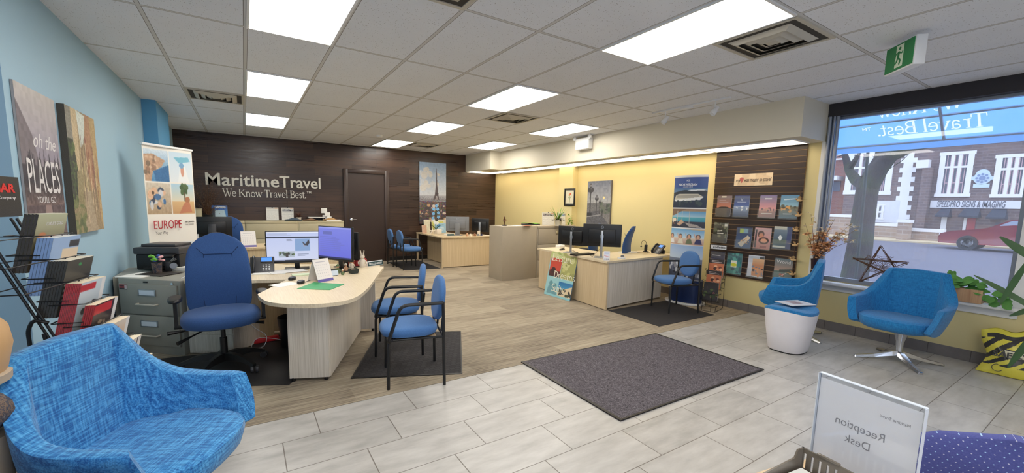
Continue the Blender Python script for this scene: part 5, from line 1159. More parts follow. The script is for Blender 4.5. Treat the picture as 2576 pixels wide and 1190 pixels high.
# ================================================================== SLATWALL WITH BROCHURES
SLAT = plain('dark_walnut_slat', (56, 42, 36), .35, var=.15, vs=3); GROOVE = plain('lit_groove_tan', (150, 118, 84), .5)  # tan backing puts the light on the groove lips into the colour
t = thing('slatwall', 'dark brown slatwall panel on the yellow wall beside the window', 'display panel', (5.998, 3.085, .47))
MB().span(-.0245, 0, -.595, .595, 0, 1.82).build('backing', GROOVE, t)
mb = MB(); nS = 24; sp_ = 1.82 / nS
for q in range(nS): mb.span(-.03, -.0240, -.596, .596, q * sp_ + .009, (q + 1) * sp_)
mb.build('slats', SLAT, t)
ACR = thin_glass('clear_acrylic', (.97, .98, .98, 1), alpha=.05, milk=(.9, .9, .92, 1))
def br(kind):
    c = Cv(34, 46, (110, 110, 130))
    if kind == 0: c.grad(0, 0, 1, .6, (110, 92, 104), (196, 120, 96)); c.grad(0, .6, 1, 1, (60, 44, 44), (44, 36, 40)); c.rect(.3, .02, .62, .1, (206, 200, 190)); c.lines(.15, .22, .8, 2, .1, (170, 140, 146)); c.ell(.5, .6, .35, .06, (40, 30, 34))
    if kind == 1: c.grad(0, 0, 1, .5, (44, 56, 116), (70, 96, 160)); c.grad(0, .5, 1, 1, (160, 176, 206), (40, 56, 96)); c.blobs(.1, .5, .9, .75, 18, .06, [(226, 230, 236), (120, 140, 180)]); c.word('X', .42, .14, 1, (236, 238, 244)); c.rect(.2, .3, .8, .33, (220, 224, 236))
    if kind == 2: c.grad(0, 0, 1, .7, (120, 106, 156), (236, 160, 150)); c.grad(0, .7, 1, 1, (170, 126, 120), (150, 120, 120)); c.blobs(.1, .55, .9, .75, 14, .05, [(110, 80, 90), (196, 150, 130)]); c.rect(.3, .12, .7, .18, (226, 216, 226)); c.rect(.15, .8, .8, .85, (226, 220, 216))
    if kind == 3: c.grad(0, 0, 1, .5, (70, 136, 180), (150, 190, 206)); c.grad(0, .5, 1, 1, (120, 110, 80), (90, 120, 140)); c.blobs(.1, .45, .9, .7, 20, .07, [(60, 60, 50), (216, 160, 90), (90, 90, 70)]); c.line(.2, .2, .75, .16, .06, (220, 232, 240)); c.rect(.2, .8, .7, .84, (226, 230, 232))
    if kind == 4: c.grad(0, 0, 1, 1, (60, 66, 56), (36, 40, 36)); c.blobs(0, 0, 1, .9, 26, .1, [(96, 104, 84), (30, 34, 30), (120, 124, 100)]); c.rect(.75, .06, .95, .2, (222, 222, 214)); c.line(.3, .45, .6, .42, .08, (226, 226, 220)); c.line(.3, .56, .7, .56, .07, (226, 226, 220))
    if kind == 5: c.grad(0, 0, 1, 1, (40, 56, 100), (60, 90, 130)); c.rect(.2, .06, .75, .28, (176, 200, 90)); c.rect(.45, .06, .75, .28, (130, 170, 190)); c.poly([(.15, .8), (.75, .38), (.95, .5), (.4, .98)], (206, 196, 180)); c.blobs(.3, .5, .85, .85, 14, .04, [(220, 170, 110), (150, 120, 100)])
    if kind == 6: c.grad(0, 0, 1, 1, (214, 170, 170), (190, 130, 120)); c.ell(.4, .3, .2, .16, (84, 50, 44)); c.ell(.42, .36, .14, .11, (206, 140, 110)); c.ell(.6, .6, .32, .16, (70, 44, 40)); c.ell(.6, .6, .2, .1, (220, 160, 130)); c.rect(.05, .1, .14, .95, (50, 44, 50)); c.rect(.4, .85, .8, .95, (150, 90, 90))
    if kind == 7: c.grad(0, 0, 1, .6, (130, 150, 170), (70, 90, 110)); c.grad(0, .6, 1, 1, (90, 110, 90), (50, 84, 120)); c.rect(0, .0, .7, .14, (220, 216, 200)); c.rect(.75, 0, 1, 1, (56, 70, 120)); c.poly([(.25, .5), (.38, .38), (.52, .5), (.4, .68)], (232, 238, 240)); c.rect(0, .88, .72, .97, (220, 220, 210))
    if kind == 8: c.grad(0, 0, 1, .4, (36, 46, 84), (60, 66, 100)); c.grad(0, .4, 1, 1, (206, 206, 210), (90, 84, 90)); c.blobs(.4, .5, 1, 1, 26, .08, [(96, 84, 90), (196, 180, 170), (60, 56, 66)]); c.rect(.1, .18, .7, .23, (216, 216, 226))
    if kind == 9: c.grad(0, 0, 1, 1, (36, 110, 116), (70, 156, 150)); c.blobs(0, 0, 1, 1, 30, .1, [(30, 96, 106), (84, 170, 160), (24, 84, 96)]); c.rect(.28, .36, .68, .7, (232, 230, 216)); c.ell(.48, .56, .2, .08, (206, 210, 60))
    if kind == 10: c.rect(0, 0, 1, 1, (206, 210, 222)); c.rect(.28, .14, 1, .95, (206, 140, 96)); c.grad(.28, .14, 1, .5, (236, 190, 140), (190, 130, 96)); c.blobs(.3, .5, .98, .93, 20, .06, [(70, 44, 36), (226, 150, 90), (120, 130, 150)]); c.rect(.7, .04, .98, .14, (24, 24, 30))
    if kind == 11: c.grad(0, 0, 1, .6, (90, 110, 120), (190, 150, 130)); c.grad(0, .55, 1, 1, (96, 116, 110), (60, 90, 100)); c.poly([(.3, .5), (1, .42), (1, .58), (.3, .6)], (66, 76, 74)); c.blobs(.35, .68, .65, .78, 6, .05, [(206, 80, 60), (60, 50, 46)]); c.line(.3, .86, .7, .62, .03, (210, 206, 200))
    if kind == 12: c.grad(0, 0, 1, 1, (180, 184, 150), (90, 70, 40)); c.blobs(.2, .35, .95, .9, 20, .09, [(226, 170, 110), (120, 60, 40), (196, 120, 70)])
    if kind == 13: c.rect(0, 0, 1, 1, (150, 180, 222)); c.rect(.4, .22, 1, .8, (226, 206, 180)); c.grad(.4, .45, 1, .8, (226, 170, 110), (150, 100, 60)); c.rect(.62, .08, .98, .2, (24, 26, 40))
    if kind == 14: c.rect(0, 0, 1, 1, (36, 34, 34)); c.rect(0, 0, 1, .32, (58, 56, 50)); c.ell(.5, .1, .06, .03, (40, 150, 80)); c.lines(.05, .42, .9, 4, .09, (200, 196, 190)); c.grad(0, .8, 1, 1, (90, 80, 60), (30, 30, 30))
    if kind == 15: c.grad(0, 0, 1, 1, (206, 220, 232), (176, 186, 196)); c.rect(0, .04, .6, .16, (196, 34, 48)); c.blobs(.2, .35, .9, .8, 14, .06, [(50, 50, 54), (226, 230, 234)]); c.rect(.84, 0, 1, 1, (232, 232, 234))
    if kind == 16: c.rect(0, 0, 1, 1, (40, 24, 28)); c.rect(0, .02, .75, .2, (200, 36, 44)); c.blobs(.1, .3, .8, .9, 16, .08, [(110, 70, 50), (30, 24, 26), (150, 130, 110)]); c.rect(.84, 0, 1, 1, (232, 232, 234))
    if kind == 17: c.grad(0, 0, 1, 1, (226, 216, 206), (206, 130, 70)); c.rect(0, .1, .5, .24, (190, 50, 50)); c.blobs(.2, .4, .8, .95, 12, .09, [(190, 110, 80), (236, 200, 170)]); c.rect(.84, 0, 1, 1, (232, 232, 234))
    if kind == 18: c.rect(0, 0, 1, 1, (232, 228, 226)); c.poly([(.1, .4), (.5, .15), (.7, .5), (.2, .9)], (196, 44, 50)); c.rect(.78, 0, .82, 1, (60, 50, 60))
    if kind == 19: c.rect(0, 0, 1, 1, (226, 184, 50)); c.rect(.1, .3, .7, .5, (240, 220, 150)); c.rect(.88, 0, 1, 1, (236, 236, 232))
    if kind == 20: c.rect(0, 0, 1, 1, (206, 120, 80)); c.rect(0, 0, 1, .22, (44, 34, 36)); c.lines(.15, .07, .85, 2, .07, (220, 206, 200)); c.blobs(.15, .35, .9, .95, 16, .09, [(226, 150, 110), (120, 60, 44), (240, 190, 150), (70, 40, 36)])
    if kind == 21: c.rect(0, 0, 1, 1, (44, 40, 44)); c.blobs(.05, .3, .95, .95, 22, .08, [(90, 110, 60), (60, 50, 56), (196, 110, 110), (50, 70, 44)])
    return c
HOLD = None
def holder(loc, rz, w, h):
    t = thing('brochure_holder', '', 'brochure holder', loc, rz, 'clear brochure holders')
    MB().span(-w / 2 - .006, w / 2 + .006, .008, .011, -.012, h + .01).build('back_plate', ACR, t)
    MB().span(-w / 2 - .006, w / 2 + .006, -.022, -.019, -.012, h * .42).span(-w / 2 - .006, w / 2 + .006, -.022, .011, -.015, -.012).build('front_lip', ACR, t)
    return t
rows = [((3.62, 3.39), (3.365, 3.13), (3.007, 2.779), (2.736, 2.521), 1.352, .298), ((3.643, 3.41), (3.292, 3.059), (3.041, 2.804), (2.79, 2.555), None, .29), ((3.65, 3.43), (3.401, 3.159), (3.09, 2.863), (2.748, 2.505), .52, .30)]
zb2 = [.965, .912, .918, .95]
LB = [['brown sunset cover brochure', 'navy ship cover brochure', 'pink and violet dusk cover brochure', 'blue sky coastal village cover brochure'],
      ['dark green forest cover brochure', 'blue brochure with cruise ship deck and lime box', 'pink brochure with two smiling faces', 'landscape cover brochure with white diamond mark'],
      ['navy topped brochure with pale grasses', 'teal water cover brochure with white square and lime oval', 'pale brochure with orange market photo', 'magazine titled World with a misty lake photo']]
PL = ['top row of the slatwall', 'middle row of the slatwall', 'bottom row of the slatwall']; CO = ['first from the left', 'second from the left', 'third from the left', 'last on the right']
for r in range(3):
    for c_ in range(4):
        ya, yb = rows[r][c_]; z = zb2[c_] if r == 1 else rows[r][4]; h = rows[r][5]; w_ = .215
        o = picture('brochure', br(r * 4 + c_), w_, h, .008, PRINT, side=(220, 218, 214)); o.location = (5.948, (ya + yb) / 2, z); o.rotation_euler = (-.06, 0, -PI / 2)
        tag(o, LB[r][c_] + ', ' + PL[r], 'brochure', 'brochures on the slatwall')
        hd = holder((5.952, (ya + yb) / 2, z), -PI / 2, w_, h * .92); hd['label'] = 'clear holder on the ' + PL[r] + ', ' + CO[c_]
        if r == 2 and c_ == 3: text('World', .062, LW, o, (-.0, -.001, h * .78), width=.17, ex=.0003)
t = thing('wall_plaque', 'small wooden plaque reading my heart was meant to travel', 'sign', (5.965, 3.125, 1.785), -PI / 2)
cv = Cv(70, 22, (226, 204, 172)); cv.blobs(.1, .1, .9, .9, 14, .09, [(216, 190, 156), (206, 182, 150)]); cv.ell(.185, .42, .035, .14, (176, 84, 80)); cv.ell(.225, .42, .035, .14, (176, 84, 80)); cv.poly([(.155, .5), (.255, .5), (.205, .78)], (176, 84, 80))
p = picture('board', cv, .52, .165, .016, CANVAS, t, side=(200, 176, 140)); INK = plain('print_dark_ink', (50, 38, 40), .7)
text('my', .075, INK, p, (-.205, -.001, .055), width=.07, ex=.0003, shear=.3); text('was meant to travel', .075, INK, p, (.06, -.001, .055), width=.36, ex=.0003, shear=.3)
# straw bird garland at the slatwall edge
STRAW = plain('straw_and_dried_reed', (206, 170, 120), .8, var=.2, vs=60)
t = thing('bird_garland', 'hanging string of little straw birds along the right edge of the slatwall', 'garland', (5.95, 2.505, 0))
MB().tube([(0, 0, 1.72), (.0, .01, 1.3), (.0, .0, .62)], .0035, 6).build('cord', BROWN, t)
for q in range(6):
    z = 1.58 - .19 * q; mb = MB(); s_ = 1 if q % 2 else -1; mb.sph((-.015, 0, z), (.018, .035, .016), 10, 6); mb.sph((-.015, -.035 * s_, z + .018), .012, 8, 6); mb.tube([(-.015, -.046 * s_, z + .018), (-.015, -.062 * s_, z + .016)], [.004, .001], 6)
    mb.leaf((-.015, .02 * s_, z), (0, s_, .35), (0, 0, 1), .07, .03); mb.leaf((-.015, 0, z + .01), (-.5, .2 * s_, 1), (0, 0, 1), .055, .035); mb.build('bird', STRAW, t)
# ================================================================== CRUISE BANNER COLUMN, WIRE RACK
t = thing('banner_column', 'curved cruise line banner standing on a navy drum with white base', 'banner', (5.70, 3.86, 0), -PI / 2 + .12)
MB().lathe([(0, 0), (.30, 0), (.31, .012), (.30, .03), (0, .03)], 40, sx=1, sy=.75).build('base_disc', WHITE, t)
MB().lathe([(0, .03), (.255, .03), (.255, .37), (0, .37)], 40, sx=1, sy=.7).build('drum', NAVY, t)
cv = Cv(66, 170, (232, 232, 234))
cv.grad(.0, .02, 1, .20, (46, 76, 150), (60, 96, 160)); cv.grad(0, .12, 1, .17, (70, 110, 160), (110, 140, 170)); cv.poly([(0, .165), (.15, .155), (.4, .14), (.62, .148), (.85, .135), (1, .15), (1, .19), (0, .19)], (40, 48, 60)); cv.poly([(.48, .145), (.6, .138), (.9, .135), (1, .143), (.9, .147), (.6, .150)], (232, 236, 240)); cv.grad(0, .19, 1, .31, (44, 60, 84), (24, 36, 64)); cv.poly([(.04, .235), (.1, .19), (.2, .178), (.78, .176), (.92, .205), (.84, .23), (.2, .245)], (206, 200, 184)); cv.rect(.14, .195, .8, .2, (120, 116, 110)); cv.rect(.12, .212, .82, .216, (120, 116, 110)); cv.poly([(.04, .235), (.92, .205), (.84, .235), (.1, .25)], (236, 236, 236)); cv.blobs(.1, .25, .9, .29, 14, .05, [(60, 76, 80), (36, 50, 66)])
cv.rect(0, .315, 1, .32, (236, 236, 236))
cv.grad(0, .32, 1, .345, (150, 120, 96), (176, 150, 126)); cv.grad(0, .345, 1, .40, (96, 160, 206), (176, 206, 222)); cv.grad(0, .40, 1, .44, (90, 180, 190), (60, 150, 176)); cv.grad(0, .44, 1, .50, (60, 60, 76), (36, 40, 56)); cv.poly([(0, .32), (.5, .32), (.1, .38), (0, .39)], (130, 104, 84))
for x in (.2, .36, .58): cv.rect(x, .34, x + .02, .455, (200, 196, 190))
cv.poly([(.2, .47), (.36, .42), (.44, .45), (.3, .485)], (206, 170, 140)); cv.poly([(.45, .45), (.8, .47), (.95, .5), (.6, .49)], (176, 166, 160)); cv.blobs(.02, .42, .16, .47, 6, .04, [(190, 120, 80), (236, 220, 200), (40, 36, 40)])
cv.rect(0, .505, 1, .512, (236, 236, 236)); cv.grad(0, .512, 1, .60, (110, 170, 216), (206, 226, 236)); cv.poly([(.3, .512), (1, .512), (1, .525)], (206, 180, 150)); cv.grad(0, .60, 1, .665, (222, 206, 190), (190, 150, 130))
for x, c_ in ((.06, (232, 232, 232)), (.36, (226, 220, 200)), (.62, (110, 120, 90)), (.86, (50, 50, 100))):
    cv.ell(x, .585, .06, .024, (60, 40, 36)); cv.ell(x, .588, .045, .02, (220, 170, 140)); cv.poly([(x - .09, .655), (x - .05, .61), (x + .06, .61), (x + .1, .655)], c_); cv.line(x - .05, .615, x - .1, .56, .02, (220, 170, 140))
cv.rect(0, .665, 1, .672, (236, 236, 236)); cv.grad(0, .672, 1, .80, (150, 180, 220), (200, 214, 230)); cv.grad(0, .80, 1, 1, (120, 130, 150), (60, 70, 96)); cv.blobs(.05, .84, .95, .98, 40, .05, [(30, 36, 56), (216, 220, 226), (150, 150, 160), (60, 70, 100)])
p = picture('banner_print', cv, .52, 1.555, .003, PRINT, t, bend=lambda x: -.115 + 1.0 * x * x); p.location = (0, -.02, .385)
MB().span(-.25, .25, -.06, -.05, .37, .385).build('print_rail', WHITE, t)
LWT = plain('banner_white_ink', (236, 240, 246), .5); text('NORWEGIAN', .048, LWT, p, (-.005, -.1195, 1.40), width=.28, ex=.0003, bold=.02); text('NCL', .035, LWT, p, (-.005, -.1195, 1.465), width=.05, ex=.0003, bold=.02); text('CRUISE LINE', .022, LWT, p, (-.005, -.1195, 1.375), width=.15, ex=.0003)
t = thing('wire_brochure_rack', 'low black wire brochure rack with collette sign below the slatwall', 'brochure rack', (5.70, 3.42, 0), -PI / 2 + .25)
def wire(mb, pts, closed=False, r=.003): mb.tube(pts, r, 6, closed)
mb = MB()
for sx in (-.12, .12): wire(mb, [(sx, .12, .86), (sx, .12, 0.006), (sx, -.24, .006)])
wire(mb, [(-.12, -.24, .006), (.12, -.24, .006)]); wire(mb, [(-.12, .12, .30), (.12, .12, .30)]); wire(mb, [(-.12, .12, .86), (.12, .12, .86)])
for q in range(4):
    y = .10 - .085 * q; z = .55 - .16 * q
    wire(mb, [(-.12, y + .02, z), (.12, y + .02, z), (.14, y - .01, z + .02), (.14, y - .06, z + .02), (.12, y - .06, z), (-.12, y - .06, z), (-.14, y - .06, z + .02), (-.14, y - .01, z + .02)], True); wire(mb, [(-.12, y - .06, z), (-.12, y - .06, z - .09), (-.12, y + .02, z - .12), (.12, y + .02, z - .12), (.12, y - .06, z - .09), (.12, y - .06, z)]); wire(mb, [(-.12, y - .06, z - .09), (.12, y - .06, z - .09)])
for sx in (-.06, .06): wire(mb, [(sx, -.215, .30), (sx, -.22, .006)])
mb.build('wire_frame', BLACKM, t)
cv = Cv(60, 16, (236, 236, 236)); cv.rect(0, 0, 1, .08, (20, 20, 20)); cv.rect(0, .92, 1, 1, (20, 20, 20)); cv.rect(0, 0, .02, 1, (20, 20, 20)); cv.rect(.98, 0, 1, 1, (20, 20, 20))
p = picture('sign', cv, .22, .07, .004, PRINT, t); p.location = (0, .115, .86); text('collette', .05, plain('print_grey_ink', (70, 76, 84), .6), p, (.01, -.001, .02), width=.17, ex=.0003, bold=.02)
RB = t.rotation_euler.z
def rackpos(t, x, y, z): a = t.rotation_euler.z; return (t.location.x + x * math.cos(a) - y * math.sin(a), t.location.y + x * math.sin(a) + y * math.cos(a), z)
for q, (kd, lb) in enumerate(((20, 'orange tour brochure in the top pocket of the low wire rack'), (20, 'orange tour brochure in the second pocket of the low wire rack'), (21, 'dark ASIA brochure in the third pocket of the low wire rack'))):
    y = .10 - .085 * q - .03; z = .55 - .16 * q - .10
    for n_ in range(2 if q < 2 else 1):
        o = picture('brochure', br(kd), .20, .27, .010, PRINT, side=(222, 220, 214)); o.location = rackpos(t, 0, y + .016 * n_, z); o.rotation_euler = (-.10, 0, RB); tag(o, lb + (', behind the front copy' if n_ else ''), 'brochure', 'brochures in the low wire rack')
# ================================================================== LEANING POSTER
cv = Cv(60, 84, (150, 200, 206)); cv.rect(0, 0, 1, .16, (190, 200, 130)); cv.rect(.48, .0, 1, .57, (170, 170, 100)); cv.rect(.04, .14, .47, .56, (204, 70, 48)); cv.grad(.04, .42, .47, .56, (110, 40, 36), (60, 26, 26)); cv.ell(.2, .42, .09, .07, (60, 30, 30)); cv.blobs(.5, .05, .98, .5, 16, .07, [(196, 196, 120), (150, 150, 84), (206, 206, 140)])
cv.blobs(.12, .02, .45, .12, 8, .06, [(160, 176, 100), (206, 210, 150)]); cv.rect(0, .57, 1, 1, (146, 204, 212)); cv.rect(0, .57, .48, .95, (156, 206, 210)); cv.ell(.2, .72, .07, .06, (96, 150, 160)); cv.ell(.36, .76, .07, .06, (96, 150, 160)); cv.poly([(.08, .95), (.12, .78), (.3, .78), (.34, .95)], (110, 160, 170)); cv.poly([(.3, .95), (.32, .82), (.44, .82), (.47, .95)], (104, 156, 166))
cv.grad(.5, .64, 1, .78, (30, 110, 170), (60, 150, 196)); cv.poly([(.5, .95), (.5, .86), (1, .70), (1, .95)], (226, 206, 170)); cv.blobs(.55, .78, .98, .94, 16, .035, [(44, 40, 36), (60, 70, 50)])
LT = at(1436, 643, 0)
t = picture('travel_poster', cv, .62, .715, .012, PRINT, side=(60, 110, 150)); t.location = (4.10, 5.04, .004)
t.rotation_euler = (-.20, 0, math.atan2(-.62, .02)); tag(t, 'bright Leisure Dreams poster board leaning against the oak corner desk', 'poster')
PW = plain('poster_cream_ink', (236, 232, 210), .6)
for w_, x, z, sz in (('Leisure', -.02, .57, .11), ('Dreams', .09, .30, .11), ('Suite', .0, .08, .12)):
    if all(c in GL for c in w_): serif(w_, sz, PW, t, (x, -.0015, z), width=.50 if w_ != 'Suite' else .32, ex=.0003)
# ================================================================== TIERED BROCHURE RACK (left foreground)
RA = math.radians(78 - 90)          # covers face +X, turned slightly to the front
rn = Vector((math.cos(RA), math.sin(RA), 0)); rt = Vector((-math.sin(RA), math.cos(RA), 0))
RP = Vector((-.80, 2.80, 1.357))
def rk(k, a, b, z=0.0):            # tier k, a along the cover width, b outwards, z up from the cover top
    p = RP + rn * (.0425 * k + b) + rt * a; return Vector((p.x, p.y, RP.z - .110 * k + z))
t = thing('brochure_rack', 'tall black wire brochure rack with black header sign by the blue wall', 'brochure rack', (0, 0, 0))
mb = MB()
for a in (-.012, .222, -.30):
    for off in (-.15, -.172): mb.tube([rk(-1.2, a, off, -.16), rk(9, a, off, -.16)], .006, 8)
mb.build('rail', BLACKM, t, sharp=1.0)
for a in (-.012, .222):
    mb = MB(); q = rk(3.0, a, -.13, -.18); mb.tube([(q.x, q.y, q.z), (q.x - .05, q.y, q.z + .02), (q.x - .07, q.y, q.z - .03), (q.x - .05, q.y, 0.01)], .008, 8, fil=.02); mb.build('leg', BLACKM, t)
    mb = MB(); mb.tube([(q.x - .02, q.y, q.z - .05), (q.x + .08, q.y, .01)], .008, 8); mb.build('leg', BLACKM, t)
    mb = MB(); q2 = rk(8.4, a, -.09, -.16); mb.tube([(q2.x, q2.y, q2.z), (q2.x + .03, q2.y, .01)], .008, 8); mb.build('leg', BLACKM, t)
mb = MB()
for k_ in range(-1, 8):
    for z in (-.10, -.19):
        for a0, a1 in ((-.005, .225), (-.30, -.03)):
            if a0 > -.1 and k_ < 0: continue
            if a0 < -.1 and (k_ > 2 or z < -.15): continue
            f = .075 if a0 > -.1 else .05; bb = -.055 * (-z / .28)
            mb.tube([rk(k_, a0, -.13, z), rk(k_, a0, f * .35 + bb, z), rk(k_, a1, f * .35 + bb, z), rk(k_, a1, -.13, z)], .0026, 6, True, fil=.012)
    if k_ >= 0:
        for a in (.07, .15): mb.tube([rk(k_, a, .02 - .02, -.10), rk(k_, a, .02 - .04, -.19)], .0028, 6)
mb.build('wire_pockets', BLACKM, t)
sg = MB(); c0 = rk(-1, -.30, -.02, -.01)
def sgn(a, b, z): q = RP + rt * a + rn * b; return (q.x, q.y, z)
cvs = Cv(10, 6, (24, 24, 26)); p = picture('header_sign', cvs, .46, .17, .006, PRINT, t, side=(24, 24, 26)); q = RP + rt * (-.295) + rn * (-.02); p.location = (q.x, q.y, 1.352); p.rotation_euler = (0, 0, RA + PI / 2)
REDB = plain('bright_red_ink', (214, 44, 40), .5)
text('TRAFALGAR', .05, REDB, p, (.035, -.001, .105), width=.33, ex=.0004, bold=.04); text('The Fantastic Touring Company', .02, LW, p, (.03, -.001, .075), width=.34, ex=.0003)
def mags(k_, n, kind, spine, top, thick, label, grp):
    proto = None
    for i in range(n):
        if proto is None: o = picture('brochure', br(kind), .21, .28, thick * .9, PRINT, side=top, spine=spine, top=top); proto = o
        else: o = proto.copy(); C.objects.link(o)
        q = rk(k_, .105, -thick * i, 0); R_ = Euler((.0, 0, RA + PI / 2))
        o.rotation_euler = (.24, 0, RA + PI / 2)
        d = Euler((.24, 0, RA + PI / 2)).to_matrix() @ Vector((0, 0, .28))
        o.location = (q.x - d.x, q.y - d.y, q.z - d.z); tag(o, label, 'brochure', grp)
mags(0, 4, 12, (60, 50, 40), (206, 204, 180), .013, 'olive LUXURY GOLD brochure in the top pocket of the tall rack', 'luxury gold brochures in the tall rack')
mags(1, 5, 13, (140, 172, 220), (214, 218, 226), .012, 'pale blue brochure in the second pocket of the tall rack', 'pale blue brochures in the tall rack')
mags(2, 7, 14, (52, 48, 42), (214, 208, 190), .0105, 'charcoal brochure in the third pocket of the tall rack', 'charcoal brochures in the tall rack')
mags(3, 10, 15, (196, 48, 60), (226, 212, 184), .006, 'red and white brochure in the fourth pocket of the tall rack', 'red and white brochures in the tall rack')
mags(4, 5, 16, (190, 40, 46), (226, 206, 176), .008, 'red topped dark brochure in the fifth pocket of the tall rack', 'red topped dark brochures in the tall rack')
mags(5, 5, 17, (206, 150, 120), (230, 214, 184), .010, 'orange and white brochure in the sixth pocket of the tall rack', 'orange brochures in the tall rack')
mags(6, 5, 18, (220, 214, 206), (232, 220, 192), .011, 'white brochure with red shape in the seventh pocket of the tall rack', 'white brochures in the tall rack')
mags(7, 5, 19, (222, 186, 70), (236, 224, 190), .011, 'yellow brochure in the lowest pocket of the tall rack', 'yellow brochures in the tall rack')
for o in [q for q in C.objects if q.get('label', '').startswith('olive LUXURY')][:1]: text('LUXURY GOLD', .024, LW, o, (.02, -.001, .225), width=.12, ex=.0003)
# figure at the far left edge
t = thing('wooden_figure', 'tan rounded figure with patterned bag at its waist, cut by the left edge', 'statue', (-.875, 2.0, 0))
TAN = plain('tan_painted_wood', (196, 156, 108), .5, var=.12, vs=4); BEI = plain('beige_painted_wood', (176, 158, 136), .6, var=.1, vs=5)
k = N('patchwork_bag'); vv = k.n('ShaderNodeTexVoronoi', {'Scale': 26.0, 'Vector': k.co()}); PATCH = k.set(k.ramp(k.noise(26, 4, k.co(), .7), [(.3, s(34, 40, 56)), (.48, s(54, 56, 70)), (.54, s(120, 96, 76)), (.6, s(40, 40, 52)), (.72, s(160, 146, 134))]), .6)
MB().lathe([(0, .82), (.17, .82), (.19, .88), (.207, .96), (.20, 1.02), (.165, 1.07), (.10, 1.10), (.05, 1.115), (0, 1.115)], 28, sx=1.0, sy=.8).build('torso', TAN, t)
MB().sph((0, 0, 1.17), (.075, .075, .085)).build('head', TAN, t); MB().lathe([(0, 1.15), (.145, 1.145), (.147, 1.155), (.09, 1.17), (.08, 1.25), (0, 1.26)], 28).build('hat', TAN, t)
MB().sph((.02, -.02, .745), (.185, .15, .10), 20, 12).build('bag', PATCH, t); MB().lathe([(.188, .835), (.196, .84), (.198, .865), (.188, .87)], 28, sy=.82).build('belt', BEI, t)
for sx in (-.08, .10): MB().lathe([(0, 0), (.075, 0), (.07, .3), (.085, .66), (0, .66)], 20, sx, 0).build('leg', BEI, t)

# ================================================================== THINGS ON THE FILING CABINET AND CURVED DESK
def sheet(name, pts, z, m, label, cat='paper', h=.002, grp=None): o = MB().prism(pts, z, z + h).build(name, m); tag(o, label, cat, grp); return o
def rq(u, v, w, d, rz, z=DZ):
    p = at(u, v, z); c, s_ = math.cos(rz), math.sin(rz); return [(p[0] + x * c - y * s_, p[1] + x * s_ + y * c) for x, y in ((-w / 2, -d / 2), (w / 2, -d / 2), (w / 2, d / 2), (-w / 2, d / 2))]
FA = ang
sheet('paper_stack', rq(358, 692, .24, .30, FA + .1), DZ, PAPER, 'loose white papers at the left corner of the grey filing cabinet', 'paper', .006)
sheet('folder', rq(402, 690, .30, .22, FA - .05), DZ + .006, plain('dark_brown_folder', (56, 50, 46), .5), 'dark flat folder under the pen cup on the grey cabinet', 'folder', .004)
cu = at(396, 686, DZ + .011); t = thing('pen_cup', 'patterned cup of green and blue artificial flowers on the dark folder', 'cup', (cu[0], cu[1], DZ + .011))
MB().lathe([(0, 0), (.036, 0), (.042, .10), (.038, .10), (.034, .005), (0, .005)], 20).build('cup', PATCH, t)
for q, (c_, nm_) in enumerate((((110, 180, 60), 'leaf_cluster'), ((60, 90, 180), 'blue_flower'), ((230, 170, 170), 'pink_flower'))):
    m_ = plain('flower_ink_%d' % q, c_, .6); mb = MB()
    for j in range(10 if q == 0 else 4):
        a = random.uniform(0, 2 * PI); r = random.uniform(.0, .035); cx = (-.02, .01, .03)[q]; mb.sph((cx + r * math.cos(a), r * math.sin(a) - .01, .12 + random.uniform(0, .05)), (.016, .016, .012), 8, 6)
    mb.build(nm_, m_, t)
cu = at(424, 682, DZ + .011); t = thing('pen_holder', 'black pen holder with small silver clock beside the flower cup', 'pen holder', (cu[0], cu[1], DZ + .011)); MB().box(0, 0, .05, .05, .05, .10, .004).build('body', BLACKP, t)
mb = MB(); mb.M = Matrix.Translation((.045, -.02, .055)) @ Matrix.Rotation(PI / 2, 4, 'X'); mb.lathe([(0, -.01), (.03, -.01), (.03, .01), (0, .01)], 20); mb.build('clock', SILVER, t)
for i_ in range(3): MB().tube([(.0, .01 * i_, .08), (.05 + .01 * i_, .01 * i_, .135 - .01 * i_)], .003, 6).build('pen', SILVER, t)
t = thing('paper_stack', 'tall white stack of stapled sheets behind the large office chair', 'paper', (*at(492, 678, DZ)[:2], DZ), -.5)
MB().box(0, 0, .02, .30, .24, .038, .002).build('sheets', PAPER, t); MB().box(0, .10, .09, .30, .012, .12, .002, rx=-.9).build('raised_sheets', PAPER, t)
t = thing('binder', 'black file rack standing between the printer and the white papers', 'file rack', (*at(470, 655, DZ)[:2], DZ), -.3); MB().box(0, 0, .07, .12, .10, .14, .004).build('body', BLACKP, t)
cb = MB(); p0 = at(455, 703, DZ); cb.tube([(p0[0], p0[1], DZ + .01), (p0[0] + .03, p0[1] + .03, DZ + .02), (p0[0] + .05, p0[1] - .0, DZ + .008), (p0[0] + .16, p0[1] + .02, DZ + .006)], .003, 6); tag(cb.build('cable', WHITE), 'short white cable on the cabinet edge behind the office chair', 'cable')
sheet('paper', rq(680, 686, .30, .21, -.2), DZ, PAPER, 'left of the loose white sheets in front of the web page monitor', h=.003, grp=None)
sheet('paper', rq(722, 683, .34, .22, .25), DZ + .003, PAPER, 'fanned white sheets in front of the web page monitor', h=.004)
sheet('paper', rq(757, 692, .16, .10, .0), DZ, plain('pale_green_paper', (216, 230, 196), .7), 'small pale green edged note pad behind the desk calendar', h=.01)
sheet('paper', rq(716, 716, .20, .16, .5), DZ, PAPER, 'white sheet by the mouse near the round desk end', h=.002)
sheet('folder', [at(747, 727, DZ)[:2], at(830, 730, DZ)[:2], at(866, 716, DZ)[:2], at(790, 711, DZ)[:2]], DZ, plain('green_card_folder', (52, 156, 98), .5), 'green card folder lying on the round desk end', 'folder', .004)
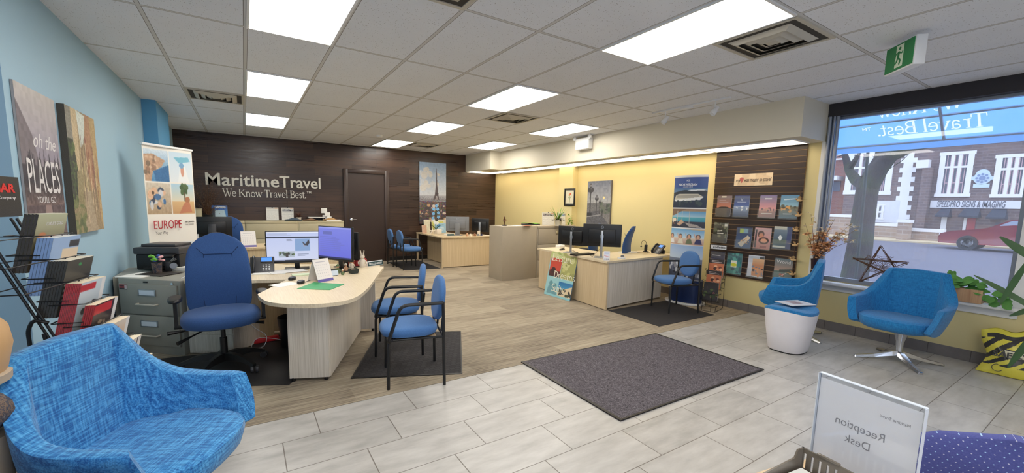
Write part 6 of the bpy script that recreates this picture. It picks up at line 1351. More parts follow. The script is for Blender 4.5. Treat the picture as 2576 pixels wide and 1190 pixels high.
def mouse(u, v, label):
    p = at(u, v, DZ); t = thing('mouse', label, 'mouse', (p[0], p[1], DZ), -.4); MB().cushion((0, 0, .012), (.06, .10, .03), 2.2, dome=.8).build('body', BLACKP, t); MB().box(0, .03, .027, .006, .015, .006, .002).build('wheel', GREY, t)
mouse(735, 704, 'larger black glossy item drawn as a mouse at the inner edge of the curved desk'); mouse(757, 713, 'black mouse with cable between the white sheet and green folder')  # the first is another glossy desk item given the mouse shape
cb = MB(); a_ = at(765, 712, DZ); b_ = at(782, 706, DZ); c_ = at(820, 668, DZ); cb.tube([(a_[0], a_[1], DZ + .006), (b_[0], b_[1], DZ + .006), (b_[0] + .05, b_[1] + .12, DZ + .006), (c_[0], c_[1], DZ + .006)], .0025, 6); tag(cb.build('cable', BLACKP), 'black mouse cable on the curved desk', 'cable')
PURP = plain('violet_card', (92, 80, 160), .5); cvc = Cv(26, 34, (232, 226, 222)); cvc.lines(.15, .12, .85, 1, .06, (170, 166, 176))
for i_ in range(5):
    for j_ in range(6): cvc.rect(.12 + j_ * .13, .25 + i_ * .12, .16 + j_ * .13, .28 + i_ * .12, (190, 186, 190))
cvc.rect(0, .88, 1, 1, (92, 80, 160))
def tent(label, loc, rz, w, h, cv_):
    t = thing('desk_calendar', label, 'calendar', loc, rz, 'tent calendars')
    for s_, nm_ in ((1, 'front_page'), (-1, 'rear_page')):
        p = picture(nm_, cv_, w, h, .003, PRINT, t, side=(222, 218, 216)); an = .34; p.rotation_euler = (-an * 1, 0, 0 if s_ == 1 else PI); p.location = (0, -s_ * h * math.sin(an), 0)
    return t
p = at(807, 706, DZ); tent('white tent calendar with violet foot on the curved desk', (p[0], p[1], DZ), .55, .17, .22, cvc)
t = thing('wire_basket', 'small black mesh basket of sweets at the curved desk edge', 'basket', (*at(890, 688, DZ)[:2], DZ), .3)
MB().ring([[(sx_ * a, sy_ * b, z) for sx_, sy_ in ((-1, -1), (1, -1), (1, 1), (-1, 1))] for a, b, z in ((.035, .025, 0), (.045, .034, .05), (.043, .032, .05), (.033, .023, .004))], smooth=False).build('basket', plain('dark_green_mesh', (40, 50, 46), .6), t); MB().cushion((0, 0, .035), (.07, .05, .02), 2.4).build('sweets', plain('pink_sweets', (206, 160, 140), .6, var=.4, vs=200), t)
NPG = plain('dark_teal_plate', (36, 70, 72), .4)
def nameplate(txt_, loc, rz, label, w=.22):
    t = thing('name_plate', label, 'name plate', loc, rz); MB().prism([(-.002, 0), (.045, 0), (.02, .055), (.012, .055)], -w / 2, w / 2).build('holder', WHITE, t).data.transform(Matrix(((0, 0, 1, 0), (1, 0, 0, 0), (0, 1, 0, 0), (0, 0, 0, 1))))
    pl_ = MB().box(0, .002, .027, w, .003, .045, rx=-.24).build('plate', NPG, t); txt_ and text(txt_, .03, WHITE, pl_, (0, -.003, .016), (PI / 2 - .24, 0, 0), width=w * .86, ex=.0004, bold=.01)
p = at(945, 668, DZ); nameplate('NICOLE HERSEY', (p[0], p[1], DZ), .45, 'dark teal name plate at the far corner of the curved desk')
# little figurines crowding the desk edge
REDF = plain('figurine_red', (176, 50, 48), .6); WHF = plain('figurine_cream', (226, 214, 196), .6); SKF = plain('figurine_tan', (206, 160, 124), .6); GRF = plain('figurine_green', (96, 112, 74), .6); GYF = plain('figurine_grey', (130, 134, 140), .6)
def figurine(u, v, h, body, hat, label, arms=True, ears=False):
    p = at(u, v, DZ); t = thing('figurine', label, 'figurine', (p[0], p[1], DZ), random.uniform(-.4, .4), 'small figurines on the curved desk'); h *= 1.35; s_ = h / .12
    MB().lathe([(0, 0), (.022 * s_, 0), (.026 * s_, .02 * s_), (.02 * s_, .055 * s_), (.012 * s_, .068 * s_), (0, .07 * s_)], 14).build('body', body, t)
    hd = MB().sph((0, 0, .083 * s_), .018 * s_, 12, 8); hd.sph((0, -.018 * s_, .082 * s_), .004 * s_, 6, 5); hd.build('head', SKF if not ears else WHF, t)
    if ears:
        for q in (-1, 1): MB().tube([(q * .007 * s_, 0, .096 * s_), (q * .011 * s_, 0, .12 * s_), (q * .014 * s_, -.003, .137 * s_)], [.005 * s_, .004 * s_], 8).build('ear', hat, t)
    else: MB().lathe([(.02 * s_, .09 * s_), (.02 * s_, .096 * s_), (.012 * s_, .11 * s_), (0, .122 * s_)], 12).build('hat', hat, t)
    if arms:
        for q in (-1, 1): MB().tube([(q * .014 * s_, 0, .06 * s_), (q * .03 * s_, -.01, .042 * s_), (q * .028 * s_, -.02 * s_, .03 * s_)], .006 * s_, 8).build('arm', body, t)
for a_ in ((872, 668, .10, REDF, WHF, 'red and cream figurine just right of the violet blue monitor'), (880, 662, .12, GYF, WHF, 'grey figurine at the back of the figurine cluster'), (888, 664, .12, SKF, SKF, 'tan figurine with tan hat amid the figurine cluster'), (898, 670, .11, REDF, REDF, 'all red figurine in front of the white rabbit one'),
           (884, 677, .09, WHF, WHF, 'cream figurine behind the mesh basket'), (870, 683, .07, SKF, WHF, 'tiny tan and cream figurine left of the mesh basket'), (914, 664, .10, REDF, BLACKP, 'red figurine with black hat beside the name plate')): figurine(*a_)
figurine(912, 672, .125, WHF, WHF, 'tall white rabbit figurine with long ears beside the name plate', ears=True)
figurine(850, 688, .075, GRF, GRF, 'mossy green frog figurine below the violet blue monitor'); figurine(862, 692, .05, GRF, WHF, 'smaller green figurine with pale hat by the mesh basket')
t = thing('card_stand', 'small pale card propped on a black clip by the green figurine', 'card stand', (*at(842, 694, DZ)[:2], DZ), .3); MB().box(0, 0, .03, .075, .004, .05, rx=-.2).build('card', plain('pale_blue_card', (206, 220, 232), .5), t); MB().box(0, .01, .008, .06, .03, .016, .004).build('clip', BLACKP, t)
# under the desk
t = MB().lathe([(0, .008), (.11, .008), (.14, .30), (.135, .30), (.105, .012), (0, .012)], 24).build('waste_bin', BLACKP, loc=(.36, 4.56, 0)); tag(t, 'black waste bin in the shade under the curved desk', 'bin')
t = thing('power_bar', 'red power bar among cables on the floor under the return desk', 'power bar', (.07, 4.78, .008), .15); MB().box(0, 0, .025, .34, .06, .045, .006).build('body', plain('red_plastic', (196, 40, 46), .4), t); MB().tube([(-.17, 0, .02), (-.24, -.05, .015), (-.2, -.12, .01)], .005).build('cord', plain('red_cord', (180, 40, 50), .5), t)
cb = MB(); cb.tube([(-.10, 4.62, .42), (.02, 4.60, .22), (.14, 4.62, .12), (.10, 4.55, .02), (-.02, 4.58, .02), (.04, 4.68, .10), (.22, 4.66, .06), (.30, 4.60, .03)], .004, 6, fil=.08); tag(cb.build('cable', plain('grey_cable', (176, 176, 180), .5)), 'looping pale grey cable hanging under the return desk', 'cable')
cb = MB(); cb.tube([(.13, 4.98, .66), (.11, 4.9, .4), (.15, 4.95, .2), (.08, 4.9, .03), (-.02, 4.86, .02), (-.08, 4.80, .08), (.0, 4.84, .12)], .0035, 6, fil=.05); tag(cb.build('cable', BLACKP), 'tangled black cable hanging under the return desk', 'cable')

# ================================================================== BACK WALL CABINETS AND FAR LEFT DESK
CT = 1.01
def calendar(name, y, u0, u1, z0, h, top, label, grp=None, ph=None):
    a = aty((u0 + u1) / 2, 540, y); w_ = abs(aty(u1, 540, y)[0] - aty(u0, 540, y)[0]); c = Cv(34, 44, (232, 230, 224)); c.rect(.05, .05, .95, .10, (196, 190, 180)); c.rect(.7, .02, .92, .09, (220, 170, 120))
    if ph: c.rect(.06, .14, .94, .30, ph); c.blobs(.1, .16, .9, .28, 8, .05, [(50, 50, 60), (190, 190, 196)])
    for i_ in range(4 if ph else 5): c.rect(.06, (.40 if ph else .22) + i_ * .15, .94, (.405 if ph else .225) + i_ * .15, (170, 170, 170)); 
    for j_ in range(7): c.rect(.06 + j_ * .145, .36 if ph else .16, .066 + j_ * .145, .95, (196, 196, 196))
    c.noise(.06, .3, .94, .95, 14, 1)
    t = thing(name, label, 'calendar', (a[0], y, z0), 0, grp); p = picture('page', c, w_, h, .003, PRINT, t); p.rotation_euler = (-.06, 0, 0); MB().box(0, .012, h + .004, .025, .008, .02, .003).build('hanger', BLACKP, t)
calendar('wall_calendar', 10.16, 670, 701, CT, .27, 0, 'plain ruled calendar propped on the back cabinets, left one', 'year calendars on the back cabinets')
calendar('wall_calendar', 10.16, 709, 739, CT, .27, 0, 'calendar with a grey photo strip propped on the back cabinets', 'year calendars on the back cabinets', ph=(150, 150, 156))
def plant_pot(name, loc, label, leaves, pot, pr=.05, ph=.07):
    t = thing(name, label, 'potted plant', loc); MB().lathe([(0, 0), (pr * .8, 0), (pr, ph), (pr * .92, ph), (pr * .75, .006), (0, .006)], 20).build('pot', pot, t); leaves(t, ph); return t
def heather(t, z):
    mb = MB(); random.seed(5)
    for i_ in range(60):
        a = random.uniform(0, 2 * PI); r = random.uniform(.2, 1); mb.leaf((0, 0, z - .01), (r * math.cos(a), r * math.sin(a), random.uniform(.5, 1.4)), (0, 0, 1), random.uniform(.07, .13), .012, .2, 3)
    mb.build('foliage', plain('dusky_heather', (110, 70, 56), .8, var=.3, vs=60), t)
a = aty(752, 548, 10.05); plant_pot('potted_heather', (a[0], 10.05, CT), 'small dusky heather plant in a cream pot on the back cabinets', heather, WHF)
def scarf(u0, u1, y, z, m, label, h=.05):
    a = aty(u0, 550, y)[0]; b = aty(u1, 550, y)[0]; mb = MB(); random.seed(int(u0)); rings = []
    n = 14
    for i_ in range(n + 1):
        t_ = i_ / n; e = math.sin(PI * min(1, max(.04, t_))) ** .4; rings.append([(a + (b - a) * t_, y + .10 * e * math.cos(q_) * .8, z + max(0.0, h * .5 * e * (1 + math.sin(q_)) * (1 + .25 * math.sin(9 * t_ + 2 * q_)))) for q_ in [2 * PI * j_ / 12 for j_ in range(12)]])
    mb.ring(rings); o = mb.build('folded_scarf', m); tag(o, label, 'scarf'); return o
scarf(716, 760, 9.93, CT, plain('blue_grey_knit', (78, 92, 108), .9, var=.4, vs=30), 'blue grey folded scarf on the back cabinets below the calendars'); scarf(762, 800, 9.93, CT, plain('brown_knit', (150, 116, 90), .9, var=.4, vs=30), 'brown folded scarf in the middle of the back cabinets', .04); scarf(812, 850, 9.93, CT, plain('tan_knit', (190, 150, 100), .9, var=.3, vs=30), 'tan folded scarf near the brown door', .055)
a = aty(795, 546, 10.08); t = thing('paper_tray', 'black paper tray holding white sheets on the back cabinets', 'paper tray', (a[0], 10.08, CT)); mb = MB(); mb.box(0, 0, .005, .33, .24, .01); mb.box(0, .115, .04, .33, .008, .08); mb.box(-.162, 0, .03, .006, .24, .06); mb.box(.162, 0, .03, .006, .24, .06); mb.build('tray', BLACKP, t); MB().box(0, -.01, .0675, .32, .22, .014).build('sheets', PAPER, t)
a = aty(820, 540, 10.1); t = thing('card_rack', 'white stepped card rack on the back cabinets near the door', 'card rack', (a[0], 10.06, CT))
for i_, (x, z, w_, h_) in enumerate(((-.04, .16, .12, .11), (.02, .09, .11, .09), (.05, .0, .10, .09))): MB().box(x, -.03 * i_, z + h_ / 2, w_, .012, h_, .002, rx=-.1).build('card_block', PAPER, t)
MB().box(.0, .012, .06, .15, .008, .12).build('stand', WHITE, t)
sheet('paper', [(1.50, 9.85), (1.80, 9.85), (1.80, 10.0), (1.55, 10.02)], CT, PAPER, 'white papers at the door end of the back cabinets', h=.02)
cv = Cv(24, 30, (60, 130, 200)); cv.rect(0, 0, 1, .3, (50, 110, 190)); cv.rect(.2, .06, .9, .16, (226, 232, 240)); cv.poly([(.15, .3), (.8, .3), (.95, 1), (.2, 1)], (190, 214, 226)); cv.rect(0, .8, 1, 1, (96, 200, 180)); cv.rect(0, .2, .2, 1, (40, 50, 70))
a = aty(553, 545, 10.0); o = picture('brochure', cv, .26, .30, .01, PRINT); o.location = (a[0], 10.02, CT); o.rotation_euler = (-.08, 0, 0); tag(o, 'blue Caribbean brochure standing on the back cabinets at left', 'brochure'); text('Caribbean', .05, LW, o, (.03, -.001, .245), width=.15, ex=.0003)
a = aty(498, 545, 9.95); t = thing('storage_box', 'beige box on the back cabinets beside the travel banner', 'box', (a[0] - .03, 9.90, CT)); MB().box(0, 0, .11, .20, .14, .22, .004).build('body', CREAM, t); MB().box(0, 0, .225, .21, .15, .02, .003).build('lid', CREAM, t)
# dry ornamental bush
t = thing('ornamental_tree', 'dark twiggy bush with tiny dry leaves before the plank wall', 'plant', (aty(520, 500, 9.9)[0], 9.94, CT)); MB().lathe([(0, 0), (.07, 0), (.09, .12), (0, .12)], 18).build('pot', BLACKP, t)
random.seed(11); mb = MB(); lf = MB()
for i_ in range(34):
    a = random.uniform(0, 2 * PI); r = random.uniform(.05, .36); h_ = random.uniform(.12, .62) if r > .2 else random.uniform(.3, .78); e = Vector((r * math.cos(a) + .02, min(.2, r * math.sin(a) * .5), .1 + h_)); mb.tube([(0, 0, .1), e * .5 + Vector((0, 0, .1)), e], [.004, .0015], 5)
    for j_ in range(26): q = e * random.uniform(.45, 1.02) + Vector([random.uniform(-.05, .05) for _ in range(3)]) + Vector((0, 0, .04)); lf.leaf(q, [random.uniform(-1, 1) for _ in range(3)], (0, 0, 1), .022, .011, .1, 2)
mb.build('branches', BROWN, t); lf.build('leaves', plain('dry_brown_leaf', (104, 84, 68), .8, var=.5, vs=50), t)
p = at(622, 612, DZ); tent('cream tent calendar on the desk before the plank wall', (.03, 7.75, DZ), .1, .20, .26, cvc)
t = thing('toy_bear', 'cream plush toy by a red box on the far left desk', 'toy', (.80, 7.82, DZ)); MB().sph((0, 0, .06), (.05, .045, .06)).sph((0, 0, .13), .035).sph((-.028, 0, .16), .014).sph((.028, 0, .16), .014).sph((.05, -.03, .03), (.05, .02, .02)).sph((-.05, -.03, .03), (.05, .02, .02)).build('plush', WHF, t)
MB().box(.13, 0, .085, .17, .10, .05, .004).build('red_box', REDF, t); MB().box(.13, 0, .03, .17, .1, .06, .004).build('lower_box', PAPER, t)
t = thing('box_card', 'white printed card on the far left desk beside the banner', 'card', (-.66, 7.62, DZ)); t.name = 'display_card'; p = picture('print', br(18), .16, .22, .003, PRINT, t)
t = thing('tape_dispenser', 'black stapler on the far left desk', 'stapler', (.33, 7.75, DZ), .1); t.name = 'stapler'; MB().box(0, 0, .02, .16, .035, .035, .008).build('body', BLACKP, t)
# ================================================================== FAR DESK
def leafy(t, z): pass
t = thing('orchid', 'blue and white orchid in front of the city tower picture', 'potted plant', (3.93, 9.55, DZ)); MB().lathe([(0, 0), (.045, 0), (.055, .10), (.05, .10), (.04, .006), (0, .006)], 18).build('pot', WHF, t)
MB().tube([(0, 0, .09), (-.03, 0, .30), (-.02, 0, .50), (.02, 0, .64)], .004, 6).tube([(0, 0, .09), (.04, 0, .28), (.06, 0, .45), (.04, 0, .58)], .004, 6).build('stem', DKGREEN, t)
mb = MB()
for a in (.4, 2.6, 3.6, 5.6): mb.leaf((0, 0, .10), (math.cos(a), math.sin(a) * .4, .8), (0, 0, 1), .24, .05, .3)
mb.build('leaves', DKGREEN, t); BLO = plain('orchid_blue', (120, 176, 222), .5, var=.15, vs=50); BLW = plain('orchid_white', (226, 230, 226), .5)
for i_, (x, z) in enumerate(((-.07, .60), (.03, .60), (.0, .68), (-.08, .49), (.05, .51), (-.09, .38), (.05, .41), (-.04, .27), (.02, .26), (-.07, .33))):
    mb = MB()
    for j_ in range(5): an = j_ * 2 * PI / 5 + i_; mb.sph((x + .022 * math.cos(an), -.02, z + .022 * math.sin(an)), (.020, .005, .020), 8, 6)
    mb.build('blossom', BLO if i_ < 7 else BLW, t)
for (x, y, z, w_, h_, c_, lb, rz_) in ((3.86, 9.95, DZ, .17, .33, (222, 214, 190), 'cream folder standing behind the orchid', .1), (4.30, 10.02, DZ, .24, .33, (214, 210, 190), 'cream folder standing right of the orchid', -.05), (4.13, 9.92, DZ, .32, .29, (206, 204, 110), 'yellow folder standing in the far desk file holder', 0), (4.16, 9.82, DZ, .30, .24, (150, 190, 214), 'pale blue printed folder at the front of the file holder', 0), (3.70, 9.72, DZ, .14, .20, (216, 176, 150), 'small pinkish card at the left end of the far desk', .3)):
    c = Cv(20, 20, c_); c.noise(0, 0, 1, 1, 8, 2)
    if c_[2] > 200: c.rect(.2, .1, .5, .35, (60, 130, 190)); c.lines(.5, .4, .9, 5, .09, (226, 230, 232))
    o = picture('folder', c, w_, h_, .006, PRINT); o.location = (x, y, z); o.rotation_euler = (-.1, 0, rz_); tag(o, lb, 'folder')
o = MB().box(0, 0, .065, .12, .02, .13, .003, rx=-.12).build('photo_frame', WHF, loc=(3.94, 9.38, DZ)); tag(o, 'small blank cream frame in front of the orchid', 'frame')
mb = MB()
for q in range(5): a = PI / 2 + q * 2 * PI / 5; mb.tube([(0, 0, .07), (.085 * math.cos(a), 0, .07 + .085 * math.sin(a))], [.022, .006], 8)
o = mb.build('starfish', WHF, loc=(3.79, 9.45, DZ + .001)); tag(o, 'cream starfish ornament at the left end of the far desk', 'ornament')
nameplate('', (3.98, 8.80, DZ), 0, 'small name plate on the front edge of the far desk', .17)
sheet('paper', [(3.95, 8.95), (4.12, 8.95), (4.12, 9.12), (3.95, 9.12)], DZ, PAPER, 'white papers behind the far desk name plate', h=.03)
for (x, c_, h_, lb) in ((4.33, SKF, .07, 'tan knick knack left in the row on the far desk edge'), (4.42, WHF, .055, 'cream knick knack on the far desk edge'), (4.53, plain('knick_brown', (150, 100, 70), .5), .065, 'brown knick knack on the far desk edge'), (4.62, GYF, .05, 'grey knick knack on the far desk edge'), (4.71, NAVY, .05, 'round navy ornament on the far desk edge')):
    o = MB().lathe([(0, 0), (.028, 0), (.032, h_ * .4), (.018, h_ * .65), (.022, h_ * .8), (0, h_)], 14).build('ornament', c_, loc=(x, 8.66, DZ)); tag(o, lb, 'ornament', 'row of small ornaments on the far desk')
o = MB().box(0, 0, .055, .07, .012, .11, .002).build('note_card', WHF, loc=(4.70, 8.78, DZ)); tag(o, 'pale note card behind the navy ornament on the far desk', 'card')
o = MB().box(0, 0, .02, .30, .18, .008, .002).build('keyboard', WHF, loc=(4.86, 8.62, DZ - .012 + .002)); o.location.z = DZ - .014; tag(o, 'pale tray at the right end of the far desk', 'tray'); o.name = 'letter_tray'
# ================================================================== MID CABINETS
MT = 1.04
t = thing('dancer_figurine', 'bronze dancer figurine on the plain putty cabinet', 'figurine', (*at(1269, 568, MT)[:2], MT)); BRZ = plain('bronze', (110, 74, 50), .35, .6)
MB().lathe([(0, 0), (.045, 0), (.045, .02), (0, .022)], 18).build('base', BLACKP, t); MB().tube([(-.008, 0, .02), (-.01, 0, .09)], .007).tube([(.012, 0, .02), (.006, 0, .09)], .007).lathe([(0, .08), (.05, .085), (.03, .10), (.014, .11), (.018, .14), (.008, .15), (0, .15)], 14).tube([(.0, 0, .135), (.04, 0, .115), (.055, -.01, .10)], .005).tube([(0, 0, .135), (-.03, 0, .12)], .005).sph((0, 0, .165), .014).build('dancer', BRZ, t)
sheet('paper', rq(1300, 568, .26, .2, .2, MT), MT, PAPER, 'loose white papers on the plain putty cabinet', h=.008)
sheet('folder', rq(1325, 569, .18, .1, .2, MT), MT + .008, plain('faded_red_card', (196, 110, 90), .6), 'reddish card on the loose papers of the putty cabinet', 'folder', .004)
t = thing('folder_stack', 'bright green file open on top of dark folders', 'folder', (*at(1335, 566, MT)[:2], MT), .1); MB().box(0, 0, .012, .32, .23, .024, .003).build('folders', DGREY, t); MB().box(-.05, 0, .038, .22, .22, .006, .002, ry=.12).box(.12, .0, .034, .12, .22, .006, .002, ry=-.08).build('green_file', plain('lime_green_card', (140, 206, 80), .6), t)
for (u, lb, kd) in ((1381, 'calendar with photo strip left of the pot plant on the mid cabinets', (150, 140, 140)), (1419, 'calendar with blue landscape right of the pot plant on the mid cabinets', (130, 160, 200))): calendar('desk_calendar', 6.98, u - 16, u + 15, MT, .26, 0, lb, 'calendars on the mid cabinets', ph=kd)
def spider(t, z):
    mb = MB(); random.seed(2)
    for i_ in range(22):
        a = random.uniform(0, 2 * PI); e = random.uniform(.35, 1.5); mb.leaf((0, 0, z), (math.cos(a), math.sin(a), e * 1.3), (0, 0, 1), random.uniform(.18, .33), .020, -.05 + .25 * (1.5 - e), 6)
    mb.build('green_blades', GREEN2, t); mb = MB()
    for i_ in range(30): a = random.uniform(0, 2 * PI); mb.leaf((.03 * math.cos(a), .03 * math.sin(a), z), (math.cos(a), math.sin(a), random.uniform(-.1, .6)), (0, 0, 1), random.uniform(.07, .13), .035, .3, 4)
    mb.build('dark_leaves', plain('dark_purple_leaf', (54, 48, 34), .5, var=.3, vs=40), t)
p = at(1398, 568, MT); plant_pot('potted_plant', (p[0], p[1] - .08, MT), 'pot plant with tall green blades and dark lower leaves on the mid cabinets', spider, plain('ribbed_cream_pot', (206, 196, 172), .6), .075, .12)
def trail(t, z):
    mb = MB(); random.seed(8)
    for i_ in range(26): x = random.uniform(-.05, .06); zz = random.uniform(.0, .22); mb.leaf((x * (1 + zz), 0, zz), (random.uniform(-1, 1), random.uniform(-.6, .2), random.uniform(-.2, 1)), (0, 0, 1), .05, .03, .2, 3)
    mb.tube([(0, 0, 0), (.02, 0, .12), (-.01, 0, .22)], .003, 5); mb.build('foliage', GREEN2, t)
p = at(1426, 566, MT); plant_pot('potted_plant', (p[0] - .02, p[1] - .12, MT), 'small trailing light green plant beside the blade leaved one', trail, WHF, .03, .03)
# ================================================================== YELLOW WALL DESK
t = thing('card_holder', 'clear holder with white and pink leaflets at the desk edge', 'card holder', (*at(1526, 655, DZ)[:2], DZ), -.72); cv = Cv(20, 26, (226, 226, 236)); cv.rect(.15, .15, .8, .3, (190, 200, 226)); cv.line(.1, .5, .8, .62, .06, (226, 110, 110)); [cv.rect(.15 + .25 * i_, .8, .32 + .25 * i_, .92, (110, 110, 120)) for i_ in range(3)]
p = picture('leaflet', cv, .085, .13, .008, PRINT, t); p.rotation_euler = (-.12, 0, 0); MB().box(0, .01, .006, .09, .05, .012, .002).build('foot', ACR, t)
sheet('keyboard', rq(1465, 641, .40, .13, .05), DZ, BLACKP, 'black keyboard behind the left dark monitor', 'keyboard', .02)
sheet('paper', rq(1582, 635, .30, .2, .1), DZ, PAPER, 'white papers right of the larger black monitor', h=.012)
t = thing('tape_dispenser', 'pale tape dispenser on the desk edge near the leaflets', 'tape dispenser', (*at(1563, 651, DZ)[:2], DZ), -.5); MB().box(0, 0, .012, .11, .035, .024, .006).build('body', WHITE, t); mb = MB(); mb.M = Matrix.Translation((.015, 0, .035)) @ Matrix.Rotation(PI / 2, 4, 'X'); mb.lathe([(.01, -.01), (.024, -.01), (.024, .01), (.01, .01)], 18); mb.build('tape_roll', GREY, t)
t = thing('tissue_box', 'white tissue box at the left end of the oak corner desk', 'tissue box', (*at(1409, 623, DZ)[:2], DZ), .2); MB().box(0, 0, .025, .14, .10, .05, .005).build('box', PAPER, t)
t = thing('stapler', 'black stapler beside the white tissue box', 'stapler', (*at(1414, 629, DZ)[:2], DZ), .4); MB().box(0, 0, .022, .15, .035, .012, .005, ry=-.12).box(0, 0, .006, .15, .035, .012, .004).build('body', BLACKP, t)
def cable(pts, m, label, r=.003): cb = MB(); cb.tube([(at(u, v, DZ)[0], at(u, v, DZ)[1], DZ + r + .001 + dz_) for u, v, dz_ in pts], r, 6, fil=.05); tag(cb.build('cable', m), label, 'cable')
cable([(1440, 630, 0), (1452, 636, 0), (1462, 640, 0), (1478, 638, 0), (1488, 645, 0)], BLACKP, 'black cable below the left dark monitor')
cable([(1490, 646, 0), (1502, 638, .03), (1516, 628, .06), (1520, 622, .10)], BLACKP, 'black cable rising to the larger black monitor')
cable([(1600, 632, 0), (1602, 636, 0), (1622, 637, 0), (1635, 636, 0)], plain('tan_cable', (150, 140, 110), .6), 'thin cable from the headset charger')
# ================================================================== WINDOW SILL, CORNER
SZ = .60
t = thing('vase', 'tall dark vase with orange paper flowers on the window sill', 'vase', (5.87, 2.245, 0)); VZ = SZ
MB().lathe([(0, VZ), (.04, VZ), (.035, VZ + .06), (.026, VZ + .14), (.034, VZ + .23), (.04, VZ + .27), (.034, VZ + .27), (.03, VZ + .23), (0, VZ + .22)], 20).build('vessel', plain('dark_brown_ceramic', (52, 34, 36), .25), t); MB().lathe([(.030, VZ + .135), (.031, VZ + .14), (.030, VZ + .145), (.028, VZ + .14)], 18).lathe([(.0385, VZ + .045), (.0395, VZ + .05), (.0385, VZ + .055), (.036, VZ + .05)], 18).build('raffia_tie', STRAW, t)
random.seed(21); st_ = MB(); ORG = plain('orange_paper_petal', (246, 186, 136), .7, var=.25, vs=40); CRP = plain('cream_paper_petal', (248, 226, 196), .7, var=.2, vs=40); o1 = MB(); o2 = MB()
def blossom(m_, c, r, n=5):
    c = Vector(c)
    for i_ in range(n): m_.leaf(c, (math.cos(i_ * 2 * PI / n + c.z * 40), math.sin(i_ * 2 * PI / n + c.z * 40), random.uniform(-.3, .9)), (0, 0, 1), r, r * .9, .3, 3)
for i_ in range(20):
    lean = (i_ - 4) / 12; top = Vector((random.uniform(-.07, .05), -.32 * lean + random.uniform(-.04, .04), VZ + .27 + random.uniform(.2, .62) * (1 - .25 * abs(lean)))); b = Vector((0, 0, VZ + .22)); mid = b.lerp(top, .5) + Vector((0, 0, .05)); st_.tube([b, mid, top], [.003, .0015], 5)
    for j_ in range(9):
        t_ = random.uniform(.25, 1); q = b.lerp(mid, min(1, 2 * t_)) if t_ < .5 else mid.lerp(top, 2 * t_ - 1); blossom(o1 if t_ < .72 else o2, q + Vector([random.uniform(-.03, .03) for _ in range(3)]), .040 if t_ < .7 else .026)
st_.build('stems', BROWN, t); o1.build('orange_blossoms', ORG, t); o2.build('pale_blossoms', CRP, t)
# twig star
t = thing('twig_star', 'large woven twig star leaning in the shop window', 'ornament', (0, 0, 0)); R0 = [(2215, 619), (2163, 707), (2283, 661), (2147, 650), (2272, 706)]
P_ = [Vector(atx(u, v, 5.93 + (.0 if v < 640 else -.04))) for u, v in R0]; P_[1].z = max(P_[1].z, SZ + .01); P_[4].z = max(P_[4].z, SZ + .01); ordr = [0, 1, 2, 3, 4]; mb = MB(); random.seed(4)
for i_ in range(5):
    a, b = P_[ordr[i_]], P_[ordr[(i_ + 1) % 5]]
    for j_ in range(7):
        o_ = [Vector([random.uniform(-.012, .012) for _ in range(3)]) for _ in range(4)]; mb.tube([a + o_[0], a.lerp(b, .33) + o_[1], a.lerp(b, .66) + o_[2], b + o_[3]], [.003, .0015], 5)
mb.build('star_frame', BROWN, t); mb = MB(); cc_ = sum(P_, Vector()) / 5
for i_ in range(60): a = cc_ + Vector((random.uniform(-.01, .01), random.uniform(-.13, .13), random.uniform(-.1, .12))); b = cc_ + Vector((random.uniform(-.01, .01), random.uniform(-.13, .13), random.uniform(-.1, .12))); mb.tube([a, a.lerp(b, .5) + Vector((0, random.uniform(-.03, .03), random.uniform(-.03, .03))), b], .0014, 4)
mb.build('woven_centre', BROWN, t)
# sill planter
PX, PY = 5.945, .98
t = thing('window_planter', 'oak box planter of round leafed green plants on the window sill', 'potted plant', (PX, PY, SZ)); k = N('planter_wood'); n1 = k.noise(1.0, 3, k.co(scale=(60, 60, 3))); PWD = k.set(k.ramp(n1, [(.3, s(176, 134, 96)), (.7, s(206, 166, 124))]), .55)
mb = MB(); mb.span(-.06, .05, -.14, .14, 0, .01); mb.span(-.06, -.05, -.14, .14, .01, .13); mb.span(.04, .05, -.14, .14, .01, .13); mb.span(-.05, .04, -.14, -.13, .01, .13); mb.span(-.05, .04, .13, .14, .01, .13); mb.build('box', PWD, t)
MB().span(-.05, .04, -.13, .13, .01, .11).build('soil', plain('dark_soil', (50, 38, 32), .95), t)
random.seed(9); mb = MB()
for i_ in range(34):
    y = random.uniform(-.12, .14); a = random.uniform(0, 2 * PI); q = Vector((random.uniform(-.05, .03), y, random.uniform(.12, .22))); mb.leaf(q, (math.cos(a) * .3 - .2, math.sin(a), random.uniform(-.1, .8)), (-1, random.uniform(-.5, .5), random.uniform(.2, 1.2)), random.uniform(.07, .11), random.uniform(.05, .065), .2, 5)
mb.build('foliage', GREEN, t); mb = MB()
for i_ in range(12): a = random.uniform(0, 2 * PI); q = Vector((random.uniform(-.07, -.02), random.uniform(-.30, -.12), random.uniform(.0, .16))); mb.leaf(q, (-.2, math.cos(a), math.sin(a) * .4), (-1, 0, .5), .07, .065, .1, 5)
mb.tube([(-.02, -.1, .12), (-.05, -.2, .14), (-.06, -.28, .17)], .003, 5); mb.build('trailing_leaves', GREEN, t)
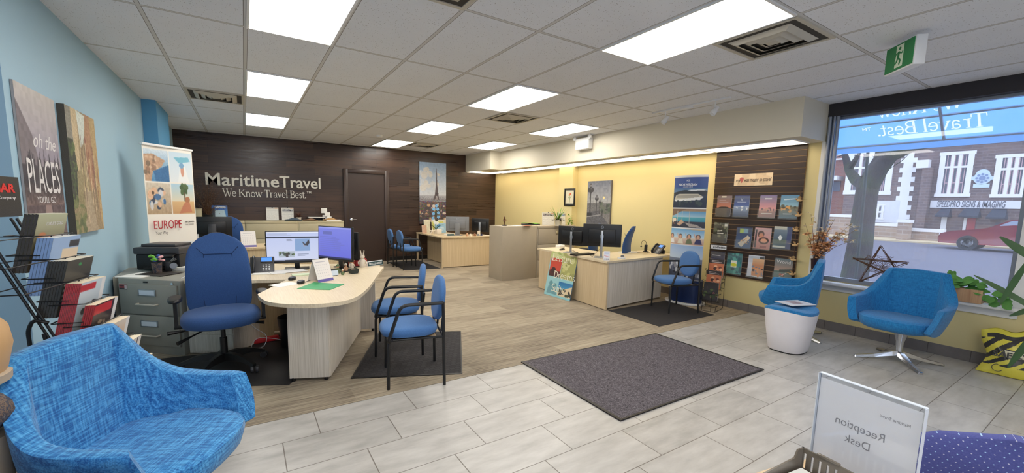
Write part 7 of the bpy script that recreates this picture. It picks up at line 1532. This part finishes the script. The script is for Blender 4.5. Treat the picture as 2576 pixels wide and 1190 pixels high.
# yellow bag of ice melt
t = thing('ice_melt_bag', 'yellow and black striped bag of SAFE-T salt on the tile by the wall', 'bag', (5.74, .52, 0), -1.45); YB = plain('yellow_plastic_film', (226, 216, 70), .35); BB = plain('black_print', (26, 26, 24), .4)
NX, NZ = 34, 30; vs = []; fs = []
def bagp(i, j, sd):
    u = i / NX * 2 - 1; w_ = j / NZ; wd = .27 * (1 - .10 * math.sin(PI * w_) - .04 * w_) * (1 + .02 * math.sin(11 * w_)); puff = (1 - abs(u) ** 2.4) ** .6 * math.sin(PI * min(1, w_ * .93 + .05)) ** .55 * .085
    x = u * wd + (.02 * math.sin(w_ * 5)); z = w_ * (.40 + .03 * u + .012 * math.sin(u * 7)); y = .02 + .17 * w_ ** 1.2 - sd * puff + .006 * math.sin(9 * u + 7 * w_)
    if w_ > .86: y += .02 * math.sin(u * 9) * (w_ - .86) / .14
    return (x, y, max(z, .004))
cols = []; 
def bagcol(u, w_):
    yb = (226, 214, 66); kb = (30, 28, 26)
    if w_ > .90: return yb
    if w_ > .82: return kb if (u > -.85) else yb
    if .42 < w_ < .62 and -.55 < u: return (226, 222, 190) if (.46 < w_ < .6 and -.5 < u) else kb
    if w_ < .22: return yb
    return kb if ((u * 1.5 - w_ * 3.1 + 10) * 1.55) % 1 < .5 else yb
mes = bpy.data.meshes.new('film'); NXF, NZF = 90, 80
def grid(sd):
    o = len(vs)
    for j in range(NZF + 1):
        for i in range(NXF + 1): vs.append(bagp(i * NX / NXF, j * NZ / NZF, sd))
    for j in range(NZF):
        for i in range(NXF): a = o + j * (NXF + 1) + i; fs.append((a, a + 1, a + NXF + 2, a + NXF + 1)); cols.append(bagcol(i / NXF * 2 - 1, j / NZF))
grid(1); grid(-1); mes.from_pydata(vs, [], fs); mes.materials.append(PRINT); ca = mes.color_attributes.new('Col', 'FLOAT_COLOR', 'CORNER'); arr = np.ones((len(mes.loops), 4), np.float32); arr[:, :3] = np.repeat(lin(np.array(cols, float)), 4, axis=0); ca.data.foreach_set('color', arr.ravel()); mes.polygons.foreach_set('use_smooth', [True] * len(fs))
o = bpy.data.objects.new('film', mes); C.objects.link(o); o.parent = t
text('SAFE-T-SALT', .07, BB, t, (.02, -.022, .178), (PI / 2 - .35, 0, 0), width=.40, ex=.0004, bold=.03); mb = MB(); mb.M = Matrix.Translation((-.14, -.012, .07)) @ Matrix.Rotation(PI / 2 - .35, 4, 'X'); mb.ring([[(r * math.cos(a_ * PI / 12), r * math.sin(a_ * PI / 12), z) for a_ in range(24)] for r, z in ((.035, 0), (.03, 0), (.03, .001), (.035, .001))], closed=True, smooth=False); mb.build('print_ring', BB, t)
# floor plant at the right edge
t = thing('floor_plant', 'long leaved green plant reaching in from the right edge', 'potted plant', (4.60, .05, 0)); MB().lathe([(0, 0), (.14, 0), (.18, .32), (.17, .32), (.13, .01), (0, .01)], 28).build('pot', BEIGEM, t); MB().lathe([(0, .27), (.165, .27), (.165, .29), (0, .29)], 24).build('soil', MATS['dark_soil'], t)
MB().tube([(0, 0, .28), (.01, .02, .6), (-.01, .03, .95), (.0, .02, 1.05)], .016, 8).build('cane', plain('pale_cane', (120, 104, 74), .7), t)
mb = MB()
def blade(u0, v0, u1, v1, w_, d0=0.0, curl=.0):
    a = Vector(atx(u0, v0, 4.6 + d0)) - t.location; b = Vector(atx(u1, v1, 4.6 + d0)) - t.location; dd = b - a; mb.leaf(a, dd, Vector((-.9, -.3, .35)), dd.length, w_, curl, 8)
blade(2620, 665, 2515, 595, .055); blade(2640, 800, 2452, 690, .04, -.1, .10); blade(2590, 650, 2512, 770, .035, -.25); blade(2620, 770, 2540, 795, .035, .0, -.15); blade(2610, 830, 2535, 925, .04, -.2)
blade(2640, 700, 2760, 560, .06); blade(2640, 640, 2700, 480, .06); blade(2640, 780, 2790, 720, .06); mb.build('blades', DKGREEN, t)
# ================================================================== RECEPTION DESK
RZ = .75; k = N('maple_veneer'); n1 = k.noise(1.0, 4, k.co(scale=(3, 40, 3))); MAP = k.set(k.ramp(n1, [(.3, s(206, 176, 134)), (.7, s(226, 200, 162))]), .4)
t = thing('reception_desk', 'light maple reception desk top at the bottom right corner', 'desk', (0, 0, 0)); edge_ = [at(1860, 1210, RZ), at(1895, 1192, RZ), at(1950, 1174, RZ), at(2012, 1167, RZ)]
e = [(q[0], q[1]) for q in edge_]
MB().prism([(.72, .42)] + e + [(1.31, .47), (1.33, .2), (1.30, -.5), (.6, -.5)], RZ - .03, RZ).build('desk_top', MAP, t); MB().span(1.2, 1.22, -.45, .35, 0, RZ - .03).build('panel', MAP, t)
sz_ = 1.04; A_ = Vector((1.226, .428, sz_)); B_ = Vector((1.197, .223, sz_)); dv = (B_ - A_); rz_ = math.atan2(dv.y, dv.x); Wd = dv.length
k = N('sign_clear_acrylic'); SACR = thin_glass('sign_acrylic', (.97, .98, .99, 1))
t = thing('reception_sign', 'clear acrylic holder with a Reception Desk card seen from behind', 'sign holder', ((A_.x + B_.x) / 2, (A_.y + B_.y) / 2, RZ), rz_)
hh = sz_ - RZ; MB().span(-Wd / 2, Wd / 2, -.005, -.0025, 0, hh).build('front_sheet', SACR, t); MB().span(-Wd / 2, Wd / 2, .0025, .005, 0, hh).build('back_sheet', SACR, t); MB().span(-Wd / 2, Wd / 2, -.005, .05, 0, .003).build('foot', SACR, t)
mb = MB(); mb.span(-Wd / 2 - .0015, -Wd / 2, -.006, .006, 0, hh); mb.span(Wd / 2, Wd / 2 + .0015, -.006, .006, 0, hh); mb.span(-Wd / 2, Wd / 2, -.006, .006, hh, hh + .0015); mb.build('edge', plain('frosted_acrylic_edge', (222, 228, 236), .3), t)
k = N('thin_card'); cdif = k.n('ShaderNodeBsdfDiffuse', {0: s(248, 247, 248)}); ctr = k.n('ShaderNodeBsdfTranslucent', {0: s(250, 249, 250)}); mx = k.n('ShaderNodeMixShader', {0: .55, 1: cdif.outputs[0], 2: ctr.outputs[0]}); k.t.links.new(mx.outputs[0], k.t.nodes['Material Output'].inputs[0])
MB().span(-Wd / 2 + .003, Wd / 2 - .004, -.0008, .0008, .002, hh - .012).build('card', k.m, t)
SHOW = plain('show_through_ink', (150, 148, 152), .8)
for tx, sz2, x, z, w_ in (('Reception', .028, -.008, .178, .10), ('Desk', .028, -.008, .142, .052), ('Maritime Travel', .010, .0, .235, .055), ('if you have an', .011, .0, .062, .08), ('appointment', .013, .0, .044, .075)):
    text(tx, sz2, SHOW, t, (x if tx[0] != 'M' else .055, -.0012, z), (PI / 2, 0, 0), mirror=True, width=w_, ex=.0001)
# letter tray
TRM = N('smoked_plastic'); TRM.set(s(112, 102, 90), .25); SMK = TRM.m
TZ = .86; a = Vector(at(2020, 1124, TZ)); RY = TZ - .064; t = thing('letter_tray', 'smoked grey plastic letter tray beside the reception sign', 'letter tray', (a.x, a.y, RY), rz_ + .0)
mb = MB(); mb.span(.0, .30, -.22, -.004, RZ - RY, RZ - RY + .004); [mb.span(x_, x_ + .006, y_, y_ + .006, RZ - RY, .0) for x_ in (.004, .29) for y_ in (-.012, -.215)]; mb.build('lower_tray', SMK if False else MATS['dark_grey_plastic'], t)
L_, D_ = .31, .23; mb = MB(); mb.span(0, L_, -D_, 0, 0, .004); mb.span(0, L_, -.004, 0, .004, .012); mb.span(0, L_, -.004, 0, .052, .064)
nb = 18
for i_ in range(nb + 1): x = L_ * i_ / nb; mb.span(max(0, x - .0055), min(L_, x + .0055), -.004, 0, .012, .052)
mb.add([(0, 0, 0), (0, 0, .064), (0, -.025, .064), (0, -.035, .045), (0, -D_ * .8, .03), (0, -D_, .02), (0, -D_, 0)] + [(.004, 0, 0), (.004, 0, .064), (.004, -.025, .064), (.004, -.035, .045), (.004, -D_ * .8, .03), (.004, -D_, .02), (.004, -D_, 0)], [tuple(range(7)), tuple(range(7, 14))[::-1]] + [(i_, (i_ + 1) % 7, 7 + (i_ + 1) % 7, 7 + i_) for i_ in range(7)])
mb.build('tray', SMK, t); MB().box(.06, -.004, .067, .05, .008, .006, .002).build('clip', SMK, t)
o = MB().span(.012, .25, -.22, -.02, .005, .02).build('paper_stack', PAPER); o.location = (a.x, a.y, RY); o.rotation_euler = (0, 0, rz_); tag(o, 'white papers lying in the smoked letter tray', 'paper')
